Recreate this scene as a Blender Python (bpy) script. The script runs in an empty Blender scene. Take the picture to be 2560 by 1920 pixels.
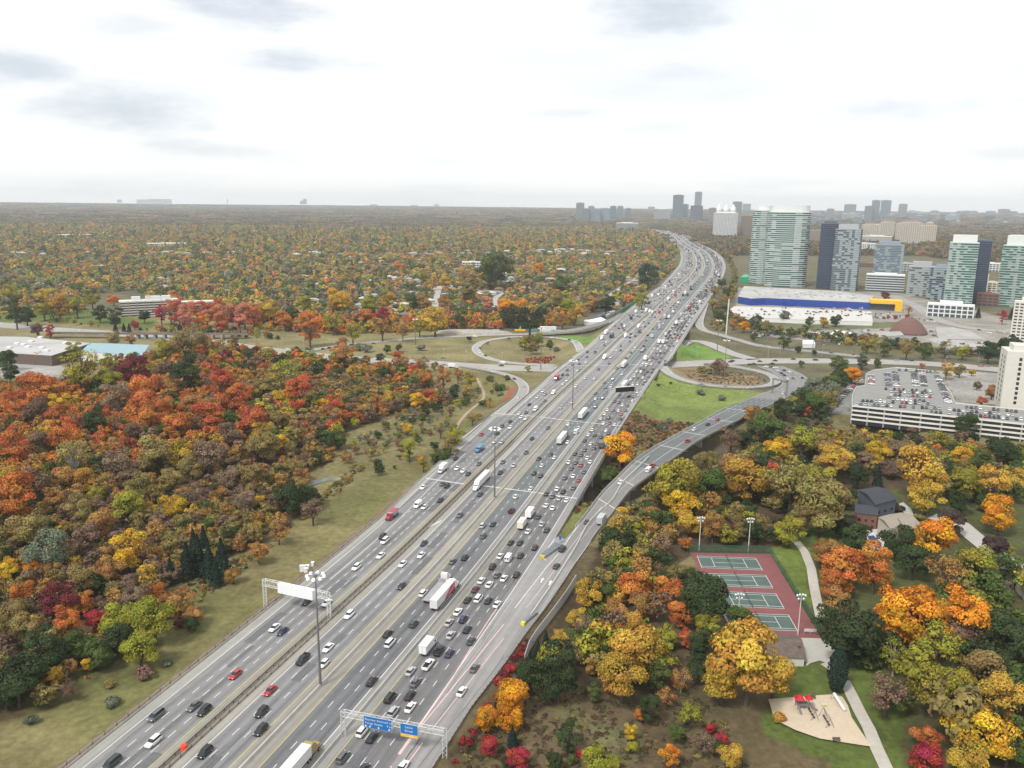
import bpy, math, random
import numpy as np
from mathutils import Vector
random.seed(7); rng = np.random.default_rng(11)
S = bpy.context.scene; COL = S.collection
rad = math.radians
# ------------------------------------------------------------------ camera
FP = 2050.; PITCH = math.atan(449/FP); ROLL = rad(.57); HC = 132.
cd = bpy.data.cameras.new('camera'); cam = bpy.data.objects.new('camera', cd); COL.objects.link(cam)
cd.sensor_width = 36; cd.lens = 36*FP/2560; cd.clip_end = 80000; cd.clip_start = 1
cam.location = (0, 0, HC); cam.rotation_mode = 'QUATERNION'
from mathutils import Matrix
Mc = Matrix.Rotation(math.pi/2-PITCH, 3, 'X') @ Matrix.Rotation(ROLL, 3, 'Z')
cam.rotation_quaternion = Mc.to_quaternion()
S.camera = cam
# ------------------------------------------------------------------ light
S.view_settings.view_transform = 'Standard'; S.view_settings.look = 'None'
S.view_settings.gamma = 1; S.view_settings.exposure = 1.0
S.cycles.use_denoising = True; S.cycles.max_bounces = 5; S.cycles.diffuse_bounces = 2
S.cycles.glossy_bounces = 2; S.cycles.transmission_bounces = 2; S.cycles.volume_bounces = 1
S.cycles.use_adaptive_sampling = True
sl = bpy.data.lights.new('sun', 'SUN'); sl.energy = 1.7; sl.angle = rad(11); sl.color = (1, .97, .92)
sun = bpy.data.objects.new('sun', sl); COL.objects.link(sun)
SUN_EL, SUN_AZ = rad(52), rad(-140)          # azimuth from +Y towards +X
sd = Vector((math.sin(SUN_AZ)*math.cos(SUN_EL), math.cos(SUN_AZ)*math.cos(SUN_EL), math.sin(SUN_EL)))
sun.rotation_euler = sd.to_track_quat('Z', 'Y').to_euler()
W = bpy.data.worlds.new('World'); S.world = W; W.use_nodes = True
nt = W.node_tree; nt.nodes.clear(); N = nt.nodes.new; L = nt.links.new
out = N('ShaderNodeOutputWorld')
sky = N('ShaderNodeTexSky'); sky.sky_type = 'NISHITA'; sky.sun_disc = False; sky.sun_elevation = SUN_EL; sky.sun_rotation = SUN_AZ
bg1 = N('ShaderNodeBackground'); bg1.inputs[1].default_value = .11; L(sky.outputs[0], bg1.inputs[0])
tc = N('ShaderNodeTexCoord'); sep = N('ShaderNodeSeparateXYZ'); L(tc.outputs['Generated'], sep.inputs[0])
def mth(op, a, b=None, c=None):
    n = N('ShaderNodeMath'); n.operation = op
    for i, v in enumerate((a, b, c)):
        if v is None: continue
        if isinstance(v, (int, float)): n.inputs[i].default_value = v
        else: L(v, n.inputs[i])
    return n.outputs[0]
zc = mth('ADD', mth('MAXIMUM', sep.outputs[2], 0.0), .11)
cmb = N('ShaderNodeCombineXYZ'); L(mth('DIVIDE', sep.outputs[0], zc), cmb.inputs[0]); L(mth('DIVIDE', sep.outputs[1], zc), cmb.inputs[1])
def noise(vec, sc, det, rough, off):
    mp = N('ShaderNodeMapping'); L(vec, mp.inputs[0]); mp.inputs['Location'].default_value = off
    n = N('ShaderNodeTexNoise'); n.inputs['Scale'].default_value = sc; n.inputs['Detail'].default_value = det; n.inputs['Roughness'].default_value = rough
    L(mp.outputs[0], n.inputs[0]); return n.outputs[0]
def ramp(v, pts):
    r = N('ShaderNodeValToRGB'); L(v, r.inputs[0]); e = r.color_ramp.elements
    while len(e) < len(pts): e.new(.5)
    for q, (p, c) in zip(e, pts): q.position = p; q.color = (*c, 1)
    return r.outputs[0]
# overcast sheet: white cloud with thinner, bluish-grey gaps
n1 = noise(cmb.outputs[0], .62, 5, .55, (3.1, 1.7, 0)); n2 = noise(cmb.outputs[0], 1.7, 4, .5, (8.2, 4.4, 2))
nn = mth('ADD', mth('MULTIPLY', n1, .7), mth('MULTIPLY', n2, .3))
cl = ramp(nn, [(.30, (.84, .86, .89)), (.42, (.93, .94, .95)), (.50, (.98, .98, .98)), (.75, (1, 1, 1))])
# thin bluish-grey gaps in the overcast, each at its own azimuth and elevation
azn = mth('ARCTAN2', sep.outputs[0], sep.outputs[1]); eln = mth('ARCSINE', sep.outputs[2]); wob = None
cv = N('ShaderNodeCombineXYZ'); L(azn, cv.inputs[0]); L(mth('MULTIPLY', eln, 3.2), cv.inputs[1])
w1 = mth('SUBTRACT', noise(cv.outputs[0], 9, 6, .62, (2, 5, 1)), .5); w2 = mth('SUBTRACT', noise(cv.outputs[0], 3.5, 3, .5, (7, 1, 4)), .5); gap = 0.
def pdir(px, py):
    a = px-1280; b = 960-py; cr, sr = math.cos(ROLL), math.sin(ROLL); u = a*cr-b*sr; v = a*sr+b*cr
    d = Vector((u, FP*math.cos(PITCH)+v*math.sin(PITCH), -FP*math.sin(PITCH)+v*math.cos(PITCH))).normalized(); return math.atan2(d.x, d.y), math.asin(d.z)
for px, py, rx, ry, am in ((640, 20, 190, 45, 1.), (1600, 25, 210, 60, 1.), (800, 155, 200, 38, .95), (310, 275, 210, 50, 1.), (20, 170, 110, 48, .95), (520, 370, 170, 22, .7), (1690, 178, 130, 30, .6), (2310, 268, 240, 24, .65), (1420, 282, 110, 13, .6), (310, 62, 130, 24, .55), (1640, 325, 130, 14, .4), (2540, 380, 120, 24, .5), (-300, 220, 200, 50, .9), (2900, 120, 260, 50, .8), (-500, 60, 220, 60, .8)):
    a0, e0 = pdir(px, py); q = mth('ADD', mth('POWER', mth('ABSOLUTE', mth('DIVIDE', mth('SUBTRACT', azn, a0), rx/FP)), 2.), mth('POWER', mth('ABSOLUTE', mth('DIVIDE', mth('SUBTRACT', eln, e0), ry/FP)), 2.))
    q = mth('ADD', q, mth('ADD', mth('MULTIPLY', w1, 4.6), mth('MULTIPLY', w2, 2.4))); g_ = N('ShaderNodeMapRange'); g_.interpolation_type = 'SMOOTHSTEP'; L(q, g_.inputs[0]); g_.inputs[1].default_value = 1.5; g_.inputs[2].default_value = -.9; g_.inputs[3].default_value = 0; g_.inputs[4].default_value = am
    gap = mth('MAXIMUM', gap, g_.outputs[0])
gm = N('ShaderNodeMix'); gm.data_type = 'RGBA'; L(gap, gm.inputs[0]); L(cl, gm.inputs[6]); gm.inputs[7].default_value = (.615, .65, .705, 1); cl = gm.outputs[2]
bg2 = N('ShaderNodeBackground'); L(cl, bg2.inputs[0]); bg2.inputs[1].default_value = .56
mx = N('ShaderNodeMixShader'); mx.inputs[0].default_value = .9
L(bg1.outputs[0], mx.inputs[1]); L(bg2.outputs[0], mx.inputs[2]); L(mx.outputs[0], out.inputs[0])

# ------------------------------------------------------------------ projection helpers (photo px 2560x1920 -> world)
cP, sP, cR, sR = math.cos(PITCH), math.sin(PITCH), math.cos(ROLL), math.sin(ROLL)
def G(px, py, z=0.):
    a = px-1280; b = 960-py
    u = a*cR-b*sR; v = a*sR+b*cR
    y = FP*cP+v*sP; q = -FP*sP+v*cP; t = (z-HC)/q
    return u*t, y*t
def depth(x, y, z): return y*cP-(z-HC)*sP
def proj(x, y, z):
    zz = z-HC; d = y*cP-zz*sP; v = y*sP+zz*cP; u = x*FP/d; v = v*FP/d
    return 1280+u*cR+v*sR, 960-(-u*sR+v*cR)
FR = {'r1': (200, 1500, 3.95), 'r2': (700, 1500, 3.95), 'r3': (640, 1100, 3.95), 'r4': (1100, 1100, 3.95), 'q': (1000, 900, 5.53),
      'e': (1300, 850, 5.53), 'h': (1400, 720, 5.53), 'W': (0, 900, 2.572), 'N': (0, 1380, 2.572), 'A': (1200, 1440, 3.456),
      'T': (1700, 1280, 3.949), 'P': (1900, 1500, 3.352), 'H': (2000, 1100, 3.95), 'R': (1500, 850, 3.95), 'K': (1600, 450, 2.304),
      'Q': (2000, 850, 3.95), 'J': (0, 450, 2.572), 'M': (800, 450, 2.572)}
def fp(f, x, y): o = FR[f]; return o[0]+x/o[2], o[1]+y/o[2]
# highway frame: s along, u across; reference line = concrete barrier between the two inner carriageways
HA = rad(17.55); cA, sA = math.cos(HA), math.sin(HA)
REF = np.array([(90, -96), (240, -95.8), (407, -100), (485, -102), (560, -103), (690, -103.6), (832, -106), (1057, -110.5), (1343, -113), (1612, -117),
                (1860, -128), (2141, -152), (2400, -182), (2600, -210), (3067, -292), (3759, -400), (4189, -495), (4741, -660), (5034, -800), (5500, -1080)], float)
def pch(xs, ys):
    h = np.diff(xs); d = np.diff(ys)/h; m = np.zeros(len(xs)); m[0] = d[0]; m[-1] = d[-1]
    for i in range(1, len(xs)-1): m[i] = 0 if d[i-1]*d[i] <= 0 else (h[i-1]+h[i])/(h[i-1]/d[i-1]*1. + h[i]/d[i]) if d[i] and d[i-1] else 0
    def f(x):
        x = np.clip(np.asarray(x, float), xs[0], xs[-1]); i = np.clip(np.searchsorted(xs, x)-1, 0, len(xs)-2)
        t = (x-xs[i])/h[i]; return (1+2*t)*(1-t)**2*ys[i]+t*(1-t)**2*h[i]*m[i]+t*t*(3-2*t)*ys[i+1]+t*t*(t-1)*h[i]*m[i+1]
    return f
refu = pch(REF[:, 0], REF[:, 1])
def slope(s): return float(refu(s+4)-refu(s-4))/8
def HW(s, off):
    k = slope(s); c = 1/math.hypot(1, k); u = float(refu(s))+off*c; s2 = s-off*k*c
    return u*cA+s2*sA, -u*sA+s2*cA
def hdg(s): return HA+math.atan(slope(s))       # azimuth from +Y towards +X
def SU(x, y): return x*sA+y*cA, x*cA-y*sA
def SO(x, y):
    s2, u = SU(x, y); s0 = s2
    for _ in range(5):
        k = slope(s0); c = 1/math.hypot(1, k); o = (u-float(refu(s0)))/c; s0 = s2+o*k*c
    return s0, o
def li(pts):
    a = np.array(pts, float); return lambda s: float(np.interp(s, a[:, 0], a[:, 1]))
B0 = li([(90, -55.6), (240, -56.5), (300, -57), (350, -59.5), (419, -62), (480, -64), (486, -56), (557, -58), (643, -62), (700, -62), (760, -61), (882, -64), (1179, -68), (1377, -68), (1719, -77), (5500, -77)])
B1 = li([(90, -35), (413, -35), (558, -37.3), (808, -40), (1008, -37), (1440, -42.5), (5500, -43)])
B2 = li([(90, -15.8), (350, -16.5), (511, -17), (1050, -21), (5500, -22)])
B4 = li([(90, 25.8), (184, 27), (206, 28.8), (228, 29.8), (244, 31.2), (281, 33), (299, 33), (300, 20.2), (544, 20), (673, 19), (741, 23), (985, 25), (1072, 26), (1404, 25), (1705, 25), (2259, 30), (5500, 33)])
BR1 = (345, 452); BR2 = (628, 735)
# ------------------------------------------------------------------ object helpers
def link(o, parent=None):
    COL.objects.link(o)
    if parent is not None: o.parent = parent
    return o
def tag(o, label=None, cat=None, group=None, kind=None):
    if label: o['label'] = label
    if cat: o['category'] = cat
    if group: o['group'] = group
    if kind: o['kind'] = kind
    return o
def thing(name, loc, label, cat, group=None, rz=0):
    o = bpy.data.objects.new(name, None); o.location = loc; o.rotation_euler = (0, 0, rz); o.empty_display_size = 1
    link(o); return tag(o, label, cat, group)
class MB:
    def __init__(s): s.v = []; s.f = []; s.m = []
    def quad(s, a, b, c, d, m=0):
        i = len(s.v); s.v += [a, b, c, d]; s.f.append((i, i+1, i+2, i+3)); s.m.append(m); return s
    def poly(s, pts, m=0):
        i = len(s.v); s.v += list(pts); s.f.append(tuple(range(i, i+len(pts)))); s.m.append(m); return s
    def box(s, x0, x1, y0, y1, z0, z1, m=0):
        return s.prism([(x0, y0), (x1, y0), (x1, y1), (x0, y1)], z0, z1, m)
    def prism(s, p, z0, z1, m=0, mt=None, top=None):
        n = len(p); i = len(s.v); t = top or p
        s.v += [(a, b, z0) for a, b in p]+[(a, b, z1) for a, b in t]
        for k in range(n):
            s.f.append((i+k, i+(k+1) % n, i+n+(k+1) % n, i+n+k)); s.m.append(m)
        s.f.append(tuple(i+n+k for k in range(n))); s.m.append(m if mt is None else mt)
        s.f.append(tuple(i+k for k in reversed(range(n)))); s.m.append(m); return s
    def tube(s, a, b, r0, r1=None, n=6, m=0):
        r1 = r0 if r1 is None else r1; a = Vector(a); b = Vector(b); d = (b-a).normalized()
        e = d.orthogonal().normalized(); g = d.cross(e); i = len(s.v)
        for c, r in ((a, r0), (b, r1)):
            for k in range(n):
                t = 2*math.pi*k/n; s.v.append(tuple(c+(e*math.cos(t)+g*math.sin(t))*r))
        for k in range(n): s.f.append((i+k, i+(k+1) % n, i+n+(k+1) % n, i+n+k)); s.m.append(m)
        s.f.append(tuple(i+n+k for k in range(n))); s.m.append(m)
        s.f.append(tuple(i+k for k in reversed(range(n)))); s.m.append(m); return s
    def loft(s, rings, m=0, cap=True):
        n = len(rings[0]); i = len(s.v)
        for r in rings: s.v += r
        for j in range(len(rings)-1):
            for k in range(n):
                a = i+j*n+k; b = i+j*n+(k+1) % n; s.f.append((a, b, b+n, a+n)); s.m.append(m)
        if cap:
            s.f.append(tuple(i+k for k in reversed(range(n)))); s.m.append(m)
            s.f.append(tuple(i+(len(rings)-1)*n+k for k in range(n))); s.m.append(m)
        return s
    def mesh(s, name, mats, smooth=False):
        me = bpy.data.meshes.new(name); me.from_pydata(s.v, [], s.f)
        for q in (mats if isinstance(mats, (list, tuple)) else [mats]): me.materials.append(q)
        me.polygons.foreach_set('material_index', s.m)
        if smooth: me.polygons.foreach_set('use_smooth', [True]*len(s.f))
        me.update(); return me
    def build(s, name, mats, parent=None, smooth=False, loc=None, rz=None):
        o = bpy.data.objects.new(name, s.mesh(name, mats, smooth)); link(o, parent)
        if loc is not None: o.location = loc
        if rz is not None: o.rotation_euler = (0, 0, rz)
        return o
MATS = {}
def mat(name, col, rough=.8, metal=0, nz=.12, sc=.5, spec=.3, obj=False, emit=0, nz2=0, sc2=.05, inst=False, attr=None, tint=None, bump=0):
    """plain rough surface with two scales of procedural colour variation (object-space)"""
    if name in MATS: return MATS[name]
    m = bpy.data.materials.new(name); m.use_nodes = True; t = m.node_tree; p = t.nodes['Principled BSDF']
    p.inputs['Roughness'].default_value = rough; p.inputs['Metallic'].default_value = metal; p.inputs['Specular IOR Level'].default_value = spec
    c = None
    if obj: n = t.nodes.new('ShaderNodeObjectInfo'); c = n.outputs['Color']
    elif attr: n = t.nodes.new('ShaderNodeAttribute'); n.attribute_name = attr; c = n.outputs['Color']
    if nz or c:
        tcn = t.nodes.new('ShaderNodeTexCoord'); fac = None
        mul = t.nodes.new('ShaderNodeMix'); mul.data_type = 'RGBA'; mul.blend_type = 'MULTIPLY'; mul.inputs[0].default_value = 1
        if c: t.links.new(c, mul.inputs[6])
        else: mul.inputs[6].default_value = (*col, 1)
        vv = None
        for a, q in ((nz, sc), (nz2, sc2)):
            if not a: continue
            no = t.nodes.new('ShaderNodeTexNoise'); no.inputs['Scale'].default_value = q; no.inputs['Detail'].default_value = 5; no.inputs['Roughness'].default_value = .6
            t.links.new(tcn.outputs['Object'], no.inputs[0])
            mr = t.nodes.new('ShaderNodeMapRange'); mr.inputs[1].default_value = .3; mr.inputs[2].default_value = .7; mr.inputs[3].default_value = 1-a; mr.inputs[4].default_value = 1+a
            t.links.new(no.outputs[0], mr.inputs[0])
            if vv is None: vv = mr.outputs[0]
            else:
                k = t.nodes.new('ShaderNodeMath'); k.operation = 'MULTIPLY'; t.links.new(vv, k.inputs[0]); t.links.new(mr.outputs[0], k.inputs[1]); vv = k.outputs[0]
        if vv is not None: t.links.new(vv, mul.inputs[7])
        else: mul.inputs[7].default_value = (1, 1, 1, 1)
        t.links.new(mul.outputs[2], p.inputs['Base Color'])
    else: p.inputs['Base Color'].default_value = (*col, 1)
    if emit: p.inputs['Emission Color'].default_value = (*col, 1); p.inputs['Emission Strength'].default_value = emit
    MATS[name] = m; return m
def lin(r, g, b):
    f = lambda c: (c/255/12.92) if c <= 10 else ((c/255+.055)/1.055)**2.4
    return f(r), f(g), f(b)
WHITE = mat('white_paint', (.62, .62, .60), .6, nz=.05)
YELLOW = mat('yellow_paint', (.50, .42, .14), .7, nz=.15)
CONC = mat('concrete', (.40, .385, .35), .9, nz=.12, sc=.3, nz2=.1, sc2=.04)
CONCD = mat('old_concrete', (.27, .26, .235), .9, nz=.2, sc=.25)
STEEL = mat('galvanised_steel', (.42, .43, .43), .5, .3, nz=.08)
DSTEEL = mat('weathered_steel', (.14, .11, .09), .7, .2, nz=.3, sc=.8)
POLE = mat('grey_pole_paint', (.16, .155, .15), .6, .2, nz=.05)
LAMPW = mat('lamp_housing', (.72, .74, .76), .4, nz=0, spec=.5)
BLACK = mat('black_rubber', (.02, .02, .02), .8, nz=0)
GLASS = mat('car_glass', (.018, .022, .026), .12, nz=0, spec=.6)
PAINT = mat('car_paint', (1, 1, 1), .3, nz=0, spec=.5, obj=True)
PLAIN = mat('tinted_surface', (1, 1, 1), .8, nz=.1, sc=.3, obj=True)
HLIGHT = mat('headlamp', (.75, .77, .8), .15, nz=0, spec=.8)
TLIGHT = mat('tail_lamp', (.45, .02, .02), .2, nz=0, spec=.6)
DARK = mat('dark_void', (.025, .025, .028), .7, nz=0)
# ------------------------------------------------------------------ terrain height
def sm(a, b, x): t = np.clip((x-a)/(b-a), 0, 1); return t*t*(3-2*t)
def segdist(X, Y, P):
    """distance, and interpolated z, half-width along polyline P [(x,y,z,hw)]"""
    bd = np.full(X.shape, 1e9); bz = np.zeros(X.shape)
    for a, b in zip(P[:-1], P[1:]):
        dx, dy = b[0]-a[0], b[1]-a[1]; l2 = dx*dx+dy*dy+1e-9
        t = np.clip(((X-a[0])*dx+(Y-a[1])*dy)/l2, 0, 1)
        d = np.hypot(X-a[0]-t*dx, Y-a[1]-t*dy)-(a[3]+t*(b[3]-a[3])); z = a[2]+t*(b[2]-a[2])
        k = d < bd; bd = np.where(k, d, bd); bz = np.where(k, z, bz)
    return bd, bz
ROADS = []      # (polyline, is_bridge)
RAV = [(*G(*p, -12), -12, 6) for p in ((1400, 1290), (1520, 1240), (1640, 1190), (1760, 1145), (1900, 1118), (2060, 1098), (2200, 1092))]
RAVL = [(*G(*p, -5), -6, 4) for p in ((600, 1260), (740, 1222), (827, 1196), (960, 1185), (1120, 1180), (1230, 1180))]
def terrain(X, Y, roads=True):
    X = np.asarray(X, float); Y = np.asarray(Y, float)
    s = X*sA+Y*cA; u = X*cA-Y*sA
    b = -3-4*sm(440, 540, s)
    b = b+1.2*np.sin(X*.021+1)*np.cos(Y*.017)*sm(20, 80, np.abs(u-refu(s))-40)*(1-sm(400, 500, s))
    d, z = segdist(X, Y, RAV); b = b-(9*(1-sm(0, 26, d)))
    d, z = segdist(X, Y, RAVL); b = b-(2.5*(1-sm(0, 14, d)))
    far = sm(2500, 9000, np.hypot(X, Y)); b = b+far*(6+10*np.sin(X*.0006+.5)*np.cos(Y*.0005))+sm(6000, 16000, np.hypot(X, Y))*62
    if roads:
        off = u-refu(s)
        b0 = np.interp(s, *np.array([(q, B0(q)) for q in range(90, 5500, 30)]).T); b4 = np.interp(s, *np.array([(q, B4(q)) for q in range(90, 5500, 10)]).T)
        dd = np.maximum(np.maximum(b0-off, off-b4), 0)
        br = ((s > BR1[0]) & (s < BR1[1])) | ((s > BR2[0]) & (s < BR2[1]))
        br = br | ((s > 300) & (s < 480) & (off > b4))
        emb = -.35-np.maximum(dd-1.5, 0)*.45
        b = np.where(~br & (s < 5400) & (s > 60), np.maximum(b, emb), b)
        b = np.where(~br & (dd < .5) & (s < 5400), -.35, b)
        for P, bridge in ROADS:
            if bridge: continue
            x0 = min(p[0] for p in P)-60; x1 = max(p[0] for p in P)+60; y0 = min(p[1] for p in P)-60; y1 = max(p[1] for p in P)+60
            k = (X > x0) & (X < x1) & (Y > y0) & (Y < y1)
            if not k.any(): continue
            d, z = segdist(X[k], Y[k], P); d = np.maximum(d-1, 0); bb = b[k]
            b[k] = np.minimum(np.maximum(bb, z-.3-d*.35), z-.3+d*.35)
    return b
def tz(x, y): return float(terrain(np.array([x]), np.array([y]))[0])
def GT(px, py, dz=0.):
    x, y = G(px, py, -3)
    for _ in range(3): x, y = G(px, py, tz(x, y)+dz)
    return x, y, tz(x, y)
def smooth_line(pts, step=6.):
    """Catmull-Rom through N-D points"""
    P = [np.array(p, float) for p in pts]; P = [2*P[0]-P[1]]+P+[2*P[-1]-P[-2]]; o = []
    for i in range(1, len(P)-2):
        n = max(1, int(np.linalg.norm((P[i+1]-P[i])[:2])/step))
        for k in range(n):
            t = k/n; a, b, c, d = P[i-1:i+3]
            o.append(.5*((2*b)+(-a+c)*t+(2*a-5*b+4*c-d)*t*t+(-a+3*b-3*c+d)*t**3))
    o.append(P[-2]); return [tuple(q) for q in o]
def offs(line, d):
    o = []
    for i, p in enumerate(line):
        a = line[max(0, i-1)]; b = line[min(len(line)-1, i+1)]; tx, ty = b[0]-a[0], b[1]-a[1]; l = math.hypot(tx, ty) or 1
        o.append((p[0]+ty/l*d, p[1]-tx/l*d, p[2]))
    return o
def strip(mb, A, B_, dz=0., m=0):
    for i in range(len(A)-1):
        mb.quad(*[(q[0], q[1], q[2]+dz) for q in (A[i], B_[i], B_[i+1], A[i+1])], m)
def wall(mb, line, w, h, dz=0., m=0):
    a = offs(line, -w/2); b = offs(line, w/2); n = len(line)
    R = [[(a[i][0], a[i][1], a[i][2]+dz), (b[i][0], b[i][1], b[i][2]+dz), (b[i][0]*.7+a[i][0]*.3, b[i][1]*.7+a[i][1]*.3, b[i][2]+dz+h), (a[i][0]*.7+b[i][0]*.3, a[i][1]*.7+b[i][1]*.3, a[i][2]+dz+h)] for i in range(n)]
    mb.loft(R, m)
# ------------------------------------------------------------------ roads other than the highway
ASPH = mat('asphalt', (1, 1, 1), .9, nz=.09, sc=.6, nz2=.08, sc2=.05, attr='col', spec=.2)
def tint(o, fn):
    """per-corner base colour attribute"""
    me = o.data; a = me.color_attributes.new('col', 'FLOAT_COLOR', 'CORNER'); c = np.ones((len(me.loops), 4), np.float32)
    k = 0
    for i, p in enumerate(me.polygons): n = len(p.vertices); c[k:k+n, :3] = fn(i, p); k += n
    a.data.foreach_set('color', c.ravel()); return o
def zline(pts, zs):
    n = len(pts); zz = zs if isinstance(zs, (list, tuple)) else [zs]*n
    return [(*G(*p, z), z) for p, z in zip(pts, zz)]
ROADOBJ = []
def road(name, pts, zs, hw, col, bridge=False, lab=None):
    L_ = smooth_line(zline(pts, zs), 8); ROADS.append(([(*p, hw) for p in L_], bridge)); ROADOBJ.append((name, offs(L_, -hw), offs(L_, hw), col, L_, hw, bridge, lab)); return L_
def resamp(L_, n):
    a = np.array(L_); d = np.r_[0, np.cumsum(np.linalg.norm(np.diff(a[:, :2], axis=0), axis=1))]; t = np.linspace(0, d[-1], n)
    return [tuple(np.interp(q, d, a[:, k]) for k in range(3)) for q in t]
GREYR = (.32, .31, .285); ASR = (.2, .197, .19)
ART = road('arterial_road', [(-420, 755), (-200, 783), (8, 813), (264, 832), (430, 845), (517, 853), (583, 864), (719, 881), (889, 898), (1072, 908), (1228, 918), (1399, 922), (1550, 919), (1692, 911), (1820, 905), (1950, 902), (2127, 903), (2253, 906), (2380, 913), (2506, 925), (2750, 950)], -7, 12.5, GREYR)
road('loop_ramp', [(1452, 880), (1448, 868), (1432, 852), (1375, 843), (1305, 841), (1257, 845), (1212, 853), (1191, 866), (1193, 880), (1215, 893), (1247, 902), (1300, 909), (1390, 914)], [-.3, -.5, -1.2, -2.5, -4, -5, -6, -6.5, -7, -7, -7, -7, -7], 4.2, GREYR)
LU = road('slip_ramp', [(740, 880), (797, 872), (860, 862), (928, 856), (1041, 846), (1189, 839), (1325, 835)], [-7, -7, -7, -7, -7, -6.5, -5], 4.6, GREYR)
LUB = road('slip_ramp_bridge', [(1325, 835), (1383, 831), (1438, 825), (1484, 815), (1535, 799), (1560, 783)], [-5, -4, -2.5, -1.2, -.3, 0], 4.6, ASR, True, 'curving concrete ramp bridge joining the far left side of the highway')
ORL = road('exit_ramp', [(1030, 906), (1117, 912), (1181, 919), (1235, 929), (1282, 943), (1307, 962), (1307, 981), (1291, 1001), (1253, 1030), (1215, 1060), (1170, 1096)], [-7, -7, -6.5, -6, -5, -3.5, -2.5, -1.5, -.8, -.35, -.35], 4.4, (.3, .29, .265))
RLR = road('loop_ramp', [(1655, 915), (1663, 925), (1678, 938), (1703, 949), (1740, 959), (1804, 967), (1867, 969), (1915, 965), (1938, 956), (1935, 944), (1910, 932), (1867, 923), (1820, 915), (1760, 912)], [-.3, -.5, -1, -1.5, -2.2, -3.5, -4.5, -5.5, -6, -6.5, -7, -7, -7, -7], 4.4, GREYR)
RPA = road('parallel_ramp', [(1775, 728), (1766, 748), (1757, 775), (1749, 800), (1750, 816), (1764, 828), (1800, 838), (1850, 852), (1904, 866), (2034, 880), (2150, 892)], [-.2, -.5, -1, -2, -3, -4, -5, -6, -7, -7, -7], 5, (.3, .29, .27))
road('slip_road', [(1885, 899), (1829, 883), (1791, 867), (1755, 854), (1722, 852), (1695, 866)], -7, 7, (.33, .32, .30))
# flyover exit ramp on the right: measured left and right edges
FZ = [.012, .012, .012, .01, .01, 0, -.2, -.7, -1.4, -2.4, -3.5, -5, -6, -6.5, -7, -7, -7]
FLl = zline([(1394, 1366), (1416, 1343), (1454, 1300), (1480, 1265), (1510, 1227), (1545, 1193), (1576, 1161), (1621, 1128), (1677, 1096), (1743, 1060), (1804, 1027), (1880, 992), (1930, 974), (1952, 961), (1950, 946), (1928, 930), (1890, 915)], FZ)
FLr = zline([(1437, 1411), (1466, 1370), (1495, 1328), (1525, 1292), (1566, 1237), (1591, 1214), (1637, 1180), (1702, 1133), (1745, 1102), (1811, 1068), (1880, 1034), (1956, 999), (2001, 977), (2024, 957), (2016, 942), (1981, 924), (1956, 915)], FZ)
NF = 90; Fl = resamp(smooth_line(FLl, 6), NF); Fr = resamp(smooth_line(FLr, 6), NF)
Fc = [tuple((a[k]+b[k])/2 for k in range(3)) for a, b in zip(Fl, Fr)]
Fh = [math.dist(a[:2], b[:2])/2 for a, b in zip(Fl, Fr)]
FB = (10, 52)     # bridge span indices
ROADS.append(([(*c, h) for c, h in zip(Fc[:FB[0]], Fh)], False)); ROADS.append(([(*c, h) for c, h in list(zip(Fc, Fh))[FB[1]:]], False))
# right-hand town streets
STREET = road('town_street', [(2230, 738), (2290, 765), (2340, 797), (2400, 815), (2470, 825), (2620, 835)], -7, 9, (.3, .285, .265))
road('park_path', [(1990, 1352), (2012, 1380), (2028, 1420), (2034, 1460), (2044, 1510), (2052, 1545)], -3, 1.7, (.42, .39, .34))
road('park_path', [(2110, 1700), (2128, 1735), (2150, 1780), (2172, 1820), (2192, 1870), (2218, 1925), (2245, 1980)], -3, 1.7, (.42, .39, .34))
road('residential_street', [(2330, 1290), (2400, 1310), (2440, 1345), (2500, 1390), (2600, 1450), (2720, 1530)], -3, 4.5, (.4, .385, .35))
road('dirt_track', [(1192, 945), (1210, 985), (1200, 1005), (1165, 1035), (1140, 1070), (1135, 1100)], -5, 1.2, (.3, .24, .17))
for i, (name, A_, B_, col, L_, hw, br, lab) in enumerate(ROADOBJ):
    mb = MB(); strip(mb, A_, B_, 0.0)
    o = mb.build(name, ASPH); tint(o, lambda i, p, c=col: c); tag(o, kind='structure')
    if name not in ('park_path', 'dirt_track', 'residential_street', 'town_street'):
        mk = MB()
        for e in (-hw+1.0, hw-1.0): strip(mk, offs(L_, e-.13), offs(L_, e+.13), .03)
        n = 6 if hw > 10 else 2
        if hw > 10:
            for q in (-8, -4.4, 4.4, 8):
                a = offs(L_, q-.1); b = offs(L_, q+.1)
                for j in range(0, len(a)-1, 2): strip(mk, a[j:j+2], b[j:j+2], .03)
        mo = mk.build('road_marking', WHITE); tag(mo, kind='structure')
md = MB(); k0 = [i for i, p in enumerate(ART)]
wall(md, [p for p in ART if p[0] < -40 or 95 < p[0] < 150 or p[0] > 230], 1.0, .35, 0.0) if False else None
for a, b in ((0, 40),): pass
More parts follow.
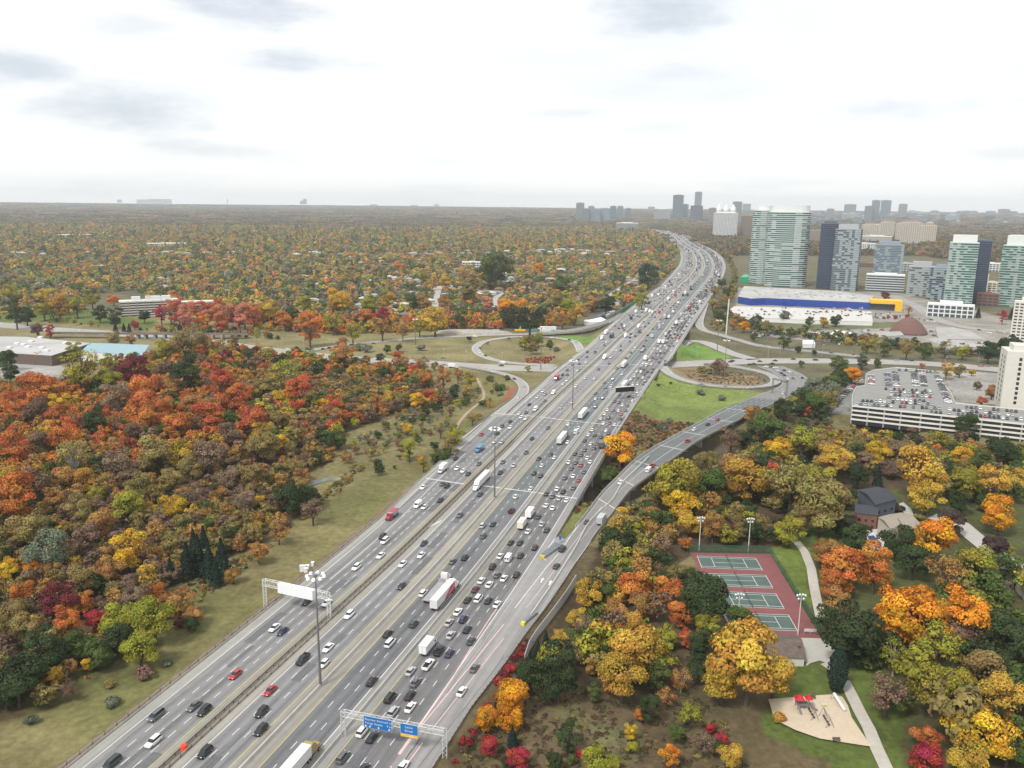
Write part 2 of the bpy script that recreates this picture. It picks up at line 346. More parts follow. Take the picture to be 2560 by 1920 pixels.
# flyover surface, barriers, bridge box
mb = MB(); strip(mb, Fl, Fr); o = mb.build('flyover_ramp', ASPH); tint(o, lambda i, p: ASR if i < 22 or i > 60 else (.13, .14, .14)); tag(o, kind='structure')
def lerpl(t): return [tuple(a[k]*(1-t)+b[k]*t for k in range(3)) for a, b in zip(Fl, Fr)]
mk = MB()
for t0 in (.10, .60, .97):
    a, b = lerpl(t0-.008), lerpl(t0+.008); strip(mk, a[:56], b[:56], .04)
for t0 in (.06, .94): strip(mk, lerpl(t0-.006)[56:], lerpl(t0+.006)[56:], .04)
for t0 in (.25, .42, .6, .78):
    a, b = lerpl(t0-.005), lerpl(t0+.005)
    for j in range(50, 88, 2): strip(mk, a[j:j+2], b[j:j+2], .04)
for j in (11, 17, 23, 30, 37, 45, 52):
    mk.quad(*[(q[0], q[1], q[2]+.045) for q in (Fl[j], Fr[j], tuple(Fr[j][k]+(Fr[j+1][k]-Fr[j][k])*.16 for k in range(3)), tuple(Fl[j][k]+(Fl[j+1][k]-Fl[j][k])*.16 for k in range(3)))])
tag(mk.build('road_marking', mat('pale_joint', (.5, .48, .44), .8, nz=.1)), kind='structure')
th = thing('ramp_bridge', (*Fc[30][:2], -10), 'curved concrete ramp bridge with dark asphalt over the wooded ravine', 'bridge')
thi = th.location
def loc(L_): return [(p[0]-thi[0], p[1]-thi[1], p[2]-thi[2]) for p in L_]
mb = MB(); a = Fl[FB[0]:FB[1]+1]; b = Fr[FB[0]:FB[1]+1]
a2 = offs(a, .3); b2 = offs(b, -.3)
mb.loft([loc([(p[0], p[1], p[2]-.05), (q[0], q[1], q[2]-.05), (q[0]*.93+p[0]*.07, q[1]*.93+p[1]*.07, q[2]-1.7), (p[0]*.93+q[0]*.07, p[1]*.93+q[1]*.07, p[2]-1.7)]) for p, q in zip(a, b)])
mb.build('deck', CONC, th)
for side in (Fl, Fr):
    mb = MB(); wall(mb, loc(side[FB[0]-6:FB[1]+4]), .45, 1.0, 0); mb.build('parapet', CONC, th)
for j in (17, 24, 31, 38, 45):
    c = Fc[j]; g = tz(c[0], c[1]); mb = MB(); h = Fh[j]
    dx, dy = Fr[j][0]-Fl[j][0], Fr[j][1]-Fl[j][1]; l = math.hypot(dx, dy); dx /= l; dy /= l; nx, ny = -dy, dx
    def P4(w, t): return [(c[0]+dx*w*sx+nx*t*sy-thi[0], c[1]+dy*w*sx+ny*t*sy-thi[1]) for sx, sy in ((-1, -1), (1, -1), (1, 1), (-1, 1))]
    mb.prism(P4(h*.35, .7), g-.5-thi[2], c[2]-3.2-thi[2]); mb.prism(P4(h*.35, .8), c[2]-3.2-thi[2], c[2]-1.7-thi[2], top=P4(h*1.02, .8)); mb.build('pier', CONC, th)
# ------------------------------------------------------------------ highway
SS = sorted(set(list(np.arange(100, 700, 6.))+list(np.arange(700, 2400, 14.))+list(np.arange(2400, 5400, 30.))))
PROF = [(lambda s: B0(s), (.27, .265, .235)), (lambda s: B0(s)+3.8, (.205, .203, .198)), (lambda s: B1(s)-2.4, (.25, .235, .2)), (lambda s: B1(s), (.15, .128, .098)),
        (lambda s: B1(s)+2.5, (.29, .275, .24)), (lambda s: B1(s)+5.3, (.205, .203, .203)), (lambda s: B2(s)-3.3, (.25, .235, .205)),
        (lambda s: B2(s)+3.4, (.150, .152, .156)), (lambda s: -2.4, (.24, .235, .22)), (lambda s: 2.9, (.162, .158, .156)), (lambda s: min(16.9, B4(s)-2.6) if s > 300 else 16.9, (.235, .228, .22)), (lambda s: B4(s), None)]
mb = MB(); cols = []
for i in range(len(SS)-1):
    s0, s1 = SS[i], SS[i+1]
    for k in range(len(PROF)-1):
        o = [(s0, PROF[k][0](s0)), (s0, PROF[k+1][0](s0)), (s1, PROF[k+1][0](s1)), (s1, PROF[k][0](s1))]
        mb.quad(*[(*HW(*q), 0.) for q in o]); c = np.array(PROF[k][1])
        if k in (7,): c = c*(1-.0)+np.array((.0, .012, .008))*min(1, max(0, (s0-280)/80))
        if k == 3 and s0 > 430: c = np.array((.2, .19, .165))
        if s0 > 500: c = c*1.08
        cols.append(c)
HWM = mat('highway_surface', (1, 1, 1), .85, nz=.07, sc=.35, nz2=.1, sc2=.03, attr='col', spec=.25)
# wheel-track streaks: noise stretched along the road through the UV map
t = HWM.node_tree; uvn = t.nodes.new('ShaderNodeUVMap'); mpn = t.nodes.new('ShaderNodeMapping'); mpn.inputs['Scale'].default_value = (.55, .006, 1)
non = t.nodes.new('ShaderNodeTexNoise'); non.inputs['Scale'].default_value = 1; non.inputs['Detail'].default_value = 4; mrn = t.nodes.new('ShaderNodeMapRange')
mrn.inputs[1].default_value = .3; mrn.inputs[2].default_value = .7; mrn.inputs[3].default_value = .76; mrn.inputs[4].default_value = 1.16
wv = t.nodes.new('ShaderNodeTexWave'); wv.bands_direction = 'X'; wv.inputs['Scale'].default_value = 1/3.5/.314*.314*1.57/1.57; wv.inputs['Distortion'].default_value = .6; wv.inputs['Detail Scale'].default_value = .2
lu = t.nodes.new('ShaderNodeUVMap'); lu.uv_map = 'lane'; uvn.uv_map = 'UVMap'; ls = t.nodes.new('ShaderNodeSeparateXYZ'); t.links.new(lu.outputs[0], ls.inputs[0])
def m2(op, a, b=None):
    n = t.nodes.new('ShaderNodeMath'); n.operation = op
    for i, v in enumerate((a, b)):
        if v is None: continue
        if isinstance(v, (int, float)): n.inputs[i].default_value = v
        else: t.links.new(v, n.inputs[i])
    return n.outputs[0]
# oil-darkened lane centres
cosn = m2('COSINE', m2('MULTIPLY', ls.outputs[0], 2*math.pi/3.5)); dk = m2('POWER', m2('MULTIPLY', m2('SUBTRACT', 1, cosn), .5), 2.)
dk = m2('MULTIPLY', m2('MULTIPLY', dk, ls.outputs[1]), .2); wear = m2('MULTIPLY', mrn.outputs[0], m2('SUBTRACT', 1.04, dk))
p = t.nodes['Principled BSDF']; old = p.inputs['Base Color'].links[0].from_socket
mm = t.nodes.new('ShaderNodeMix'); mm.data_type = 'RGBA'; mm.blend_type = 'MULTIPLY'; mm.inputs[0].default_value = 1
t.links.new(uvn.outputs[0], mpn.inputs[0]); t.links.new(mpn.outputs[0], non.inputs[0]); t.links.new(non.outputs[0], mrn.inputs[0]); t.links.new(old, mm.inputs[6]); t.links.new(wear, mm.inputs[7]); t.links.new(mm.outputs[2], p.inputs['Base Color'])
ho = mb.build('highway', HWM); ho.data.update()
tint(ho, lambda i, p: cols[i]); tag(ho, kind='structure')
uv = ho.data.uv_layers.new(name='UVMap'); arr = []
for i in range(len(SS)-1):
    for k in range(len(PROF)-1):
        arr += [PROF[k][0](SS[i]), SS[i], PROF[k+1][0](SS[i]), SS[i], PROF[k+1][0](SS[i+1]), SS[i+1], PROF[k][0](SS[i+1]), SS[i+1]]
uv.data.foreach_set('uv', arr)
uv2 = ho.data.uv_layers.new(name='lane'); arr = []
YL = {1: lambda s: B1(s)-2.4, 5: lambda s: B2(s)-3.3, 7: lambda s: B2(s)+3.4, 9: lambda s: 2.9}
for i in range(len(SS)-1):
    for k in range(len(PROF)-1):
        for a, s in ((k, SS[i]), (k+1, SS[i]), (k+1, SS[i+1]), (k, SS[i+1])): arr += [PROF[a][0](s)-YL[k](s), 1.] if k in YL else [0., 0.]
uv2.data.foreach_set('uv', arr)
def hline(f, s0, s1, st=None, z=0.):
    o = []; s = s0
    while s < s1: o.append((*HW(s, f(s)), z)); s += (st or (8 if s < 700 else 20))
    o.append((*HW(s1, f(s1)), z)); return o
mkW = MB(); mkY = MB(); mkR = MB()
def hl(mb, f, s0, s1, w=.2): strip(mb, hline(lambda s: f(s)-w/2, s0, s1), hline(lambda s: f(s)+w/2, s0, s1), .03)
hl(mkW, lambda s: B0(s)+3.8, 100, 480, .22); hl(mkW, lambda s: B0(s)+3.8, 486, 2300, .22)
hl(mkY, lambda s: B1(s)-2.4, 100, 2300); hl(mkW, lambda s: B1(s)+5.3, 100, 2300, .22); hl(mkY, lambda s: B2(s)-3.3, 100, 2300)
hl(mkY, lambda s: B2(s)+3.4, 100, 2300); hl(mkW, lambda s: -2.4, 100, 2300, .24); hl(mkY, lambda s: 2.9, 100, 2300)
hl(mkW, lambda s: 16.9, 170, 673, .24); hl(mkW, lambda s: B4(s)-2.5, 700, 2300)
hl(mkW, lambda s: B0(s)+8.7+(s-240)*.002, 240, 400, .26)
LANES = [(lambda s: B1(s)-5.9, 6, 100), (lambda s: B1(s)-9.4, 6, 100), (lambda s: B1(s)-12.9, 6, 100), (lambda s: B1(s)-16.4, 9, 500),
         (lambda s: B1(s)+8.8, 9, 100), (lambda s: B1(s)+12.2, 9, 100), (lambda s: B2(s)+6.7, 9, 100), (lambda s: B2(s)+9.9, 9, 100),
         (lambda s: 6.4, 9, 100), (lambda s: 9.9, 9, 100), (lambda s: 13.4, 9, 100), (lambda s: 16.9, 9, 700)]
LANES[2] = (LANES[2][0], 6, 100)
for f, per, s0 in LANES:
    s = s0; end = 1500
    while s < end:
        if not (f is LANES[2][0] and 235 < s < 300): hl(mkW, f, s, s+3, .2)
        s += per
def pline(mb, fr, pts, w, z=.035):
    L_ = [(*G(*(fp(fr, *p) if fr else p), 0.), 0.) for p in pts]; L_ = smooth_line(L_, 8) if len(L_) > 2 else L_
    strip(mb, offs(L_, -w/2), offs(L_, w/2), z)
pline(mkR, 'r2', [(1380, 1240), (1520, 1040), (1700, 775), (1900, 450), (2100, 140), (2190, 20)], .34)
pline(mkR, 'r2', [(1392, 1250), (1650, 935), (1900, 625), (2212, 238)], .34)
pline(mkR, 'r2', [(1260, 1615), (1410, 1410)], .3); pline(mkR, 'r2', [(1500, 1280), (1700, 1025), (1850, 835), (2212, 375)], .24); pline(mkR, 'r2', [(1100, 1659), (1090, 1640)], .3)
pline(mkR, 'r2', [(1175, 1525), (1285, 1372)], .8)
pline(mkW, 'r4', [(740, 1659), (1050, 1260), (1180, 1110), (1320, 905), (1450, 720), (1500, 660)], .26)
pline(mkR, 'r4', [(850, 1659), (1050, 1400), (1230, 1140), (1400, 915), (1600, 655)], .2)
for a, b in (((1005, 1160), (1050, 1190)), ((1005, 1160), (1130, 980))): pline(mkW, 'r4', [a, b], .3)
for x, y in ((1008, 1385), (1088, 1410)):
    a = G(*fp('r4', x-12, y+24)); b = G(*fp('r4', x+12, y-24)); dx, dy = b[0]-a[0], b[1]-a[1]; l = math.hypot(dx, dy); nx, ny = dy/l, -dx/l
    mkW.quad(*[(p[0], p[1], .035) for p in ((a[0]-nx*.25, a[1]-ny*.25), (a[0]+nx*.25, a[1]+ny*.25), (b[0]+nx*.25-dx*.4, b[1]+ny*.25-dy*.4), (b[0]-nx*.25-dx*.4, b[1]-ny*.25-dy*.4))])
    mkW.poly([(b[0]-dx*.4-nx*.75, b[1]-dy*.4-ny*.75, .035), (b[0]-dx*.4+nx*.75, b[1]-dy*.4+ny*.75, .035), (b[0], b[1], .035)])
for pts in ([(1065, 1196), (1161, 1210)], [(1204, 1214), (1328, 1230), (1442, 1246)], [(1237, 1034), (1340, 1041), (1400, 1049), (1463, 1056), (1557, 1065)], [(1403, 914), (1530, 913), (1640, 910)], [(1526, 875), (1620, 873)], [(1530, 849), (1640, 847)], [(1580, 829), (1640, 827)]):
    pline(mkW, None, pts, .75, .04)
rp_ = random.Random(3); mbp = MB()
for kp in range(60):
    f, per, s00 = rp_.choice(LANES); s = 110+600*rp_.random()**1.5; ln_ = rp_.uniform(4, 34); o1 = rp_.uniform(.2, .5); o2 = o1+rp_.choice((1.3, 2.9, 2.9))
    strip(mbp, hline(lambda q: f(q)+o1, s, s+ln_), hline(lambda q: f(q)+o2, s, s+ln_), .006+kp*.0003)
tag(mbp.build('asphalt_patch', mat('patched_asphalt', (.125, .126, .13), .9, nz=.15, sc=.7)), kind='structure')
mbc = MB()
for kp in range(70):
    f, per, s00 = rp_.choice(LANES); s = 105+420*rp_.random()**1.4; ln_ = rp_.uniform(8, 60); o1 = rp_.uniform(.3, 3.0); w = rp_.uniform(-.3, .3)
    L_ = [(*HW(s+ln_*k/6, f(s+ln_*k/6)+o1+w*math.sin(k*1.7+s)), 0.) for k in range(7)]; strip(mbc, offs(L_, -.04), offs(L_, .04), .0252+kp*.00006)
tag(mbc.build('crack_seal', mat('crack_sealant', (.045, .045, .045), .6)), kind='structure')
for k in range(5): pline(mkW, 'r3', [(1712+k*22, 858-k*10), (1742+k*22, 832-k*10)], .35)
tag(mkW.build('lane_marking', WHITE), kind='structure'); tag(mkY.build('edge_marking', YELLOW), kind='structure')
tag(mkR.build('exit_marking', mat('pinkish_paint', (.62, .42, .40), .7, nz=.1)), kind='structure')
seam = MB(); pline(seam, 'r2', [(1365, 1655), (1500, 1480), (1780, 1120), (1900, 975), (2212, 560)], .12)
for x0, y0, x1, y1 in ((0, 830, 1990, 1360), ): pass
tag(seam.build('tar_seam', mat('tar', (.05, .05, .05), .6)), kind='structure')
# barriers
def barrier(name, f, s0, s1, w, h, m, label, cat='barrier', posts=0, z=0.):
    L_ = hline(f, s0, s1, z=z); mb = MB()
    if not posts:
        wall(mb, L_, w, h, -.02); o = mb.build(name, m); tag(o, label, cat); return o
    th = thing(name, L_[0], label, cat); q = [(p[0]-L_[0][0], p[1]-L_[0][1], p[2]-L_[0][2]) for p in L_]
    for dz in ((.45, .3) if posts > 0 else ()): pass
    wall(mb, q, .18, .32, .45); mb.build('rail', m, th)
    if not POSTM: mb = MB(); mb.box(-.1, .1, -.1, .1, -.1, .85); POSTM.append(mb.mesh('post', DSTEEL))
    s = s0
    while s < s1:
        x, y = HW(s, f(s)); o = link(bpy.data.objects.new('post', POSTM[0]), th); o.location = (x-L_[0][0], y-L_[0][1], -L_[0][2]); s += posts
    return th
POSTM = []
barrier('concrete_barrier', lambda s: 0, 100, 2400, .75, .95, CONC, 'long pale concrete barrier between the two inner carriageways')
barrier('concrete_barrier', lambda s: B2(s)-.25, 100, 2400, 1.1, .95, CONC, 'concrete median barrier carrying the tall light masts')
barrier('guard_rail', lambda s: B1(s)+.5, 105, 430, .2, .8, DSTEEL, 'rusty steel guard rail in the weedy strip of the left median', 'guard rail', 3.8)
barrier('guard_rail', lambda s: B1(s)+2.1, 105, 430, .2, .8, STEEL, 'grey steel guard rail on the right edge of the weedy left median', 'guard rail', 3.8)
barrier('concrete_barrier', lambda s: B1(s)+.4, 430, 2400, .5, .9, CONCD, 'dark stained near-side wall of the far left median gap')
barrier('concrete_barrier', lambda s: B1(s)+2.0, 430, 2400, .5, .9, CONC, 'pale far-side wall of the far left median gap')
barrier('concrete_kerb', lambda s: B0(s)+.2, 100, 480, .6, .5, CONCD, 'dark weathered kerb wall along the left grass berm', 'barrier')
barrier('guard_rail', lambda s: B0(s)-.8, 104, 300, .2, .8, STEEL, 'low steel guard rail beside the left grass berm', 'guard rail', 4)
barrier('concrete_barrier', lambda s: B0(s)+.2, 488, 700, .5, .9, CONCD, 'concrete edge barrier beyond the left exit ramp gore')
barrier('concrete_barrier', lambda s: B4(s), 302, 672, .5, 1.0, CONC, 'right parapet of the highway above the ravine and green lawn')
barrier('concrete_barrier', lambda s: B4(s), 770, 2300, .5, 1.0, CONC, 'right parapet of the highway past the loop ramp')
barrier('guard_rail', lambda s: B4(s)+.2, 104, 282, .2, .8, CONC, 'pale guard rail along the right edge beside the red sumac bank', 'guard rail', 2)
barrier('concrete_barrier', lambda s: B0(s)+.2, 960, 2300, .5, 1.0, CONC, 'left edge barrier of the distant highway')
# temporary barrier along the exit ramp
L_ = smooth_line([(*G(*p), 0.) for p in [(1327, 1541), (1372, 1475), (1414, 1411), (1446, 1358), (1464, 1321), (1493, 1286), (1530, 1252), (1556, 1209), (1590, 1175), (1622, 1143)]], 6)
mb = MB(); wall(mb, L_, .7, .95, 0.); tag(mb.build('temporary_barrier', mat('new_concrete', (.52, .51, .48), .8, nz=.06)), 'white temporary concrete barrier closing the outer lane of the exit ramp', 'barrier')
for nm, off, (x0, x1) in (): pass
# bridge structures under the highway
def hbridge(label, s0, s1, piers, zg):
    th = thing('highway_bridge', (*HW((s0+s1)/2, 0), zg), label, 'bridge'); lx, ly, lz = th.location
    mb = MB(); rings = []; s = s0
    while s <= s1+.1:
        r = []
        for off, z in ((B0(s)-.3, -.06), (B0(s)-.3, -1.9), (B4(s)+.35, -1.9), (B4(s)+.35, -.06)):
            x, y = HW(s, off); r.append((x-lx, y-ly, z-lz))
        rings.append(r); s += (s1-s0)/14
    mb.loft(rings); mb.build('deck', CONCD, th)
    for s in piers:
        for k in range(7):
            off = -58+k*12.6; x, y = HW(s, off); mb = MB(); g = tz(x, y); mb.tube((x-lx, y-ly, g-1-lz), (x-lx, y-ly, -1.95-lz), .75, n=8); mb.build('column', CONC, th)
hbridge('wide concrete highway bridge over the ravine and creek', BR1[0]-3, BR1[1]+3, (372, 398, 425), -10)
hbridge('wide concrete highway bridge over the arterial road', BR2[0]-3, BR2[1]+3, (650, 682, 715), -7)
# slip ramp bridge sides
for (name, A_, B_, col, Lq, hw, br, lab) in ROADOBJ:
    if not br: continue
    th = thing('ramp_bridge', (*Lq[len(Lq)//2][:2], -7), lab, 'bridge'); l3 = th.location
    f = lambda Q: [(p[0]-l3[0], p[1]-l3[1], p[2]-l3[2]) for p in Q]
    mb = MB(); mb.loft([f([(a[0], a[1], a[2]-.05), (b[0], b[1], b[2]-.05), (b[0], b[1], b[2]-1.4), (a[0], a[1], a[2]-1.4)]) for a, b in zip(A_, B_)]); mb.build('deck', CONC, th)
    for Q in (A_, B_): mb = MB(); wall(mb, f(Q), .4, .9); mb.build('parapet', CONC, th)
    for j in range(3, len(Lq)-3, 4):
        c = Lq[j]; mb = MB(); mb.tube((c[0]-l3[0], c[1]-l3[1], -.5), (c[0]-l3[0], c[1]-l3[1], c[2]-1.4-l3[2]), .8, n=8); mb.build('column', CONC, th)
for Lq, o1, lb in ((ORL, 4.4, 'outer barrier of the left exit ramp curving off the highway'), (RLR, -4.4, 'dark barrier round the inside of the right loop ramp'), (RLR, 4.4, 'post and rail barrier round the outside of the right loop ramp'), (RPA, 5, 'right parapet of the ramp that peels off the far highway'), (RPA, -5, 'left parapet of the ramp that peels off the far highway')):
    mb = MB(); wall(mb, offs(Lq, o1), .4, .9); tag(mb.build('ramp_barrier', CONCD), lb, 'barrier')
# ------------------------------------------------------------------ ground sheet with its cover zones
def pip(X, Y, P):
    c = np.zeros(X.shape, bool); n = len(P)
    for i in range(n):
        x0, y0 = P[i]; x1, y1 = P[(i+1) % n]
        if y0 == y1: continue
        k = ((Y >= min(y0, y1)) & (Y < max(y0, y1))); c[k] ^= (X[k] < x0+(Y[k]-y0)*(x1-x0)/(y1-y0))
    return c
def wpoly(pts, fr=None, z=-4): return [G(*(fp(fr, *p) if fr else p), z) for p in pts]
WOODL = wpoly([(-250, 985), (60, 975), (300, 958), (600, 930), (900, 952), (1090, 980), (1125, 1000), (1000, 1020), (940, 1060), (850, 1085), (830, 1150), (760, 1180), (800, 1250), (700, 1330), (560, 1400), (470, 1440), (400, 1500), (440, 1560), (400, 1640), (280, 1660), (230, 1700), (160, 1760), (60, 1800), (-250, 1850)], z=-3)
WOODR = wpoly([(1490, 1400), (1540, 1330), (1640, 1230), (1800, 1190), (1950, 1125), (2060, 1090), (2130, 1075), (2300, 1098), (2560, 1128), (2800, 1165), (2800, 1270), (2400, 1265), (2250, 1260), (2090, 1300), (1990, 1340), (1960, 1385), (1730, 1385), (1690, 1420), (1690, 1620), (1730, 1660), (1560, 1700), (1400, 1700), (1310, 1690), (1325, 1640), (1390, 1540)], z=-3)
WOODS2 = wpoly([(2130, 1700), (2250, 1560), (2700, 1400), (2900, 1950), (2300, 1990)], z=-3)
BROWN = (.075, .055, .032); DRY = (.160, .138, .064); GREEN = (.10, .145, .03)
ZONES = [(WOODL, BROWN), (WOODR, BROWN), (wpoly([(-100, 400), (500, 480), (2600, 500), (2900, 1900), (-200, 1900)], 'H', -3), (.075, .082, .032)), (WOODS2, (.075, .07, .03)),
 (wpoly([(560, 350), (640, 345), (800, 400), (1200, 480), (1640, 495), (1500, 560), (1240, 690), (950, 840), (700, 790), (480, 770), (300, 810), (330, 700)], 'R', -4), (.155, .195, .055)),
 (wpoly([(280, 800), (500, 765), (700, 800), (900, 810), (700, 960), (480, 1070), (330, 1070), (180, 940)], 'R', -6), (.16, .10, .06)),
 (wpoly([(780, 105), (930, 38), (1040, 55), (1290, 160), (1240, 190), (740, 205)], 'R', -7), (.125, .21, .045)),
 (wpoly([(720, 250), (1000, 235), (1300, 300), (1560, 330), (1650, 400), (1560, 450), (1200, 450), (900, 410), (760, 340)], 'R', -4), (.21, .155, .09)),
 (wpoly([(0, 605), (500, 645), (370, 810), (190, 720), (0, 690)], 'h', -3), (.12, .21, .045)),
 (wpoly([(640, 865), (1100, 845), (1500, 850), (2250, 880), (2250, 970), (1700, 960), (1300, 940), (900, 920), (700, 898)], 'K', -7), (.27, .25, .22)),
 (wpoly([(560, 620), (1500, 650), (2250, 830), (2250, 900), (1500, 850), (540, 840)], 'K', -7), (.24, .225, .195)),
 (wpoly([(520, 800), (1000, 830), (1500, 815), (1500, 850), (1000, 868), (640, 865)], 'K', -7), (.12, .125, .06)),
 (wpoly([(1330, 300), (2150, 330), (2150, 640), (1530, 620), (1480, 500)], 'Q', -7), (.27, .26, .235)),
 (wpoly([(650, 330), (480, 430), (250, 720), (520, 740), (520, 540)], 'Q', -7), (.23, .225, .21)),
 (wpoly([(1700, 700), (2000, 530), (2212, 470), (2260, 700), (2300, 900), (1900, 1060), (1500, 1080), (1350, 960)], 'R', -6), (.085, .07, .04)),
 (wpoly([(880, 360), (1200, 265), (1260, 420), (1340, 880), (1300, 960)], 'T', -3), (.115, .15, .035)),
 (wpoly([(1220, 120), (1560, 100), (1500, 400), (1340, 420), (1290, 330)], 'T', -3), (.075, .12, .025)),
 (wpoly([(230, 560), (400, 500), (1000, 520), (1180, 900), (1230, 1250), (1300, 1500), (1100, 1560), (700, 1420), (560, 1330), (330, 1290), (180, 1180), (20, 1120), (30, 980), (90, 860), (200, 740)], 'P', -3), (.085, .11, .028)),
 (wpoly([(330, 1130), (700, 1000), (1100, 1080), (1500, 1200), (1900, 1400), (2000, 1700), (300, 1700)], 'A', -3), (.115, .085, .048)),
 (wpoly([(600, 1130), (900, 1080), (1000, 1200), (1150, 1320), (1350, 1250), (1500, 1500), (1250, 1640), (1050, 1480), (850, 1300), (700, 1200)], 'A', -3), (.125, .115, .055)),
 (wpoly([(-200, 800), (0, 690), (320, 760), (700, 870), (1000, 905), (1000, 960), (480, 925), (130, 905), (-200, 925)], 'J', -7), (.10, .13, .035)),
 (wpoly([(0, 1120), (120, 1160), (430, 1190), (430, 1260), (0, 1320)], 'J', -6), (.3, .29, .27)),
 (wpoly([(0, 130), (180, 90), (230, 120), (60, 240), (0, 250)], 'W', -5), (.09, .15, .03)),
 (wpoly([(1140, 200), (1300, 350), (1500, 340), (1600, 420), (1420, 640), (1180, 600), (1120, 400)], 'q', -4), (.16, .15, .06)),
 (wpoly([(1560, 320), (1620, 380), (1600, 450), (1300, 650), (1350, 560), (1500, 450)], 'q', -3), (.26, .08, .055)),
 (wpoly([(1440, 1250), (1500, 1252), (1470, 1300), (1420, 1362), (1386, 1352)], z=-1), (.125, .13, .045)),
]
az = np.linspace(rad(-66), rad(66), 520); rr = np.exp(np.arange(math.log(70), math.log(19000), .0085))
AZ, RR = np.meshgrid(az, rr); TX = RR*np.sin(AZ); TY = RR*np.cos(AZ); TZ = terrain(TX, TY)
nr, na = TX.shape
cc = np.zeros((nr, na, 3)); s_ = TX*sA+TY*cA; u_ = TX*cA-TY*sA
wob = 3*np.sin(TX*.11+2*np.sin(TY*.05))*np.cos(TY*.09)
cc[:] = (.115, .105, .06)
k = (s_ < 640) & (TX > -900) & (TX < 900); cc[k] = DRY
k = (s_ < 300) & (u_ > refu(s_)) ; cc[k] = (.10, .078, .042)
k = (s_ > 640) & (s_ < 860) & (TX > -700) & (TX < 180); cc[k] = (.19, .165, .08)
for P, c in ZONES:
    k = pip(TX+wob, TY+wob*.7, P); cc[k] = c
off = u_-refu(s_); k = (off < -60) & (off > -92) & (s_ < 480); g = np.clip(.5+.5*np.sin(TX*.05+TY*.031)+.3*np.sin(TY*.13), 0, 1)[k][:, None]
cc[k] = cc[k]*(1-.55*g)+np.array((.12, .132, .042))*.55*g
# bare soil strip along the left kerb
k = (s_ < 480) & (off > np.interp(s_, [100, 480], [-59.5, -66.5])) & (off < -50); cc[k] = (.17, .125, .075)
d_, z_ = segdist(TX, TY, RAV); cc[(d_ < 12)] = (.11, .09, .06)
idx = np.arange(nr*na).reshape(nr, na); F_ = np.stack([idx[:-1, :-1], idx[:-1, 1:], idx[1:, 1:], idx[1:, :-1]], -1).reshape(-1, 4)
me = bpy.data.meshes.new('ground'); me.vertices.add(nr*na); me.vertices.foreach_set('co', np.stack([TX, TY, TZ], -1).ravel().astype(np.float32))
me.loops.add(F_.size); me.loops.foreach_set('vertex_index', F_.ravel().astype(np.int32)); me.polygons.add(len(F_))
me.polygons.foreach_set('loop_start', (np.arange(len(F_))*4).astype(np.int32)); me.update(calc_edges=True)
a = me.color_attributes.new('col', 'FLOAT_COLOR', 'POINT'); a.data.foreach_set('color', np.concatenate([cc.reshape(-1, 3), np.ones((nr*na, 1))], 1).astype(np.float32).ravel())
GR = mat('ground_cover', (1, 1, 1), .95, nz=.28, sc=.45, nz2=.3, sc2=.035, attr='col', spec=.1)
me.materials.append(GR); ground = link(bpy.data.objects.new('ground', me)); tag(ground, kind='structure')
# creek water
wl = smooth_line([(*G(*p, -6.2), -6.6) for p in ((700, 1235), (740, 1218), (800, 1200), (850, 1192), (900, 1190))], 5); mb = MB(); strip(mb, offs(wl, -4), offs(wl, 4), .45)
tag(mb.build('creek_water', mat('water', (.16, .18, .16), .08, nz=.1, sc=.3, spec=.6)), kind='structure')
# ------------------------------------------------------------------ vehicles (front faces +Y, origin on the road)
def ring(y, w, zb, zt):
    return [(-w*.86, y, zb), (w*.86, y, zb), (w, y, zb+.16), (w, y, zt-.16), (w*.9, y, zt), (-w*.9, y, zt), (-w, y, zt-.16), (-w, y, zb+.16)]
def wheels(ys, x, r, w=.24):
    o = []
    for y in ys:
        for s in (-1, 1):
            mb = MB(); mb.tube((s*(x-w), y, r), (s*x, y, r), r, n=12); mb.tube((s*(x-.02), y, r), (s*(x+.015), y, r), r*.55, n=8, m=1)
            o.append(('wheel', mb.mesh('wheel', [BLACK, STEEL]), False))
    return o
def lamps(yf, yr, w, zf, zr, sz=.16):
    o = []
    for s in (-1, 1):
        mb = MB(); mb.box(s*w-.17, s*w+.17, yf-.12, yf+.02, zf-sz/2, zf+sz/2); o.append(('headlight', mb.mesh('headlight', HLIGHT), False))
        mb = MB(); mb.box(s*w-.14, s*w+.14, yr-.02, yr+.1, zr-sz/2, zr+sz/2); o.append(('tail_light', mb.mesh('tail_light', TLIGHT), False))
    return o
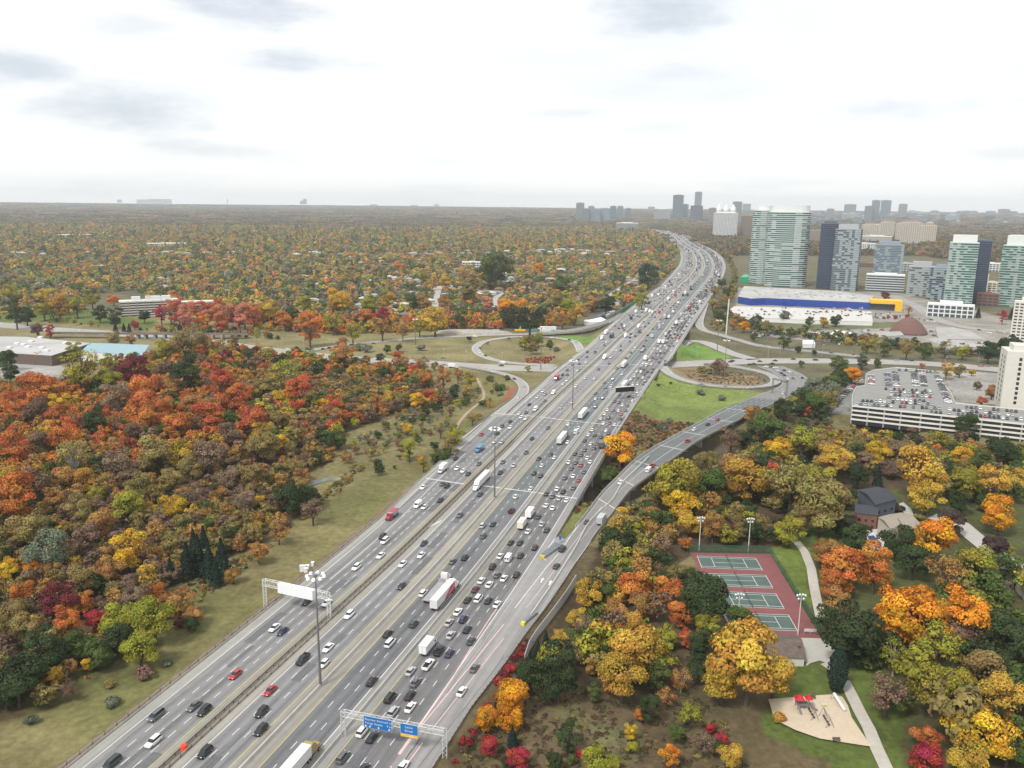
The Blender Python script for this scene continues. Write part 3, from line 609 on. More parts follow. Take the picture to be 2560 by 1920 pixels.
def car_parts(kind):
    if kind in 'sumh':
        Ln, w, H, belt, gb, gt = {'s': (4.8, .91, 1.45, .95, (1.05, -1.85), (.25, -1.05)), 'u': (4.7, .94, 1.72, 1.1, (1.15, -2.2), (.55, -1.85)),
                                  'm': (5.1, .98, 1.82, 1.12, (1.75, -2.45), (.95, -2.2)), 'h': (4.2, .88, 1.5, .97, (1.1, -1.95), (.4, -1.6))}[kind]
        h = Ln/2; mb = MB(); hood = belt-.12
        mb.loft([ring(-h, w*.8, .36, belt-.22), ring(-h+.12, w*.93, .22, belt-.03), ring(-h+.7, w, .17, belt), ring(0, w, .15, belt), ring(gb[0], w, .15, belt-.02), ring(h-.75, w*.97, .17, hood-.04), ring(h-.2, w*.9, .3, hood-.16), ring(h, w*.74, .4, hood-.3)])
        rp = [(-w*.70, gt[1]), (w*.70, gt[1]), (w*.70, gt[0]), (-w*.70, gt[0])]
        mb.prism(rp, H-.05, H, top=[(x*.93, y*.97) for x, y in rp])
        if kind == 'u' or kind == 'm':
            for sx in (-1, 1): mb.tube((sx*w*.62, gt[1]+.2, H+.03), (sx*w*.62, gt[0]-.2, H+.03), .025, n=4)
        parts = [('body', mb.mesh('body', PAINT), True)]
        g = MB(); bp = [(-w*.86, gb[1]), (w*.86, gb[1]), (w*.86, gb[0]), (-w*.86, gb[0])]; tp = [(-w*.685, gt[1]+.02), (w*.685, gt[1]+.02), (w*.685, gt[0]-.02), (-w*.685, gt[0]-.02)]
        g.prism(bp, belt-.03, H-.045, top=tp); parts.append(('windows', g.mesh('windows', GLASS), False))
        parts += wheels((-h+.95, h-.9), w, .34)+lamps(h-.12, -h+.04, w*.66, hood-.22, belt-.2)
        return parts
    if kind == 'p':
        w = .98; mb = MB(); mb.loft([ring(-2.85, w*.92, .5, 1.05), ring(-2.75, w, .42, 1.15), ring(-.85, w, .4, 1.15), ring(1.3, w, .4, 1.15), ring(2.3, w*.97, .42, 1.1), ring(2.75, w*.9, .45, 1.02), ring(2.85, w*.8, .5, .85)])
        rp = [(-w*.72, -.75), (w*.72, -.75), (w*.72, .75), (-w*.72, .75)]; mb.prism(rp, 1.82, 1.87)
        for x0, x1 in ((-w, -w+.1), (w-.1, w)): mb.box(x0, x1, -2.8, -.95, 1.15, 1.42)
        mb.box(-w, w, -2.85, -2.76, 1.1, 1.42)
        parts = [('body', mb.mesh('body', PAINT), True)]
        g = MB(); g.prism([(-w*.87, -.95), (w*.87, -.95), (w*.87, 1.35), (-w*.87, 1.35)], 1.13, 1.82, top=[(-w*.7, -.8), (w*.7, -.8), (w*.7, .7), (-w*.7, .7)]); parts.append(('windows', g.mesh('windows', GLASS), False))
        b = MB(); b.box(-w+.12, w-.12, -2.74, -.98, 1.12, 1.2); parts.append(('cargo_bed', b.mesh('cargo_bed', BLACK), False))
        return parts+wheels((-1.8, 1.85), w, .4)+lamps(2.75, -2.83, w*.75, .85, .95, .2)
    if kind == 'v':
        w = 1.0; mb = MB(); mb.loft([ring(-2.9, w*.95, .4, 2.25), ring(-2.8, w, .35, 2.35), ring(1.2, w, .35, 2.35), ring(1.55, w*.98, .35, 2.25), ring(2.15, w*.97, .35, 1.2), ring(2.75, w*.9, .38, 1.0), ring(2.9, w*.78, .45, .8)])
        parts = [('body', mb.mesh('body', PAINT), True)]
        g = MB(); g.poly([(-w*.8, 1.68, 2.1), (-w*.82, 2.13, 1.3), (w*.82, 2.13, 1.3), (w*.8, 1.68, 2.1)])
        for s in (-1, 1): g.poly([(s*(w+.01), .5, 1.35), (s*(w+.005), 1.85, 1.3), (s*(w+.005), 1.45, 1.95), (s*(w+.01), .5, 2.0)])
        for s in (-1, 1): g.box(s*.45-.3, s*.45+.3, -2.93, -2.88, 1.4, 2.0)
        parts.append(('windows', g.mesh('windows', GLASS), False))
        return parts+wheels((-1.9, 1.9), w, .36)+lamps(2.8, -2.9, w*.7, .8, 1.0, .22)
    if kind in 'bc':     # box truck
        mb = MB(); w = 1.25; hh = 3.55; mb.box(-w, w, -4.3, 2.0, 1.05, hh); mb.box(-w-.03, w+.03, -4.33, 2.03, hh, hh+.05); mb.box(-w-.03, w+.03, -4.33, -4.2, 1.0, 1.1)
        parts = [('cargo_box', mb.mesh('cargo_box', PAINT), True)]
        d = MB(); d.box(-.02, .02, -4.335, -4.32, 1.15, 3.4); d.box(-w, w, -4.33, -4.31, 1.06, 1.12); d.box(-w+.05, -w+.1, -4.335, -4.32, 1.15, 3.45); d.box(w-.1, w-.05, -4.335, -4.32, 1.15, 3.45); d.box(-w+.05, w-.05, -4.335, -4.32, 3.4, 3.45)
        parts.append(('door_seam', d.mesh('door_seam', mat('seam_grey', (.25, .25, .25), .6, nz=0)), False))
        c = MB(); c.loft([ring(2.1, 1.1, .6, 2.35), ring(3.0, 1.1, .5, 2.4), ring(3.35, 1.08, .5, 2.2), ring(3.8, 1.05, .5, 1.45), ring(4.4, .95, .55, 1.3), ring(4.5, .85, .6, 1.1)]); parts.append(('cab', c.mesh('cab', PAINT), True))
        g = MB(); g.poly([(-.95, 3.4, 2.15), (-.97, 3.79, 1.5), (.97, 3.79, 1.5), (.95, 3.4, 2.15)])
        for s in (-1, 1): g.poly([(s*1.115, 2.3, 1.5), (s*1.115, 3.5, 1.5), (s*1.115, 3.25, 2.2), (s*1.115, 2.3, 2.2)])
        parts.append(('windows', g.mesh('windows', GLASS), False))
        f = MB(); f.box(-.5, .5, -4.2, 4.2, .55, 1.0); parts.append(('chassis', f.mesh('chassis', BLACK), False))
        return parts+wheels((-2.8, 3.4), 1.2, .48, .3)+lamps(4.42, -4.35, .8, .9, .95, .2)
    if kind == 'd':      # dump truck
        mb = MB(); w = 1.25
        mb.prism([(-w, -4.2), (w, -4.2), (w, .9), (-w, .9)], 1.2, 2.9, top=[(-w-.05, -4.5), (w+.05, -4.5), (w+.05, 1.0), (-w-.05, 1.0)]); mb.box(-w, w, .9, 1.8, 2.75, 2.9)
        parts = [('dump_body', mb.mesh('dump_body', mat('bare_aluminium', (.42, .43, .44), .4, .3, nz=.1)), False)]
        t = MB(); t.box(-w-.02, w+.02, -4.4, .9, 2.9, 2.98); parts.append(('tarpaulin', t.mesh('tarpaulin', PAINT), True))
        c = MB(); c.loft([ring(1.6, 1.2, .7, 2.85), ring(2.5, 1.2, .6, 2.9), ring(2.9, 1.15, .6, 2.6), ring(3.1, 1.05, .6, 1.9), ring(4.3, .9, .6, 1.75), ring(4.5, .75, .65, 1.4)]); parts.append(('cab', c.mesh('cab', PAINT), True))
        g = MB(); g.poly([(-1, 2.92, 2.6), (-1.02, 3.1, 2.0), (1.02, 3.1, 2.0), (1, 2.92, 2.6)])
        for s in (-1, 1): g.poly([(s*1.215, 1.8, 1.9), (s*1.2, 2.8, 1.9), (s*1.2, 2.65, 2.6), (s*1.215, 1.8, 2.6)])
        parts.append(('windows', g.mesh('windows', GLASS), False))
        f = MB(); f.box(-.5, .5, -4.3, 4.3, .6, 1.2); parts.append(('chassis', f.mesh('chassis', BLACK), False))
        return parts+wheels((-3.7, -2.4, -1.1, 3.6), 1.25, .5, .32)+lamps(4.42, -4.4, .78, 1.0, 1.0, .2)
    if kind in 'tfa':     # tractor + trailer / flatbed / tractor only
        parts = []; w = 1.3
        if kind == 't':
            mb = MB(); mb.box(-w, w, -10.7, 5.5, 1.15, 4.05); mb.box(-w-.02, w+.02, -10.72, 5.52, 4.05, 4.1); parts.append(('trailer', mb.mesh('trailer', WHITE), False))
        if kind == 'f':
            mb = MB(); mb.box(-w, w, -10.7, 3.8, 1.15, 1.4); mb.box(-w, w, 3.7, 3.85, 1.4, 2.8); parts.append(('flat_trailer', mb.mesh('flat_trailer', mat('deck_grey', (.3, .3, .3), .7)), False))
        c = MB(); c.loft([ring(5.75, 1.2, .9, 3.9), ring(6.6, 1.22, .8, 4.0), ring(7.5, 1.2, .7, 3.4), ring(8.05, 1.15, .6, 2.9), ring(8.3, 1.1, .6, 2.05), ring(9.9, .95, .6, 1.75), ring(10.3, .85, .5, 1.5), ring(10.4, .8, .55, 1.2)]); parts.append(('cab', c.mesh('cab', PAINT), True))
        g = MB(); g.poly([(-1.05, 8.07, 2.75), (-1.05, 8.32, 2.1), (1.05, 8.32, 2.1), (1.05, 8.07, 2.75)])
        for s in (-1, 1): g.poly([(s*1.215, 7.0, 2.1), (s*1.15, 8.1, 2.1), (s*1.17, 7.85, 2.75), (s*1.215, 7.0, 2.8)])
        parts.append(('windows', g.mesh('windows', GLASS), False))
        f = MB(); f.box(-.5, .5, -10.2 if kind in 'tf' else 3.0, 9.8, .7, 1.15)
        for s in (-1, 1): f.tube((s*.95, 6.0, .75), (s*.95, 7.2, .75), .3, n=8)
        parts.append(('chassis', f.mesh('chassis', BLACK), False))
        return parts+wheels(((-9.4, -8.1) if kind in 'tf' else ())+(4.2, 5.4, 9.0), 1.28, .5, .4)+lamps(10.25, -10.72 if kind in 'tf' else 2.9, .75, 1.1, 1.0, .22)
PROTO = {k: car_parts(k) for k in 'sumhpvbdtfa'}
MERGED = {}
def merged(kind):
    if kind in MERGED: return MERGED[kind]
    mb = MB(); ml = []
    for n, me, tn in PROTO[kind]:
        if n in ('headlight', 'door_seam'): continue
        i = len(mb.v); mb.v += [tuple(v.co) for v in me.vertices]
        for q in me.polygons:
            m = me.materials[q.material_index]
            if m not in ml: ml.append(m)
            mb.f.append(tuple(i+v for v in q.vertices)); mb.m.append(ml.index(m))
    MERGED[kind] = mb.mesh('vehicle_body', ml); return MERGED[kind]
KN = {'s': ('car', 'sedan', 'car'), 'h': ('car', 'hatchback', 'car'), 'u': ('suv', 'SUV', 'suv'), 'm': ('minivan', 'minivan', 'minivan'), 'p': ('pickup_truck', 'pickup truck', 'pickup truck'), 'v': ('cargo_van', 'cargo van', 'van'),
      'b': ('box_truck', 'box truck', 'truck'), 'd': ('dump_truck', 'dump truck', 'truck'), 't': ('semi_truck', 'semi-trailer truck', 'truck'), 'f': ('flatbed_truck', 'flatbed truck', 'truck'), 'a': ('truck_tractor', 'truck tractor', 'truck')}
CC = {'w': ((.78, .78, .77), 'white'), 'k': ((.02, .021, .024), 'black'), 'g': ((.11, .115, .12), 'grey'), 'l': ((.42, .43, .44), 'silver'), 'r': ((.40, .03, .04), 'red'), 'b': ((.05, .20, .34), 'blue'), 'n': ((.035, .05, .045), 'dark green'),
      'y': ((.30, .22, .08), 'gold'), 'o': ((.11, .015, .025), 'maroon'), 'c': ((.62, .60, .50), 'cream'), 'v': ((.03, .035, .08), 'navy'), 'e': ((.03, .09, .30), 'bright blue')}
VEH = []    # for labels
def vehicle(kind, colc, x, y, z, az, where, parts=None, extra=None, kn=None):
    nm, word, cat = kn or KN[kind]; c, cw = CC[colc]; k = random.uniform(.88, 1.12); c = tuple(v*k for v in c)
    if parts is None: parts = depth(x, y, z) < 300
    if parts:
        o = bpy.data.objects.new(nm, None); link(o)
        for n, me, tn in PROTO[kind]:
            p = bpy.data.objects.new(n, me); p.parent = o; COL.objects.link(p)
            if tn: p.color = (*c, 1) if not (n == 'tarpaulin' and colc == 'b') else (.05, .05, .055, 1)
    else:
        o = link(bpy.data.objects.new(nm, merged(kind))); o.color = (*c, 1)
    o.location = (x, y, z); o.rotation_euler = (0, 0, -az); o['category'] = cat
    VEH.append((o, cw, word, where, extra)); return o
VL = {
'r1': "310 1605 m n;730 1395 u w;760 1140 m g;1120 1040 s g;1230 1090 u k;1535 730 s r;1915 270 s w;1998 305 s v;1235 1500 u k;1785 1280 u k;1800 1105 u k;1875 890 s r",
'r2': "270 12 s k;458 25 s w;228 588 p k;440 625 h w;487 470 s w;680 143 u w;1065 325 s k;1088 420 m w;1320 232 u n;910 800 u k;1757 110 s w;1667 217 s l;1810 185 u v;1843 282 s k;1683 340 s l;1893 400 s n;1575 500 p k;1673 520 s v;1465 637 p w;1290 697 s l;1345 808 s g;1283 935 s k;1094 960 m k;1127 1100 u l;1297 1053 s w;1922 665 s g;1795 897 s w;903 1345 s k;812 1290 u w;627 1550 u g;1212 1640 s w;818 1668 s k;1455 445 b w",
'r3': "980 1252 u w;1228 1137 s w;1243 950 u k;1272 993 m w;1340 733 d r;1590 622 v w;1660 658 s w;1815 590 s k;1655 465 s w;1838 430 s g;1878 450 u k;1843 280 b w;1985 277 s w;2037 300 s w;2090 330 s n;1967 178 s k;1655 1015 s v;1627 1133 s w;1442 1220 s w;1437 1437 s v;2005 737 s g;1940 1192 s g;2060 1157 u k;1645 1507 u w",
'r4': "388 80 d b;535 15 s w;605 17 s l;380 230 s g;615 213 s g;725 248 s l;595 317 s n;393 532 s n;852 120 s g;972 178 s k;1095 138 s v;1130 170 s w;1007 248 s w;937 325 u k;995 350 u k;897 475 s w;760 554 s w;712 697 p o;412 840 u l;522 824 s v;430 944 u g;883 715 b w;805 822 b c;968 752 s n;1008 826 s l;1052 884 u n;868 896 s w;692 1005 s k;787 1007 s k;928 1057 u k;587 1140 s w;678 1145 v w;787 1135 u n;510 1245 u k;565 1326 s g;625 1359 s w;745 1324 u k;397 1381 s w;482 1421 s w;340 1466 s o;270 1571 s k;370 1560 m w;473 1579 s k;565 1616 s w;1048 641 s w;1115 666 s w;1052 527 s k;1113 550 s g;1178 572 s l;1260 591 s w;1157 478 s w;1217 507 u k;1317 466 s g;1237 369 s g;1318 352 s w;1383 393 s r;1305 278 s g;1433 309 s g;1395 243 s r;1490 213 s w;1455 173 s w;1347 219 s g;1277 216 s w;1337 132 s k;1397 143 s g;1438 92 s g;1520 76 s g;1555 34 s g;1598 42 b g;1490 32 s w",
'q': "1123 1024 s r;1340 1012 s k;1410 912 u g;1525 927 s w;1515 847 s k;1675 787 s w;1735 807 s w;1640 737 s w;1745 722 s g;1875 662 v w;1783 612 s k;2010 562 s g;1893 514 s w;2000 468 u l;1975 428 s w;2125 437 v w;2058 934 s g;1828 1082 s k",
'e': "588 602 s w;640 554 s w;505 520 b r;588 477 s k;653 479 s g;650 414 s g;790 420 s w;820 327 s g;735 337 s g;805 272 s k;915 302 s w;925 230 s g;932 162 s k;1040 168 p o;1058 99 s l;1167 69 s g;1195 24 s w;1150 17 s l;170 1360 s k;90 1552 s g;400 1209 s l;575 932 s l;725 860 s w;768 640 u w;893 524 s w;1033 534 s w;1083 402 s g;1227 322 s g;1243 237 s w;1170 235 b w;1333 137 s w;1390 139 s o;1392 79 s g;1515 17 s g;255 1632 s k;425 1577 s v;775 1252 v w;810 1212 s w;660 1407 s w;672 1162 s w;1045 922 u k;1045 807 s w;1145 802 u n;1047 734 s k;1185 654 s g;1262 640 p w;1165 585 s g;1283 539 u n;1408 469 s w;1338 387 s g;1463 242 s k;1532 169 s k;1595 99 s w;1740 4 s k;908 1515 s g;1023 1492 s g;978 1430 s w;1073 1430 s g;905 1385 s k;950 1305 s w;1045 1317 s k;1122 1339 s k;1237 1289 u k;1003 1239 s w;1190 1245 s w;1165 1149 s w;1250 1145 s g;1320 1167 s w;1390 1085 s k;1225 1072 u n;1125 1082 s w;1183 1019 s w;1415 1024 s r;1215 964 s w;1295 969 s g;1370 972 s w;1460 969 s g;1427 897 s w;1495 907 s g;1315 844 s k;1375 859 s n;1557 834 s w;1510 772 s k;1590 770 s w;1630 717 s w;1585 682 s l;1510 667 s o;1562 607 s w;1622 607 s w;1698 614 s k;1735 567 u k;1533 542 s w;1620 522 s n;1697 517 s w;1783 505 s g;1577 494 s w;1717 469 s o;1617 432 s w;1672 437 u w;1752 434 s k;1818 439 s k;1655 384 s g;1707 404 s k;1838 397 s n;1700 320 s w;1747 332 v w;1818 327 s w;1790 280 s w;1735 250 b w;1832 239 s k;1880 254 u k;1917 299 s k;1950 240 s g;1912 209 s l;1880 177 s g;1943 152 u w;1940 176 s k;1995 174 s k;1820 162 s w;1852 117 s w;1905 124 u w;2028 107 u w;2028 142 s g;2093 145 s w;1890 75 s g;1945 82 s w;2003 72 s w;2060 77 s k;2123 77 s g;1925 20 b w;1980 26 b w;2030 32 s k;2088 32 s g;2175 17 u w;1375 757 s k",
'h': "1365 92 b w;1240 322 b w;1275 336 b w;1635 203 b w;1565 327 b w;1505 397 b w;1280 668 b l;1495 147 b w;1565 48 b w;1090 528 b w;905 655 b w;885 520 v w;575 690 b c;1610 480 b w;1683 452 v w;1460 628 v w;690 470 s w",
}
LANEOFF = [lambda s: B1(s)-4.1, lambda s: B1(s)-7.7, lambda s: B1(s)-11.2, lambda s: B1(s)-14.7, lambda s: B1(s)-18.3, lambda s: B1(s)+7.05, lambda s: B1(s)+10.5, lambda s: B1(s)+14.0,
           lambda s: B2(s)+5.1, lambda s: B2(s)+8.3, lambda s: B2(s)+11.5, lambda s: 4.7, lambda s: 8.2, lambda s: 11.7, lambda s: 15.2]
CWN = ('outer left carriageway', 'inner left carriageway', 'inner right carriageway', 'outer right carriageway')
def cway(s, off): return 0 if off < B1(s) else 1 if off < B2(s) else 2 if off < 0 else 3
occupied = []
for fr, txt in VL.items():
    for it in txt.split(';'):
        x, y, kd, cl = it.split(); px, py = fp(fr, float(x), float(y))
        big = kd in 'bvdt'; X, Y = G(px, py, 1.6 if big else .75); s, off = SO(X, Y)
        if fr == 'h' and s < 815: pass
        for lf in LANEOFF:
            if abs(off-lf(s)) < .9: off = off*.45+lf(s)*.55; break
        X, Y = HW(s, off); cw = cway(s, off); az_ = hdg(s)+(math.pi if cw < 2 else 0)
        occupied.append((s, off)); vehicle(kd, cl, X, Y, .05, az_, CWN[cw])
def semi(fr, xf, yf, xr, yr, colc, fwd, kind='t', trailer=None, lab=None, parts=None):
    """tractor front and trailer tail measured in the photo"""
    a = G(*fp(fr, xf, yf), 1.2); b = G(*fp(fr, xr, yr), 1.6); s0, o0 = SO(*a); s1, o1 = SO(*b); s = (s0+s1)/2; off = (o0+o1)/2
    X, Y = HW(s, off); occupied.append((s, off)); occupied.append((s-8, off)); occupied.append((s+8, off))
    o = vehicle(kind, colc, X, Y, .05, hdg(s)+(0 if fwd else math.pi), CWN[cway(s, off)], parts=True if parts is None else parts, extra=lab)
    if trailer is not None:
        for c in o.children:
            if 'trailer' in c.name: c.color = (*trailer, 1)
    return o
sr = semi('r3', 1995, 1400, 1740, 1645, 'w', True, lab='semi-trailer truck with white cab and red swoosh on its long white trailer')
mb = MB()     # red panel on the trailer side and roof (visible livery)
for sx in (1.312,):
    mb.poly([(sx, 5.3, 1.25), (sx, 5.3, 3.9), (sx, 1.5, 3.8), (sx, -3.4, 1.6), (sx, -3.6, 1.25)])
mb.build('red_livery', mat('red_livery', (.55, .02, .05), .4, nz=0), sr)
mb = MB()
for k in range(4): mb.poly([(1.322, 4.6-k*1.35, 2.9-k*.25), (1.322, 4.0-k*1.35, 2.9-k*.25), (1.322, 3.8-k*1.35, 2.2-k*.25), (1.322, 4.4-k*1.35, 2.2-k*.25)])
mb.build('white_lettering', WHITE, sr)
semi('r2', 330, 1450, -55, 1890, 'y', True, lab='semi-trailer truck with golden cab and white trailer at the bottom edge')
semi('r4', 330, 520, 480, 315, 'w', False, lab='white semi-trailer truck coming down the inner left carriageway behind the second light mast')
semi('r3', 1925, 1320, 1650, 1590, 'w', True, 'f', lab='flatbed truck with white cab and empty grey deck beside the red swoosh truck')
semi('e', 665, 1290, 520, 1420, 'o', True, lab='semi-trailer truck with dark red cab and white trailer, inner right carriageway', parts=True)
semi('e', 935, 960, 820, 1080, 'w', True, lab='all-white semi-trailer truck just above the one with the dark red cab', parts=True)
semi('e', 1485, 290, 1405, 385, 'l', True, lab='white rounded tanker-like semi truck far up the inner right carriageway', parts=True)
semi('e', 1495, 580, 1405, 665, 'w', True, lab='white semi-trailer truck behind the black message board', parts=True)
semi('e', 1725, 90, 1670, 165, 'o', True, 'f', lab='flatbed truck with dark red cab and grey load, far inner right carriageway', parts=True)
# ramp and arterial traffic
def roadveh(kd, cl, px, py, line, where, rev=False, lane=0., extra=None):
    best = None
    for j in range(len(line)-1):
        a, b = line[j], line[j+1]; m = ((a[0]+b[0])/2, (a[1]+b[1])/2, (a[2]+b[2])/2); q = proj(*m)
        d = math.hypot(q[0]-px, (q[1]-py)*1.6)
        if best is None or d < best[0]: best = (d, j)
    a, b = line[best[1]], line[best[1]+1]; az_ = math.atan2(b[0]-a[0], b[1]-a[1]); z = (a[2]+b[2])/2
    x, y = G(px, py, z+.7); return vehicle(kd, cl, x, y, z+.04, az_+(math.pi if rev else 0), where, extra=extra)
for fr, x, y, kd, cl in (('r4', 1785, 415, 's', 'w'), ('r4', 1452, 803, 's', 'k'), ('r4', 1208, 1074, 'm', 'k'), ('r4', 1150, 1240, 's', 'n'), ('R', 933, 882, 'u', 'w'), ('R', 1065, 829, 's', 'k'), ('R', 1162, 783, 's', 'r'), ('R', 1813, 521, 's', 'w'), ('R', 1905, 376, 's', 'g'), ('R', 1997, 371, 's', 'k'), ('R', 1848, 405, 's', 'n'), ('R', 1850, 380, 's', 'w'), ('R', 1820, 345, 's', 'k'), ('R', 1905, 335, 's', 'l'), ('R', 1790, 325, 's', 'o'), ('R', 1870, 310, 's', 'w'), ('R', 1818, 297, 's', 'k'), ('R', 1755, 299, 's', 'w')):
    roadveh(kd, cl, *fp(fr, x, y), Fc, 'curved exit ramp on the right', rev=y < 700 and fr == 'R' and False)
o = roadveh('b', 'l', *fp('r4', 1597, 800), Fc, 'curved exit ramp on the right', extra='pale grey box truck parked beside the temporary barrier on the exit ramp')
for x, y, kd, cl, ex in ((868, 998, 'p', 'r', 'red works pickup on the closed outer lane of the ramp bridge'), (520, 1240, 'p', 'r', 'red works pickup half hidden by trees on the ramp bridge'), (480, 1285, 'v', 'w', 'white works van half hidden by trees on the ramp bridge')):
    roadveh(kd, cl, *fp('R', x, y), Fc, 'ramp', extra=ex)
for x, y, kd, cl in ((1008, 440, 's', 'v'), (1243, 466, 's', 'e'), (1480, 468, 's', 'w'), (645, 208, 's', 'g'), (645, 238, 's', 'k')): roadveh(kd, cl, *fp('R', x, y), RLR, 'right loop ramp', rev=False)
for fr, x, y, kd, cl in (('q', 1635, 512, 's', 'w'), ('q', 1713, 370, 's', 'l'), ('q', 1580, 258, 's', 'k'), ('q', 1285, 155, 's', 'w')): roadveh(kd, cl, *fp(fr, x, y), ORL, 'left exit ramp', rev=True)
LLR = [r for r in ROADOBJ if r[0] == 'loop_ramp'][0][4]
for x, y, kd, cl in ((1075, 1047, 's', 'k'), (1027, 1077, 's', 'g'), (1025, 1105, 's', 'w'), (1065, 1127, 's', 'k'), (1212, 1018, 's', 'k'), (1300, 1008, 's', 'w'), (1490, 1012, 's', 'w'), (1603, 1027, 's', 'k'), (1650, 1042, 's', 'l'), (1667, 1088, 's', 'w')): roadveh(kd, cl, *fp('M', x, y), LLR, 'left loop ramp')
for x, y, kd, cl in ((20, 1085, 's', 'k'), (60, 1077, 's', 'k'), (100, 1072, 's', 'g'), (145, 1067, 's', 'k'), (200, 1057, 's', 'g'), (290, 1050, 's', 'w'), (345, 1049, 's', 'g'), (1000, 1007, 'v', 'w')): roadveh(kd, cl, *fp('M', x, y), LU, 'left slip ramp')
for fr, x, y, kd, cl in (('M', 1170, 1178, 'v', 'w'), ('M', 1165, 1192, 's', 'k'), ('M', 795, 1187, 's', 'k'), ('M', 790, 1144, 's', 'g'), ('M', 555, 1167, 's', 'k'), ('M', 290, 1162, 's', 'k'), ('J', 95, 925, 's', 'w'), ('J', 290, 940, 's', 'w'), ('J', 515, 965, 's', 'w'), ('J', 1850, 1085, 's', 'w'),
     ('R', 1290, 213, 's', 'k'), ('R', 1310, 203, 's', 'k'), ('R', 1480, 240, 's', 'k'), ('R', 1520, 232, 's', 'g'), ('R', 1580, 208, 's', 'k'), ('R', 1727, 202, 's', 'k'), ('R', 1697, 231, 's', 'k'), ('R', 1910, 186, 's', 'k'), ('R', 2130, 195, 's', 'k'), ('R', 1645, 262, 's', 'w'), ('R', 1690, 262, 's', 'g'), ('R', 1733, 270, 's', 'w'),
     ('Q', 310, 124, 's', 'g'), ('Q', 540, 143, 's', 'k'), ('Q', 590, 186, 's', 'k'), ('Q', 680, 196, 's', 'w'), ('Q', 825, 165, 's', 'k'), ('Q', 955, 198, 's', 'l'), ('Q', 1100, 200, 's', 'k'), ('Q', 1275, 198, 's', 'g'), ('Q', 1420, 218, 's', 'r'), ('Q', 1505, 236, 's', 'k'), ('Q', 1497, 250, 's', 'w'), ('Q', 1775, 240, 's', 'k'), ('Q', 1785, 256, 's', 'r'), ('Q', 1850, 254, 's', 'g'), ('Q', 320, 182, 's', 'k'), ('Q', 150, 194, 's', 'k')):
    roadveh(kd, cl, *fp(fr, x, y), ART, 'arterial road '+('left' if fr in 'MJ' else 'right')+' of the highway', rev=random.random() < .4)
roadveh('b', 'w', *fp('q', 735, 98), ART, 'arterial', extra='long white box truck with dark slots where the left exit ramp leaves the arterial')
# mass of distant traffic
mb = MB(); tc_ = []
def tiny(x, y, az_, big, c):
    ca, sa = math.cos(az_), math.sin(az_); i = len(mb.f)
    def P(px, py): return (x+px*ca+py*sa, y-px*sa+py*ca)
    if big:
        L2 = random.choice((4, 4, 7.5)); mb.prism([P(-1.25, -L2), P(1.25, -L2), P(1.25, L2-2), P(-1.25, L2-2)], .8, 3.8); mb.prism([P(-1.1, L2-2), P(1.1, L2-2), P(1.1, L2), P(-1.1, L2)], .4, 2.6); tc_.extend([c]*12)
    else:
        mb.prism([P(-.9, -2.3), P(.9, -2.3), P(.9, 2.3), P(-.9, 2.3)], .25, .95); tc_.extend([c]*6)
        mb.prism([P(-.8, -1.8), P(.8, -1.8), P(.8, 1.0), P(-.8, 1.0)], .95, 1.42, top=[P(-.65, -1.2), P(.65, -1.2), P(.65, .4), P(-.65, .4)]); tc_.extend([(.02, .02, .025)]*4+[c]*2)
for li_, lf in enumerate(LANEOFF+[lambda s: 18.7]):
    gap = 42 if li_ < 5 else 38 if li_ < 8 else 44 if li_ < 11 else 13.5
    s = 812+random.random()*gap
    while s < 4700:
        off = lf(s)+random.uniform(-.3, .3)
        if all(abs(s-a) > 7 or abs(off-b) > 2 for a, b in occupied):
            cw = cway(s, off); x, y = HW(s, off)
            tiny(x, y, hdg(s), random.random() < (.1 if cw != 3 else .05), CC[random.choice('wwwwllgggkkkkvrn')][0])
        s += gap*random.uniform(.45, 1.6) if li_ < 11 else gap*random.uniform(.6, 1.4)
ft = mb.build('distant_traffic', mat('far_paint', (1, 1, 1), .4, nz=0, attr='col')); tint(ft, lambda i, p: tc_[i]); tag(ft, 'dense distant traffic filling the far lanes of the highway', 'traffic', kind='stuff')
# ------------------------------------------------------------------ vegetation
def leafmat(name, inst):
    m = bpy.data.materials.new(name); m.use_nodes = True; t = m.node_tree; p = t.nodes['Principled BSDF']; ln = t.links.new
    p.inputs['Roughness'].default_value = .75; p.inputs['Specular IOR Level'].default_value = .15
    if inst: c = t.nodes.new('ShaderNodeAttribute'); c.attribute_type = 'INSTANCER'; c.attribute_name = 'tint'; c = c.outputs['Color']
    else: c = t.nodes.new('ShaderNodeObjectInfo').outputs['Color']
    v = t.nodes.new('ShaderNodeAttribute'); v.attribute_name = 'v'
    hs = t.nodes.new('ShaderNodeHueSaturation'); ln(c, hs.inputs['Color'])
    a = t.nodes.new('ShaderNodeMapRange'); ln(v.outputs['Vector'], a.inputs[0])
    sx = t.nodes.new('ShaderNodeSeparateXYZ'); ln(v.outputs['Vector'], sx.inputs[0])
    ln(sx.outputs[0], a.inputs[0]); a.inputs[3].default_value = .482 if inst else .468; a.inputs[4].default_value = .522 if inst else .532; ln(a.outputs[0], hs.inputs['Hue'])
    b = t.nodes.new('ShaderNodeMapRange'); ln(sx.outputs[1], b.inputs[0]); b.inputs[3].default_value = .42; b.inputs[4].default_value = 1.5; ln(b.outputs[0], hs.inputs['Value'])
    ln(hs.outputs[0], p.inputs['Base Color'])
    tr = t.nodes.new('ShaderNodeBsdfTranslucent'); ln(hs.outputs[0], tr.inputs[0]); mx = t.nodes.new('ShaderNodeMixShader'); mx.inputs[0].default_value = .22
    o = t.nodes['Material Output']; ln(p.outputs[0], mx.inputs[1]); ln(tr.outputs[0], mx.inputs[2]); ln(mx.outputs[0], o.inputs[0]); return m
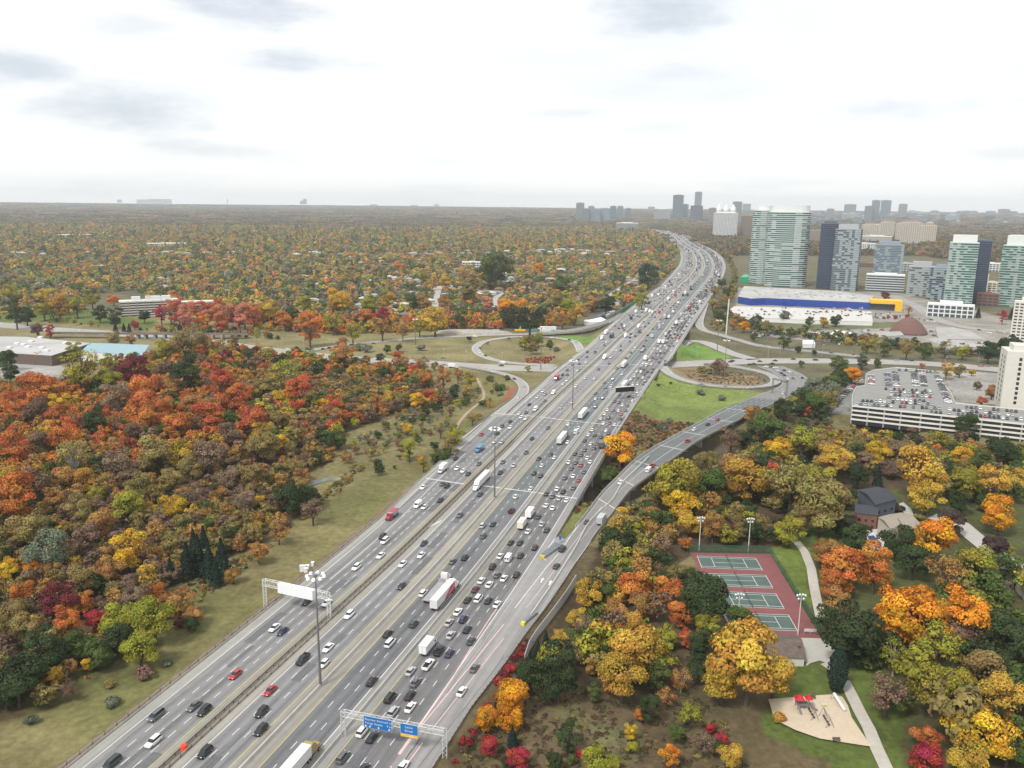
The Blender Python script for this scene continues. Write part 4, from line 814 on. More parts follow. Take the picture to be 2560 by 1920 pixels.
LEAF = leafmat('leaves', False); LEAFI = leafmat('leaves_in_mass', True)
BARK = mat('bark', (.09, .07, .055), .9, nz=.2, sc=2); BARKP = mat('pale_bark', (.30, .27, .23), .9, nz=.2, sc=2)
def leaves(P, Nn, size, r):
    """one quad per leaf clump, oriented roughly along Nn"""
    n = len(P); Nn = Nn+r.normal(0, .45, (n, 3)); Nn /= np.linalg.norm(Nn, axis=1)[:, None]
    U = np.cross(Nn, r.normal(0, 1, (n, 3))); U /= np.linalg.norm(U, axis=1)[:, None]; V = np.cross(Nn, U)
    s = size*r.uniform(.6, 1.3, (n, 1)); s2 = size*r.uniform(.5, 1.0, (n, 1))
    return np.stack([P-U*s*.5, P-V*s2*.5, P+U*s*.5, P+V*s2*.5], 1)     # lozenges
def crown(kind, seed, n, inst=False, size=None):
    r = np.random.default_rng(seed); Q = []; Vv = []
    if kind in ('round', 'wide', 'tall', 'shrub', 'thin'):
        zs = {'round': 1.08, 'wide': .85, 'tall': 1.35, 'shrub': .6, 'thin': .95}[kind]; nl = {'round': 20, 'wide': 20, 'tall': 16, 'shrub': 8, 'thin': 20}[kind]
        C = []; 
        for i in range(nl):
            d = r.normal(0, 1, 3); d[2] = d[2]*.95; d /= np.linalg.norm(d); k = r.uniform(.5, .78); C.append((d*k*np.array([1, 1, zs]), r.uniform(.24, .42)))
        C.append((np.array([0, 0, 0]), .68))
        w = np.array([c[1]**2 for c in C]); w[-1] *= .35; w /= w.sum()
        for (c, rad_), k in zip(C, w):
            m = int(n*k); d = r.normal(0, 1, (m, 3)); d[:, 2] = np.abs(d[:, 2])*.85+d[:, 2]*.15; d /= np.linalg.norm(d, axis=1)[:, None]
            P = c+d*rad_*r.uniform(.72 if kind != 'thin' else .3, 1.06, (m, 1))*np.array([1, 1, .9]); Q.append(leaves(P, d+c*.5, size or .15, r))
            hv = r.uniform(.2, .8); Vv.append(np.stack([np.clip(hv+r.normal(0, .22, m), 0, 1), np.clip(r.uniform(.25, .75)+r.normal(0, .16, m)+.12*d[:, 2], 0, 1), np.zeros(m)], 1))
    elif kind in ('spruce', 'cypress'):
        h = 3.0 if kind == 'spruce' else 3.2; m = n; t = r.uniform(0, 1, m)**.75; a = r.uniform(0, 2*math.pi, m)
        if kind == 'spruce': lev = np.floor(t*11)/11; wd = (1-t)*.92*(1-.35*((t-lev)*11))+.03
        else: wd = np.sin(np.clip(t*.93+.07, 0, 1)*math.pi)**.6*.62+.02
        rr_ = wd*r.uniform(.75, 1.05, m)*(1+.12*np.sin(a*5+seed)); P = np.stack([rr_*np.cos(a), rr_*np.sin(a), t*h-h/2-(.12*rr_ if kind == 'spruce' else 0)], 1)
        d = np.stack([np.cos(a)*.7, np.sin(a)*.7, np.full(m, .6)], 1); Q.append(leaves(P, d, size or .17, r)); Vv.append(np.stack([r.uniform(.3, .7, m), np.clip(r.normal(.5, .2, m), 0, 1), np.zeros(m)], 1))
    Q = np.concatenate(Q); Vv = np.concatenate(Vv); m = len(Q)
    me = bpy.data.meshes.new('crown_'+kind); me.vertices.add(m*4); me.vertices.foreach_set('co', Q.reshape(-1).astype(np.float32)); me.loops.add(m*4); me.loops.foreach_set('vertex_index', np.arange(m*4, dtype=np.int32))
    me.polygons.add(m); me.polygons.foreach_set('loop_start', (np.arange(m)*4).astype(np.int32)); me.update(calc_edges=True)
    at = me.attributes.new('v', 'FLOAT_VECTOR', 'FACE'); at.data.foreach_set('vector', Vv.reshape(-1).astype(np.float32)); me.materials.append(LEAFI if inst else LEAF); return me
def trunkm(kind, seed, pale=False):
    r = random.Random(seed); mb = MB(); top = {'round': 1.1, 'wide': .95, 'tall': 1.5, 'thin': 1.2, 'shrub': .3}.get(kind, 1.4)
    mb.tube((0, 0, -.25), (0, 0, top*.55), .085, .06, 7)
    n = 9 if kind != 'thin' else 16
    for i in range(n):
        a = i*2.4+r.random(); z0 = top*r.uniform(.3, .6); z1 = top*r.uniform(1., 1.75); q = r.uniform(.3, .7); m = (math.cos(a)*q*.45, math.sin(a)*q*.45, (z0+z1)/2); e = (math.cos(a)*q, math.sin(a)*q, z1)
        mb.tube((0, 0, z0), m, .035, .024, 5); mb.tube(m, e, .024, .007, 4)
    if kind in ('spruce', 'cypress'): mb = MB(); mb.tube((0, 0, -.25), (0, 0, 2.6), .07, .02, 7)
    return mb.mesh('trunk', BARKP if pale else BARK)
HCK = {'round': 1.14, 'wide': .95, 'tall': 1.42, 'shrub': .45, 'thin': 1.25, 'spruce': 1.62, 'cypress': 1.65}
CR = {}
for k, nv, n in (('round', 6, 5200), ('wide', 3, 5000), ('tall', 3, 4200), ('shrub', 3, 1400), ('thin', 3, 1500), ('spruce', 2, 3000), ('cypress', 1, 3400)):
    CR[k] = [(crown(k, 10*i+len(k), n, size=(.098 if k in ('round', 'wide', 'tall') else .16 if k in ('spruce', 'cypress') else .105 if k == 'thin' else .18)), trunkm(k, i, k == 'thin' and i % 2)) for i in range(nv)]
TC = {'DB': ((.11, .075, .045), 'dull brown'), 'DG': ((.08, .085, .035), 'dull green'), 'O': ((.50, .18, .04), 'orange'), 'R': ((.46, .125, .045), 'red-orange'), 'X': ((.36, .03, .035), 'crimson'), 'M': ((.17, .03, .035), 'maroon'), 'Y': ((.58, .36, .03), 'bright yellow'), 'A': ((.60, .26, .02), 'amber'), 'YO': ((.46, .29, .045), 'golden'),
      'OB': ((.36, .195, .06), 'rusty brown'), 'B': ((.19, .12, .075), 'bare brown'), 'P': ((.235, .155, .105), 'pinkish brown'), 'PK': ((.5, .2, .12), 'coral pink'), 'OL': ((.25, .195, .065), 'olive brown'), 'YG': ((.29, .27, .035), 'yellow-green'),
      'G': ((.085, .12, .03), 'green'), 'D': ((.045, .068, .024), 'dark green'), 'S': ((.16, .18, .12), 'sage grey-green'), 'C': ((.022, .042, .028), 'dark conifer green'), 'U': ((.085, .055, .05), 'dark purple')}
TREES = []
SPN = dict(O='red_autumn_tree', R='red_autumn_tree', X='red_autumn_tree', M='red_autumn_tree', A='red_autumn_tree', PK='red_autumn_tree', Y='yellow_autumn_tree', YO='yellow_autumn_tree', YG='yellow_autumn_tree', G='green_leaf_tree', D='green_leaf_tree', S='sage_green_tree')  # deciduous trees grouped by leaf colour, species not identified
TL = {
'W': "240 190 115 O;110 235 75 R;50 310 65 O;130 315 65 O;400 190 60 O;380 290 65 Y;365 375 72 R;240 345 85 B;615 400 75 D tall;655 350 70 R;750 240 85 P;865 65 88 M;930 165 95 O;905 260 92 R;900 375 108 O;1150 435 90 O;1010 300 85 O;1330 360 95 R;1500 260 92 R;1620 365 95 R;1570 210 62 R;1695 180 68 OL;1850 90 95 YG;1820 240 58 Y;1785 390 60 OL;2150 315 60 R;2085 300 40 Y;1200 90 90 D tall;1110 100 45 C spruce;510 60 115 YG thin;690 130 70 YG;100 545 95 R;225 520 75 B;405 500 92 O;475 640 115 OL;1000 620 115 OL;760 680 110 P;1170 615 92 YO;1235 690 80 OL;1793 535 55 Y;715 590 32 R;960 757 36 Y;1768 770 35 YO;1620 765 85 OL;1460 750 75 P;2170 500 55 G;1330 600 110 P thin;1690 560 95 OL;1930 210 85 R;110 890 130 O;805 930 95 YG;960 955 46 YO;1117 930 78 Y;820 1195 105 Y;645 1060 100 OB;280 1225 130 S;1660 1230 62 OB;1790 1090 72 OB;1870 890 95 D;1970 870 70 D;1325 960 48 G;1325 1060 50 G;2010 960 75 P;45 1335 60 Y;340 900 72 OB;500 980 92 OL;200 1080 120 OL;535 780 72 YO;630 850 60 YG;1410 870 62 OB;1560 900 80 P thin;1645 1075 40 YO;60 770 75 YO;240 790 92 B;560 1130 90 P;700 790 70 OB;900 820 80 OL;1250 880 75 B;420 760 80 OB;1100 770 70 OL;1480 480 80 B;1000 470 60 G;1690 440 60 YO;560 430 60 M;1270 290 80 OB;1420 150 75 R;1250 430 60 B;860 480 60 B",
'N': "60 125 60 Y;205 130 50 A;315 115 70 OB;520 185 95 OL;690 130 90 OB;375 310 110 M;500 320 82 O;430 470 85 O;620 430 75 X;770 430 115 YG;990 440 125 YG;900 625 105 YG;580 712 46 Y;260 600 115 D;100 810 150 D;240 730 115 D;640 640 90 G;760 560 90 D;500 590 92 G;720 965 62 S shrub;925 775 75 P shrub;1070 712 40 S shrub;200 1085 52 S shrub;980 270 72 O;1150 330 95 OB;870 290 80 P;1160 470 40 M shrub;30 930 80 D;60 400 85 OL;1250 400 60 OB;700 850 45 OL shrub;440 880 60 B thin;140 250 70 O;1230 460 50 D;330 800 60 YO;1095 120 58 C spruce;1200 60 75 C spruce;1275 20 80 C spruce;1345 55 75 C spruce;1425 40 80 C spruce;1385 130 60 C spruce;1310 -60 65 C spruce;1245 -50 60 C spruce;180 480 100 OL;340 690 70 D;1500 150 50 OB",
'A': "935 170 115 YO;850 370 95 YO;1340 100 145 O;1620 130 130 O;1420 245 115 OB;1755 330 112 O;1790 540 62 R tall;1950 205 205 D;1100 150 100 G;1180 310 110 OB;1045 290 48 Y;1370 600 250 YO;1540 760 150 YG;1230 880 180 YO;1300 430 120 YO;1560 660 125 YG;1640 530 85 YG;900 450 95 P;700 540 75 YO;835 640 95 P thin;965 770 60 OB;570 560 62 C spruce;500 640 70 C spruce;430 730 60 C spruce;450 870 130 D;680 820 180 D;590 960 120 D;280 1010 150 A;60 1240 100 A;240 1240 115 A;80 1460 85 X;330 1580 100 X;280 1380 72 C spruce;760 1400 105 D tall;870 1540 42 X;1300 1350 55 Y tall;1310 1470 55 YG;1380 1200 48 O;1610 1050 80 OB;1740 890 92 OB;1890 790 115 D;1890 600 95 D;2080 520 100 G;1820 1190 105 YG;1640 1545 80 A tall;980 1600 105 YG;1130 1610 75 YG;1020 1510 60 YG;640 1600 75 D;240 1610 55 D;790 1580 45 G;2000 1310 50 X;2090 1400 62 X;2160 1550 95 YO;2040 1470 62 G;1930 1440 100 P bare;980 1000 60 G;600 680 70 D;1700 1350 70 G;1480 1150 90 D;1520 850 110 G;1120 640 80 D;260 800 55 X shrub;350 680 42 X shrub;70 1120 50 X shrub;180 1180 55 OB shrub",
'T': "80 100 115 YO;330 130 112 OB;510 160 62 M;770 120 62 YG;880 170 62 P;1090 190 132 YG;50 300 62 O;0 600 105 OL;90 650 115 D;270 870 225 D;50 1010 95 O;60 1230 72 R tall;570 1090 135 G;770 1180 95 G;270 1150 120 YG;440 1260 92 G;680 1490 340 YO;930 1600 190 YO;420 1640 200 YO;200 1310 110 D;1450 350 92 OB;1560 410 110 OB;1600 570 142 O;1500 700 112 O;1560 900 140 OB;1480 1080 150 D;620 180 80 OL;200 120 80 YG;980 120 80 D;1180 60 110 OL;1400 60 140 OL;1600 130 100 D",
'P': "1240 120 235 A;1700 130 195 A;1740 290 160 B;760 270 235 D;820 380 150 D;655 590 82 C cypress;1130 470 122 YG;1510 420 192 YG;1070 760 175 B thin;1450 730 192 YG;1640 700 152 YG;1850 590 175 OL;1790 370 70 PK;1700 460 50 PK;1400 1160 105 R;1375 1320 135 X;1850 1110 235 Y;2020 880 175 YO;1730 1330 152 YO;2080 260 190 D;2080 620 130 D;160 990 72 YO shrub;1580 860 70 Y;1780 850 130 D;2080 1250 150 G",
'H': "230 620 255 OL;340 200 162 YO;580 345 105 D;770 380 80 C spruce;780 110 112 Y;1210 340 235 YO;1260 560 150 YO;1680 430 145 YG;1500 370 85 D;1980 720 165 A;1470 800 125 U;1290 980 205 A;950 1010 145 D;1120 1180 160 D;430 1290 205 O;740 1240 182 O;270 1110 132 OB;1440 1330 182 OB;1680 1230 205 YG;1930 1060 112 U;2070 1080 72 YG;560 980 135 D;480 850 102 U;1900 470 150 YO;2150 400 122 YO;1020 130 112 P;1600 170 92 Y;1800 230 102 G;1340 110 62 O;900 270 92 P;2020 110 132 D;2200 160 102 G;1180 770 55 OL shrub;870 920 60 C spruce;2000 1470 100 P thin;120 400 180 YG;640 180 80 P;1060 280 80 P;470 560 100 D;960 680 80 U shrub;1600 620 100 D;1850 600 90 D;550 60 100 OL;250 60 120 OL;1350 280 90 P;1500 520 70 D",
'R': "200 1110 152 A;85 1350 92 G;760 1420 235 YG;1080 1400 162 G;1480 1370 205 YO;1900 1400 255 OL;800 1620 170 Y;990 1230 102 OL;1300 1250 122 OB;1330 1185 40 X;1745 1080 122 Y;2000 990 152 YG;1650 850 152 G;1500 850 82 OB;1900 885 50 R;1990 650 82 D;1880 610 62 YG;1300 960 122 B;2100 480 102 S;2060 960 142 YG;735 1240 85 YG;1700 1280 82 R;990 520 52 S shrub;1200 572 52 S shrub;580 447 22 D shrub;695 455 18 D shrub;1070 315 45 S shrub;1000 300 48 OL;1130 270 50 P tall;1180 250 55 P tall;1225 280 50 P tall;620 850 62 S shrub;690 800 50 S shrub;450 1370 80 YG;560 1330 80 YG;1100 1180 80 OL;1540 1200 80 B;1800 700 90 D;1400 980 80 D;1960 90 30 G;2115 125 22 D",
'q': "220 540 105 Y;400 495 92 R;95 945 78 Y;320 790 88 G shrub;560 975 75 P;760 1070 110 YG;480 1180 60 D;300 50 92 B;310 220 100 OB;150 320 100 G;600 250 110 OB;960 300 90 YG tall;930 420 60 YO;1400 380 80 G shrub;1250 260 70 G shrub;1380 470 60 S shrub;1240 600 45 YO;1140 600 60 G shrub;1480 250 60 G shrub;1000 800 80 OL;1090 780 45 OB;580 1330 120 G;320 1440 80 YG;700 1250 110 OL;500 1380 90 G;130 1250 110 YG;280 1400 50 A;1770 115 45 YG;90 70 40 S;480 80 50 OL;800 220 70 OB;760 450 80 D;480 650 60 D;370 700 60 D",
}
def tree(fr, x, y, rp, cl, kd):
    px, py = fp(fr, x, y); r_px = rp/FR[fr][2]; k = kd or random.choice(['round', 'round', 'round', 'round', 'round', 'wide', 'tall'])
    if k == 'bare' or (not kd and cl in ('OB', 'P', 'OL', 'B', 'YG') and random.random() < .22): k = 'thin'
    hx = HCK[k]; z0 = -3; R_ = 5.
    for _ in range(4):
        zc_ = z0+R_*hx; X, Y = G(px, py, zc_); z0 = tz(X, Y); R_ = r_px*depth(X, Y, zc_)/FP*{'cypress': 1.45, 'shrub': 1.05, 'spruce': 1.0}.get(k, 1.2)
    
    v = random.randrange(len(CR[k])); cm, tm = CR[k][v]; c, cw = TC[cl]; j = random.uniform(.88, 1.1)
    nm = {'spruce': 'spruce_tree', 'cypress': 'cypress_tree', 'shrub': 'shrub'}.get(k, SPN.get(cl, 'dull_autumn_tree'))
    o = link(bpy.data.objects.new(nm, None)); o.location = (X, Y, z0); o.rotation_euler = (0, 0, random.uniform(0, 6.28)); q = random.uniform(.93, 1.1); o.scale = (R_, R_, R_*q)
    cr = bpy.data.objects.new('crown', cm); cr.parent = o; cr.location = (0, 0, hx); cr.color = (c[0]*j, c[1]*j*random.uniform(.92, 1.08), c[2]*j, 1); COL.objects.link(cr)
    tr = bpy.data.objects.new('trunk', tm); tr.parent = o; COL.objects.link(tr)
    o['category'] = 'shrub' if k == 'shrub' else 'tree'; TREES.append((o, cw, k, R_, X, Y, z0)); return o
for fr, txt in TL.items():
    for it in txt.split(';'):
        p_ = it.split(); tree(fr, float(p_[0]), float(p_[1]), float(p_[2]), p_[3], p_[4] if len(p_) > 4 else None)
# --- masses: woodland fill, suburban canopy and far canopy, instanced by geometry nodes
def lib(name, meshes):
    c = bpy.data.collections.new(name)
    for i, m in enumerate(meshes): c.objects.link(bpy.data.objects.new('%s_%02d' % (name, i), m))
    return c
def joined(cm, hx, tm=None):
    """crown lifted so its foot is at the origin, with a simple trunk"""
    me = cm.copy(); me.transform(Matrix.Translation((0, 0, hx))); return me
def mesh_cluster(seed, n, nf, spread=1.):
    r = np.random.default_rng(seed); parts = []; vs = []
    for i in range(n):
        a = r.uniform(0, 6.28); d = math.sqrt(r.uniform(0, 1))*spread; R_ = r.uniform(.16, .27)*(1.3 if n < 8 else 1)
        m = nf; dd = r.normal(0, 1, (m, 3)); dd[:, 2] = np.abs(dd[:, 2])*.8+.1; dd /= np.linalg.norm(dd, axis=1)[:, None]
        P = np.array([math.cos(a)*d, math.sin(a)*d, R_*1.1])+dd*R_*np.array([1, 1, 1.0])*r.uniform(.8, 1.05, (m, 1)); parts.append(leaves(P, dd, R_*.75, r))
        h, v = r.uniform(0, 1), r.uniform(.1, .9); vs.append(np.stack([np.clip(h+r.normal(0, .1, m), -1.2, 2), np.clip(v+r.normal(0, .15, m), 0, 1), np.zeros(m)], 1))
    Q = np.concatenate(parts); V_ = np.concatenate(vs); m = len(Q); me = bpy.data.meshes.new('canopy_clump'); me.vertices.add(m*4); me.vertices.foreach_set('co', Q.reshape(-1).astype(np.float32)); me.loops.add(m*4); me.loops.foreach_set('vertex_index', np.arange(m*4, dtype=np.int32))
    me.polygons.add(m); me.polygons.foreach_set('loop_start', (np.arange(m)*4).astype(np.int32)); me.update(calc_edges=True)
    at = me.attributes.new('v', 'FLOAT_VECTOR', 'FACE'); at.data.foreach_set('vector', V_.reshape(-1).astype(np.float32)); me.materials.append(LEAFI); return me
def scatter(name, label, P, Sc, Rz, Tn, Ix, coll):
    n = len(P); me = bpy.data.meshes.new(name); me.vertices.add(n); me.vertices.foreach_set('co', P.astype(np.float32).ravel())
    for nm, ty, d, arr in (('sc', 'FLOAT_VECTOR', 'vector', Sc), ('rt', 'FLOAT_VECTOR', 'vector', np.stack([np.zeros(n), np.zeros(n), Rz], 1)), ('tint', 'FLOAT_COLOR', 'color', np.concatenate([Tn, np.ones((n, 1))], 1)), ('ix', 'INT', 'value', Ix)):
        a = me.attributes.new(nm, ty, 'POINT'); a.data.foreach_set(d, np.ascontiguousarray(arr).ravel().astype(np.int32 if ty == 'INT' else np.float32))
    o = link(bpy.data.objects.new(name, me)); tag(o, label, None, kind='stuff')
    g = bpy.data.node_groups.new(name+'_scatter', 'GeometryNodeTree'); g.interface.new_socket('Geometry', in_out='INPUT', socket_type='NodeSocketGeometry'); g.interface.new_socket('Geometry', in_out='OUTPUT', socket_type='NodeSocketGeometry')
    A = g.nodes.new; gi = A('NodeGroupInput'); go = A('NodeGroupOutput'); mp = A('GeometryNodeMeshToPoints'); ip = A('GeometryNodeInstanceOnPoints'); ci = A('GeometryNodeCollectionInfo'); ci.inputs[0].default_value = coll
    ci.inputs['Separate Children'].default_value = True; ci.inputs['Reset Children'].default_value = True; ip.inputs['Pick Instance'].default_value = True
    def na(nm, ty):
        q = A('GeometryNodeInputNamedAttribute'); q.data_type = ty; q.inputs['Name'].default_value = nm
        return [s for s in q.outputs if s.enabled and s.name == 'Attribute'][0]
    k = g.links.new; k(gi.outputs[0], mp.inputs[0]); k(mp.outputs[0], ip.inputs['Points']); k(ci.outputs[0], ip.inputs['Instance']); k(na('ix', 'INT'), ip.inputs['Instance Index'])
    k(na('rt', 'FLOAT_VECTOR'), ip.inputs['Rotation']); k(na('sc', 'FLOAT_VECTOR'), ip.inputs['Scale']); k(ip.outputs[0], go.inputs[0])
    md_ = o.modifiers.new('scatter', 'NODES'); md_.node_group = g; return o
MIDC = [joined(crown('round', 100+i, 650, True, .22), HCK['round']) for i in range(4)]+[joined(crown('wide', 120+i, 650, True, .22), HCK['wide']) for i in range(2)]+[joined(crown('tall', 140+i, 550, True, .24), HCK['tall']) for i in range(2)]+[joined(crown('thin', 150+i, 500, True, .17), HCK['thin']) for i in range(2)]
NEARLIB = lib('wood_tree', MIDC)
FARLIB = lib('far_tree', [joined(crown('round', 200+i, 260, True, .34), 1.05) for i in range(4)]+[joined(crown('wide', 210+i, 260, True, .34), .8) for i in range(2)]+[joined(crown('spruce', 220, 150, True, .42), 1.5)])
CLIB = lib('canopy', [mesh_cluster(300+i, 22, 26) for i in range(6)])
SHLIB = lib('low_shrub', [joined(crown('shrub', 400+i, 260, True, .3), .4) for i in range(4)])
TX_ = np.array([(t[4], t[5], t[3]) for t in TREES])
def cover(cells, zone=None): pass
def scat_zone(name, label, poly, spacing, rad_, pal, libc, nl, jit=.45, avoid=.75, excl=None, smin=.7, smax=1.3, zsq=1., lum=1., omax=40, mute=0.):
    xs = [p[0] for p in poly]; ys = [p[1] for p in poly]
    gx, gy = np.meshgrid(np.arange(min(xs), max(xs), spacing), np.arange(min(ys), max(ys), spacing)); gx = (gx+rng.uniform(-jit, jit, gx.shape)*spacing).ravel(); gy = (gy+rng.uniform(-jit, jit, gy.shape)*spacing).ravel()
    k = pip(gx, gy, poly); s_, u_ = gx*sA+gy*cA, gx*cA-gy*sA; off_ = u_-refu(s_)
    k &= ~((off_ > -84) & (off_ < omax) & (s_ < 5300)); gx, gy = gx[k], gy[k]
    if avoid and len(TX_):
        ok = np.ones(len(gx), bool)
        for tx, ty, tr in TX_: ok &= (gx-tx*(1-tr*.7/math.hypot(tx, ty)))**2+(gy-ty*(1-tr*.7/math.hypot(tx, ty)))**2 > (tr*avoid*1.25)**2
        gx, gy = gx[ok], gy[ok]
    for P_, b in ROADS:
        d, z = segdist(gx, gy, P_); ok = d > rad_*.9; gx, gy = gx[ok], gy[ok]
    d, z = segdist(gx, gy, [(*p[:2], 0, h) for p, h in zip(Fc, Fh)]); ok = d > rad_*.9; gx, gy = gx[ok], gy[ok]
    if excl is not None: ok = ~excl(gx, gy); gx, gy = gx[ok], gy[ok]
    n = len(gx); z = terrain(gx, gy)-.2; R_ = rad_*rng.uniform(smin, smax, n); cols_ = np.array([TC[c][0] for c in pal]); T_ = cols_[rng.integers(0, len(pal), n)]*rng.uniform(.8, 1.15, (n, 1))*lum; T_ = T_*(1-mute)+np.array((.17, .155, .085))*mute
    return scatter(name, label, np.stack([gx, gy, z], 1), np.stack([R_, R_, R_*rng.uniform(.85, 1.15, n)*zsq], 1), rng.uniform(0, 6.28, n), T_, rng.integers(0, nl, n) if nl != 7 else np.where(rng.random(n) < .05, 6, rng.integers(0, 6, n)), libc)
inz = lambda P: (lambda X, Y: pip(X, Y, P))
scat_zone('left_woodland', 'mixed autumn woodland filling in between the named trees left of the highway', WOODL, 5.0, 3.3, ['OB', 'OL', 'B', 'P', 'OB', 'OL', 'YO', 'OL', 'D', 'OB', 'B', 'OL', 'P', 'OL'], NEARLIB, 10, avoid=.7, excl=lambda X, Y: np.hypot(X, Y) > 440)
scat_zone('back_woodland', 'orange and red trees filling the back of the wood left of the highway', WOODL, 6.2, 4.3, ['O', 'R', 'OB', 'O', 'OB', 'P', 'YO', 'OB', 'D', 'G', 'B', 'O', 'R'], NEARLIB, 10, avoid=.7, excl=lambda X, Y: (np.hypot(X, Y) <= 440) | (X/Y > -.33))
scat_zone('mixed_woodland', 'mixed brown, green and rusty trees where the left wood meets the clearing', WOODL, 6.0, 4.2, ['OB', 'OL', 'G', 'P', 'YG', 'OL', 'B', 'R', 'D', 'B', 'OB', 'YO'], NEARLIB, 10, avoid=.7, excl=lambda X, Y: (np.hypot(X, Y) <= 440) | (X/Y <= -.33))
scat_zone('right_woodland', 'mixed yellow and green woodland between the exit ramp, garage and tennis courts', WOODR, 5.6, 4.0, ['YG', 'OL', 'G', 'D', 'YO', 'OB', 'D', 'YG', 'OL', 'B'], NEARLIB, 10, avoid=.75,
          excl=lambda X, Y: pip(X, Y, wpoly([(1690, 1370), (1960, 1370), (2100, 1700), (2100, 1780), (1900, 1780), (1700, 1500)], z=-3)) | pip(X, Y, wpoly([(2090, 1190), (2330, 1190), (2420, 1330), (2330, 1400), (2120, 1420), (2080, 1250)], z=-3)))
scat_zone('park_woodland', 'dark green and golden trees filling the bottom right corner', WOODS2, 8.5, 5.6, ['YG', 'D', 'D', 'OL', 'G', 'YO'], NEARLIB, 10, avoid=.7)
scat_zone('berm_scrub', 'low brown and green scrub along the edge of the left wood', wpoly([(60, 1810), (230, 1690), (420, 1640), (480, 1450), (700, 1340), (850, 1180), (900, 1150), (880, 1200), (760, 1300), (640, 1400), (540, 1480), (470, 1620), (260, 1730), (120, 1850)], z=-3), 2.6, 1.3, ['OL', 'B', 'OL', 'OB', 'G', 'OL', 'D'], SHLIB, 4, avoid=.4, smin=.4)
scat_zone('meadow_scrub', 'bushes and young trees round the clearing beside the left exit ramp', wpoly([(840, 1160), (960, 1060), (1060, 1020), (1180, 960), (1270, 960), (1290, 985), (1230, 1050), (1150, 1110), (1060, 1180), (960, 1190)], z=-4), 7.5, 2.4, ['OL', 'B', 'YG', 'OB', 'G', 'S', 'D', 'P'], NEARLIB, 10, avoid=.5, smin=.35)
scat_zone('bank_scrub', 'reddish brown scrub on the slope right of the highway edge', wpoly([(1240, 1700), (1320, 1610), (1330, 1690), (1420, 1715), (1700, 1715), (1790, 1760), (1900, 1960), (1080, 1960), (1140, 1830)], z=-3), 1.7, 1.0, ['DB', 'DB', 'B', 'DB', 'DG', 'DG', 'OL'], SHLIB, 4, avoid=.3, smin=.2, zsq=.6, omax=31)
scat_zone('sumac_bank', 'band of bright red sumac along the right road edge', wpoly([(1318, 1600), (1330, 1640), (1290, 1700), (1240, 1760), (1180, 1880), (1120, 1960), (1080, 1960), (1130, 1870), (1200, 1760), (1262, 1680)], z=-2), 2.6, 1.5, ['X', 'M', 'X', 'DB', 'R', 'M'], SHLIB, 4, avoid=.3, smin=.5, omax=30)
scat_zone('ravine_scrub', 'brown and green scrub in the ravine and inside the right loop', wpoly([(1520, 1060), (1580, 1040), (1740, 1050), (1640, 1120), (1500, 1240), (1440, 1330), (1400, 1362), (1388, 1350), (1440, 1252), (1480, 1180)], z=-4), 2.6, 1.4, ['B', 'OB', 'M', 'G', 'OL', 'OL', 'D', 'G'], SHLIB, 4, avoid=.4, smin=.3, omax=22)
scat_zone('red_scrub', 'low red scrub inside the left loop ramp', wpoly([(1312, 893), (1425, 887), (1405, 906), (1315, 905)], z=-6), 2.6, 1.1, ['X', 'M', 'R', 'X'], SHLIB, 4)
scat_zone('loop_scrub', 'brown and reddish scrub inside the right loop ramp', wpoly([(1690, 915), (1760, 915), (1900, 930), (1915, 950), (1850, 962), (1740, 950), (1695, 935)], z=-5), 3.6, 1.1, ['B', 'OB', 'M', 'OL', 'P', 'S'], SHLIB, 4, smin=.3)
scat_zone('verge_bushes', 'dark bushes and small trees between the arterial and the store yard', wpoly([(1790, 800), (1900, 835), (2100, 862), (2330, 885), (2560, 905), (2560, 880), (2330, 868), (2100, 845), (1960, 832), (1840, 800), (1740, 700), (1790, 640), (1800, 700), (1800, 760)], z=-7), 6.5, 3.4, ['G', 'D', 'OL', 'S', 'OB', 'YO', 'D', 'OL'], NEARLIB, 10, smin=.4)
scat_zone('garage_slope_bushes', 'dense grey-green and dark bushes between exit ramp and garage', wpoly([(1700, 700), (2000, 530), (2180, 480), (2212, 470), (2260, 640), (2250, 860), (1900, 1060), (1560, 1000), (1350, 960)], 'R', -6), 5.2, 3.2, ['S', 'G', 'D', 'OL', 'OB', 'G', 'D', 'B', 'S'], NEARLIB, 10, avoid=.7, smin=.5)
# ------------------------------------------------------------------ buildings and fixed structures
BX = []     # footprints kept free of trees
def P3(pts, fr, z): return [G(*(fp(fr, *p) if fr else p), z) for p in pts]
def hsolve(X, Y, zb, ytop):
    lo, hi = 1, 400
    for _ in range(40):
        m = (lo+hi)/2
        if proj(X, Y, zb+m)[1] > ytop: lo = m
        else: hi = m
    return lo
GLZ = {'green': (.04, .12, .10), 'teal': (.03, .085, .105), 'navy': (.025, .04, .075), 'grey': (.07, .09, .095), 'beige': (.07, .065, .055), 'dark': (.06, .07, .08), 'blue': (.10, .15, .19)}
GM = {k: mat('glazing_'+k, c, .25, nz=.25, sc=.18, spec=.5) for k, c in GLZ.items()}
SL = {'white': mat('white_concrete', (.62, .64, .62), .8, nz=.05), 'grey': mat('grey_concrete', (.36, .37, .38), .8, nz=.06), 'beige': mat('beige_concrete', (.56, .50, .41), .85, nz=.06), 'pale': mat('pale_stone', (.6, .58, .52), .85, nz=.05),
      'tan': mat('tan_brick', (.32, .24, .18), .9, nz=.08), 'dark': mat('dark_slab', (.10, .115, .14), .6, nz=.05), 'brown': mat('brown_brick', (.20, .10, .07), .9, nz=.12), 'mint': mat('mint_slab', (.46, .53, .49), .6, nz=.05), 'blueg': mat('blue_grey_slab', (.25, .29, .33), .7, nz=.06)}
ROOFG = mat('gravel_roof', (.34, .33, .31), .95, nz=.12, sc=.15, nz2=.1, sc2=.03)
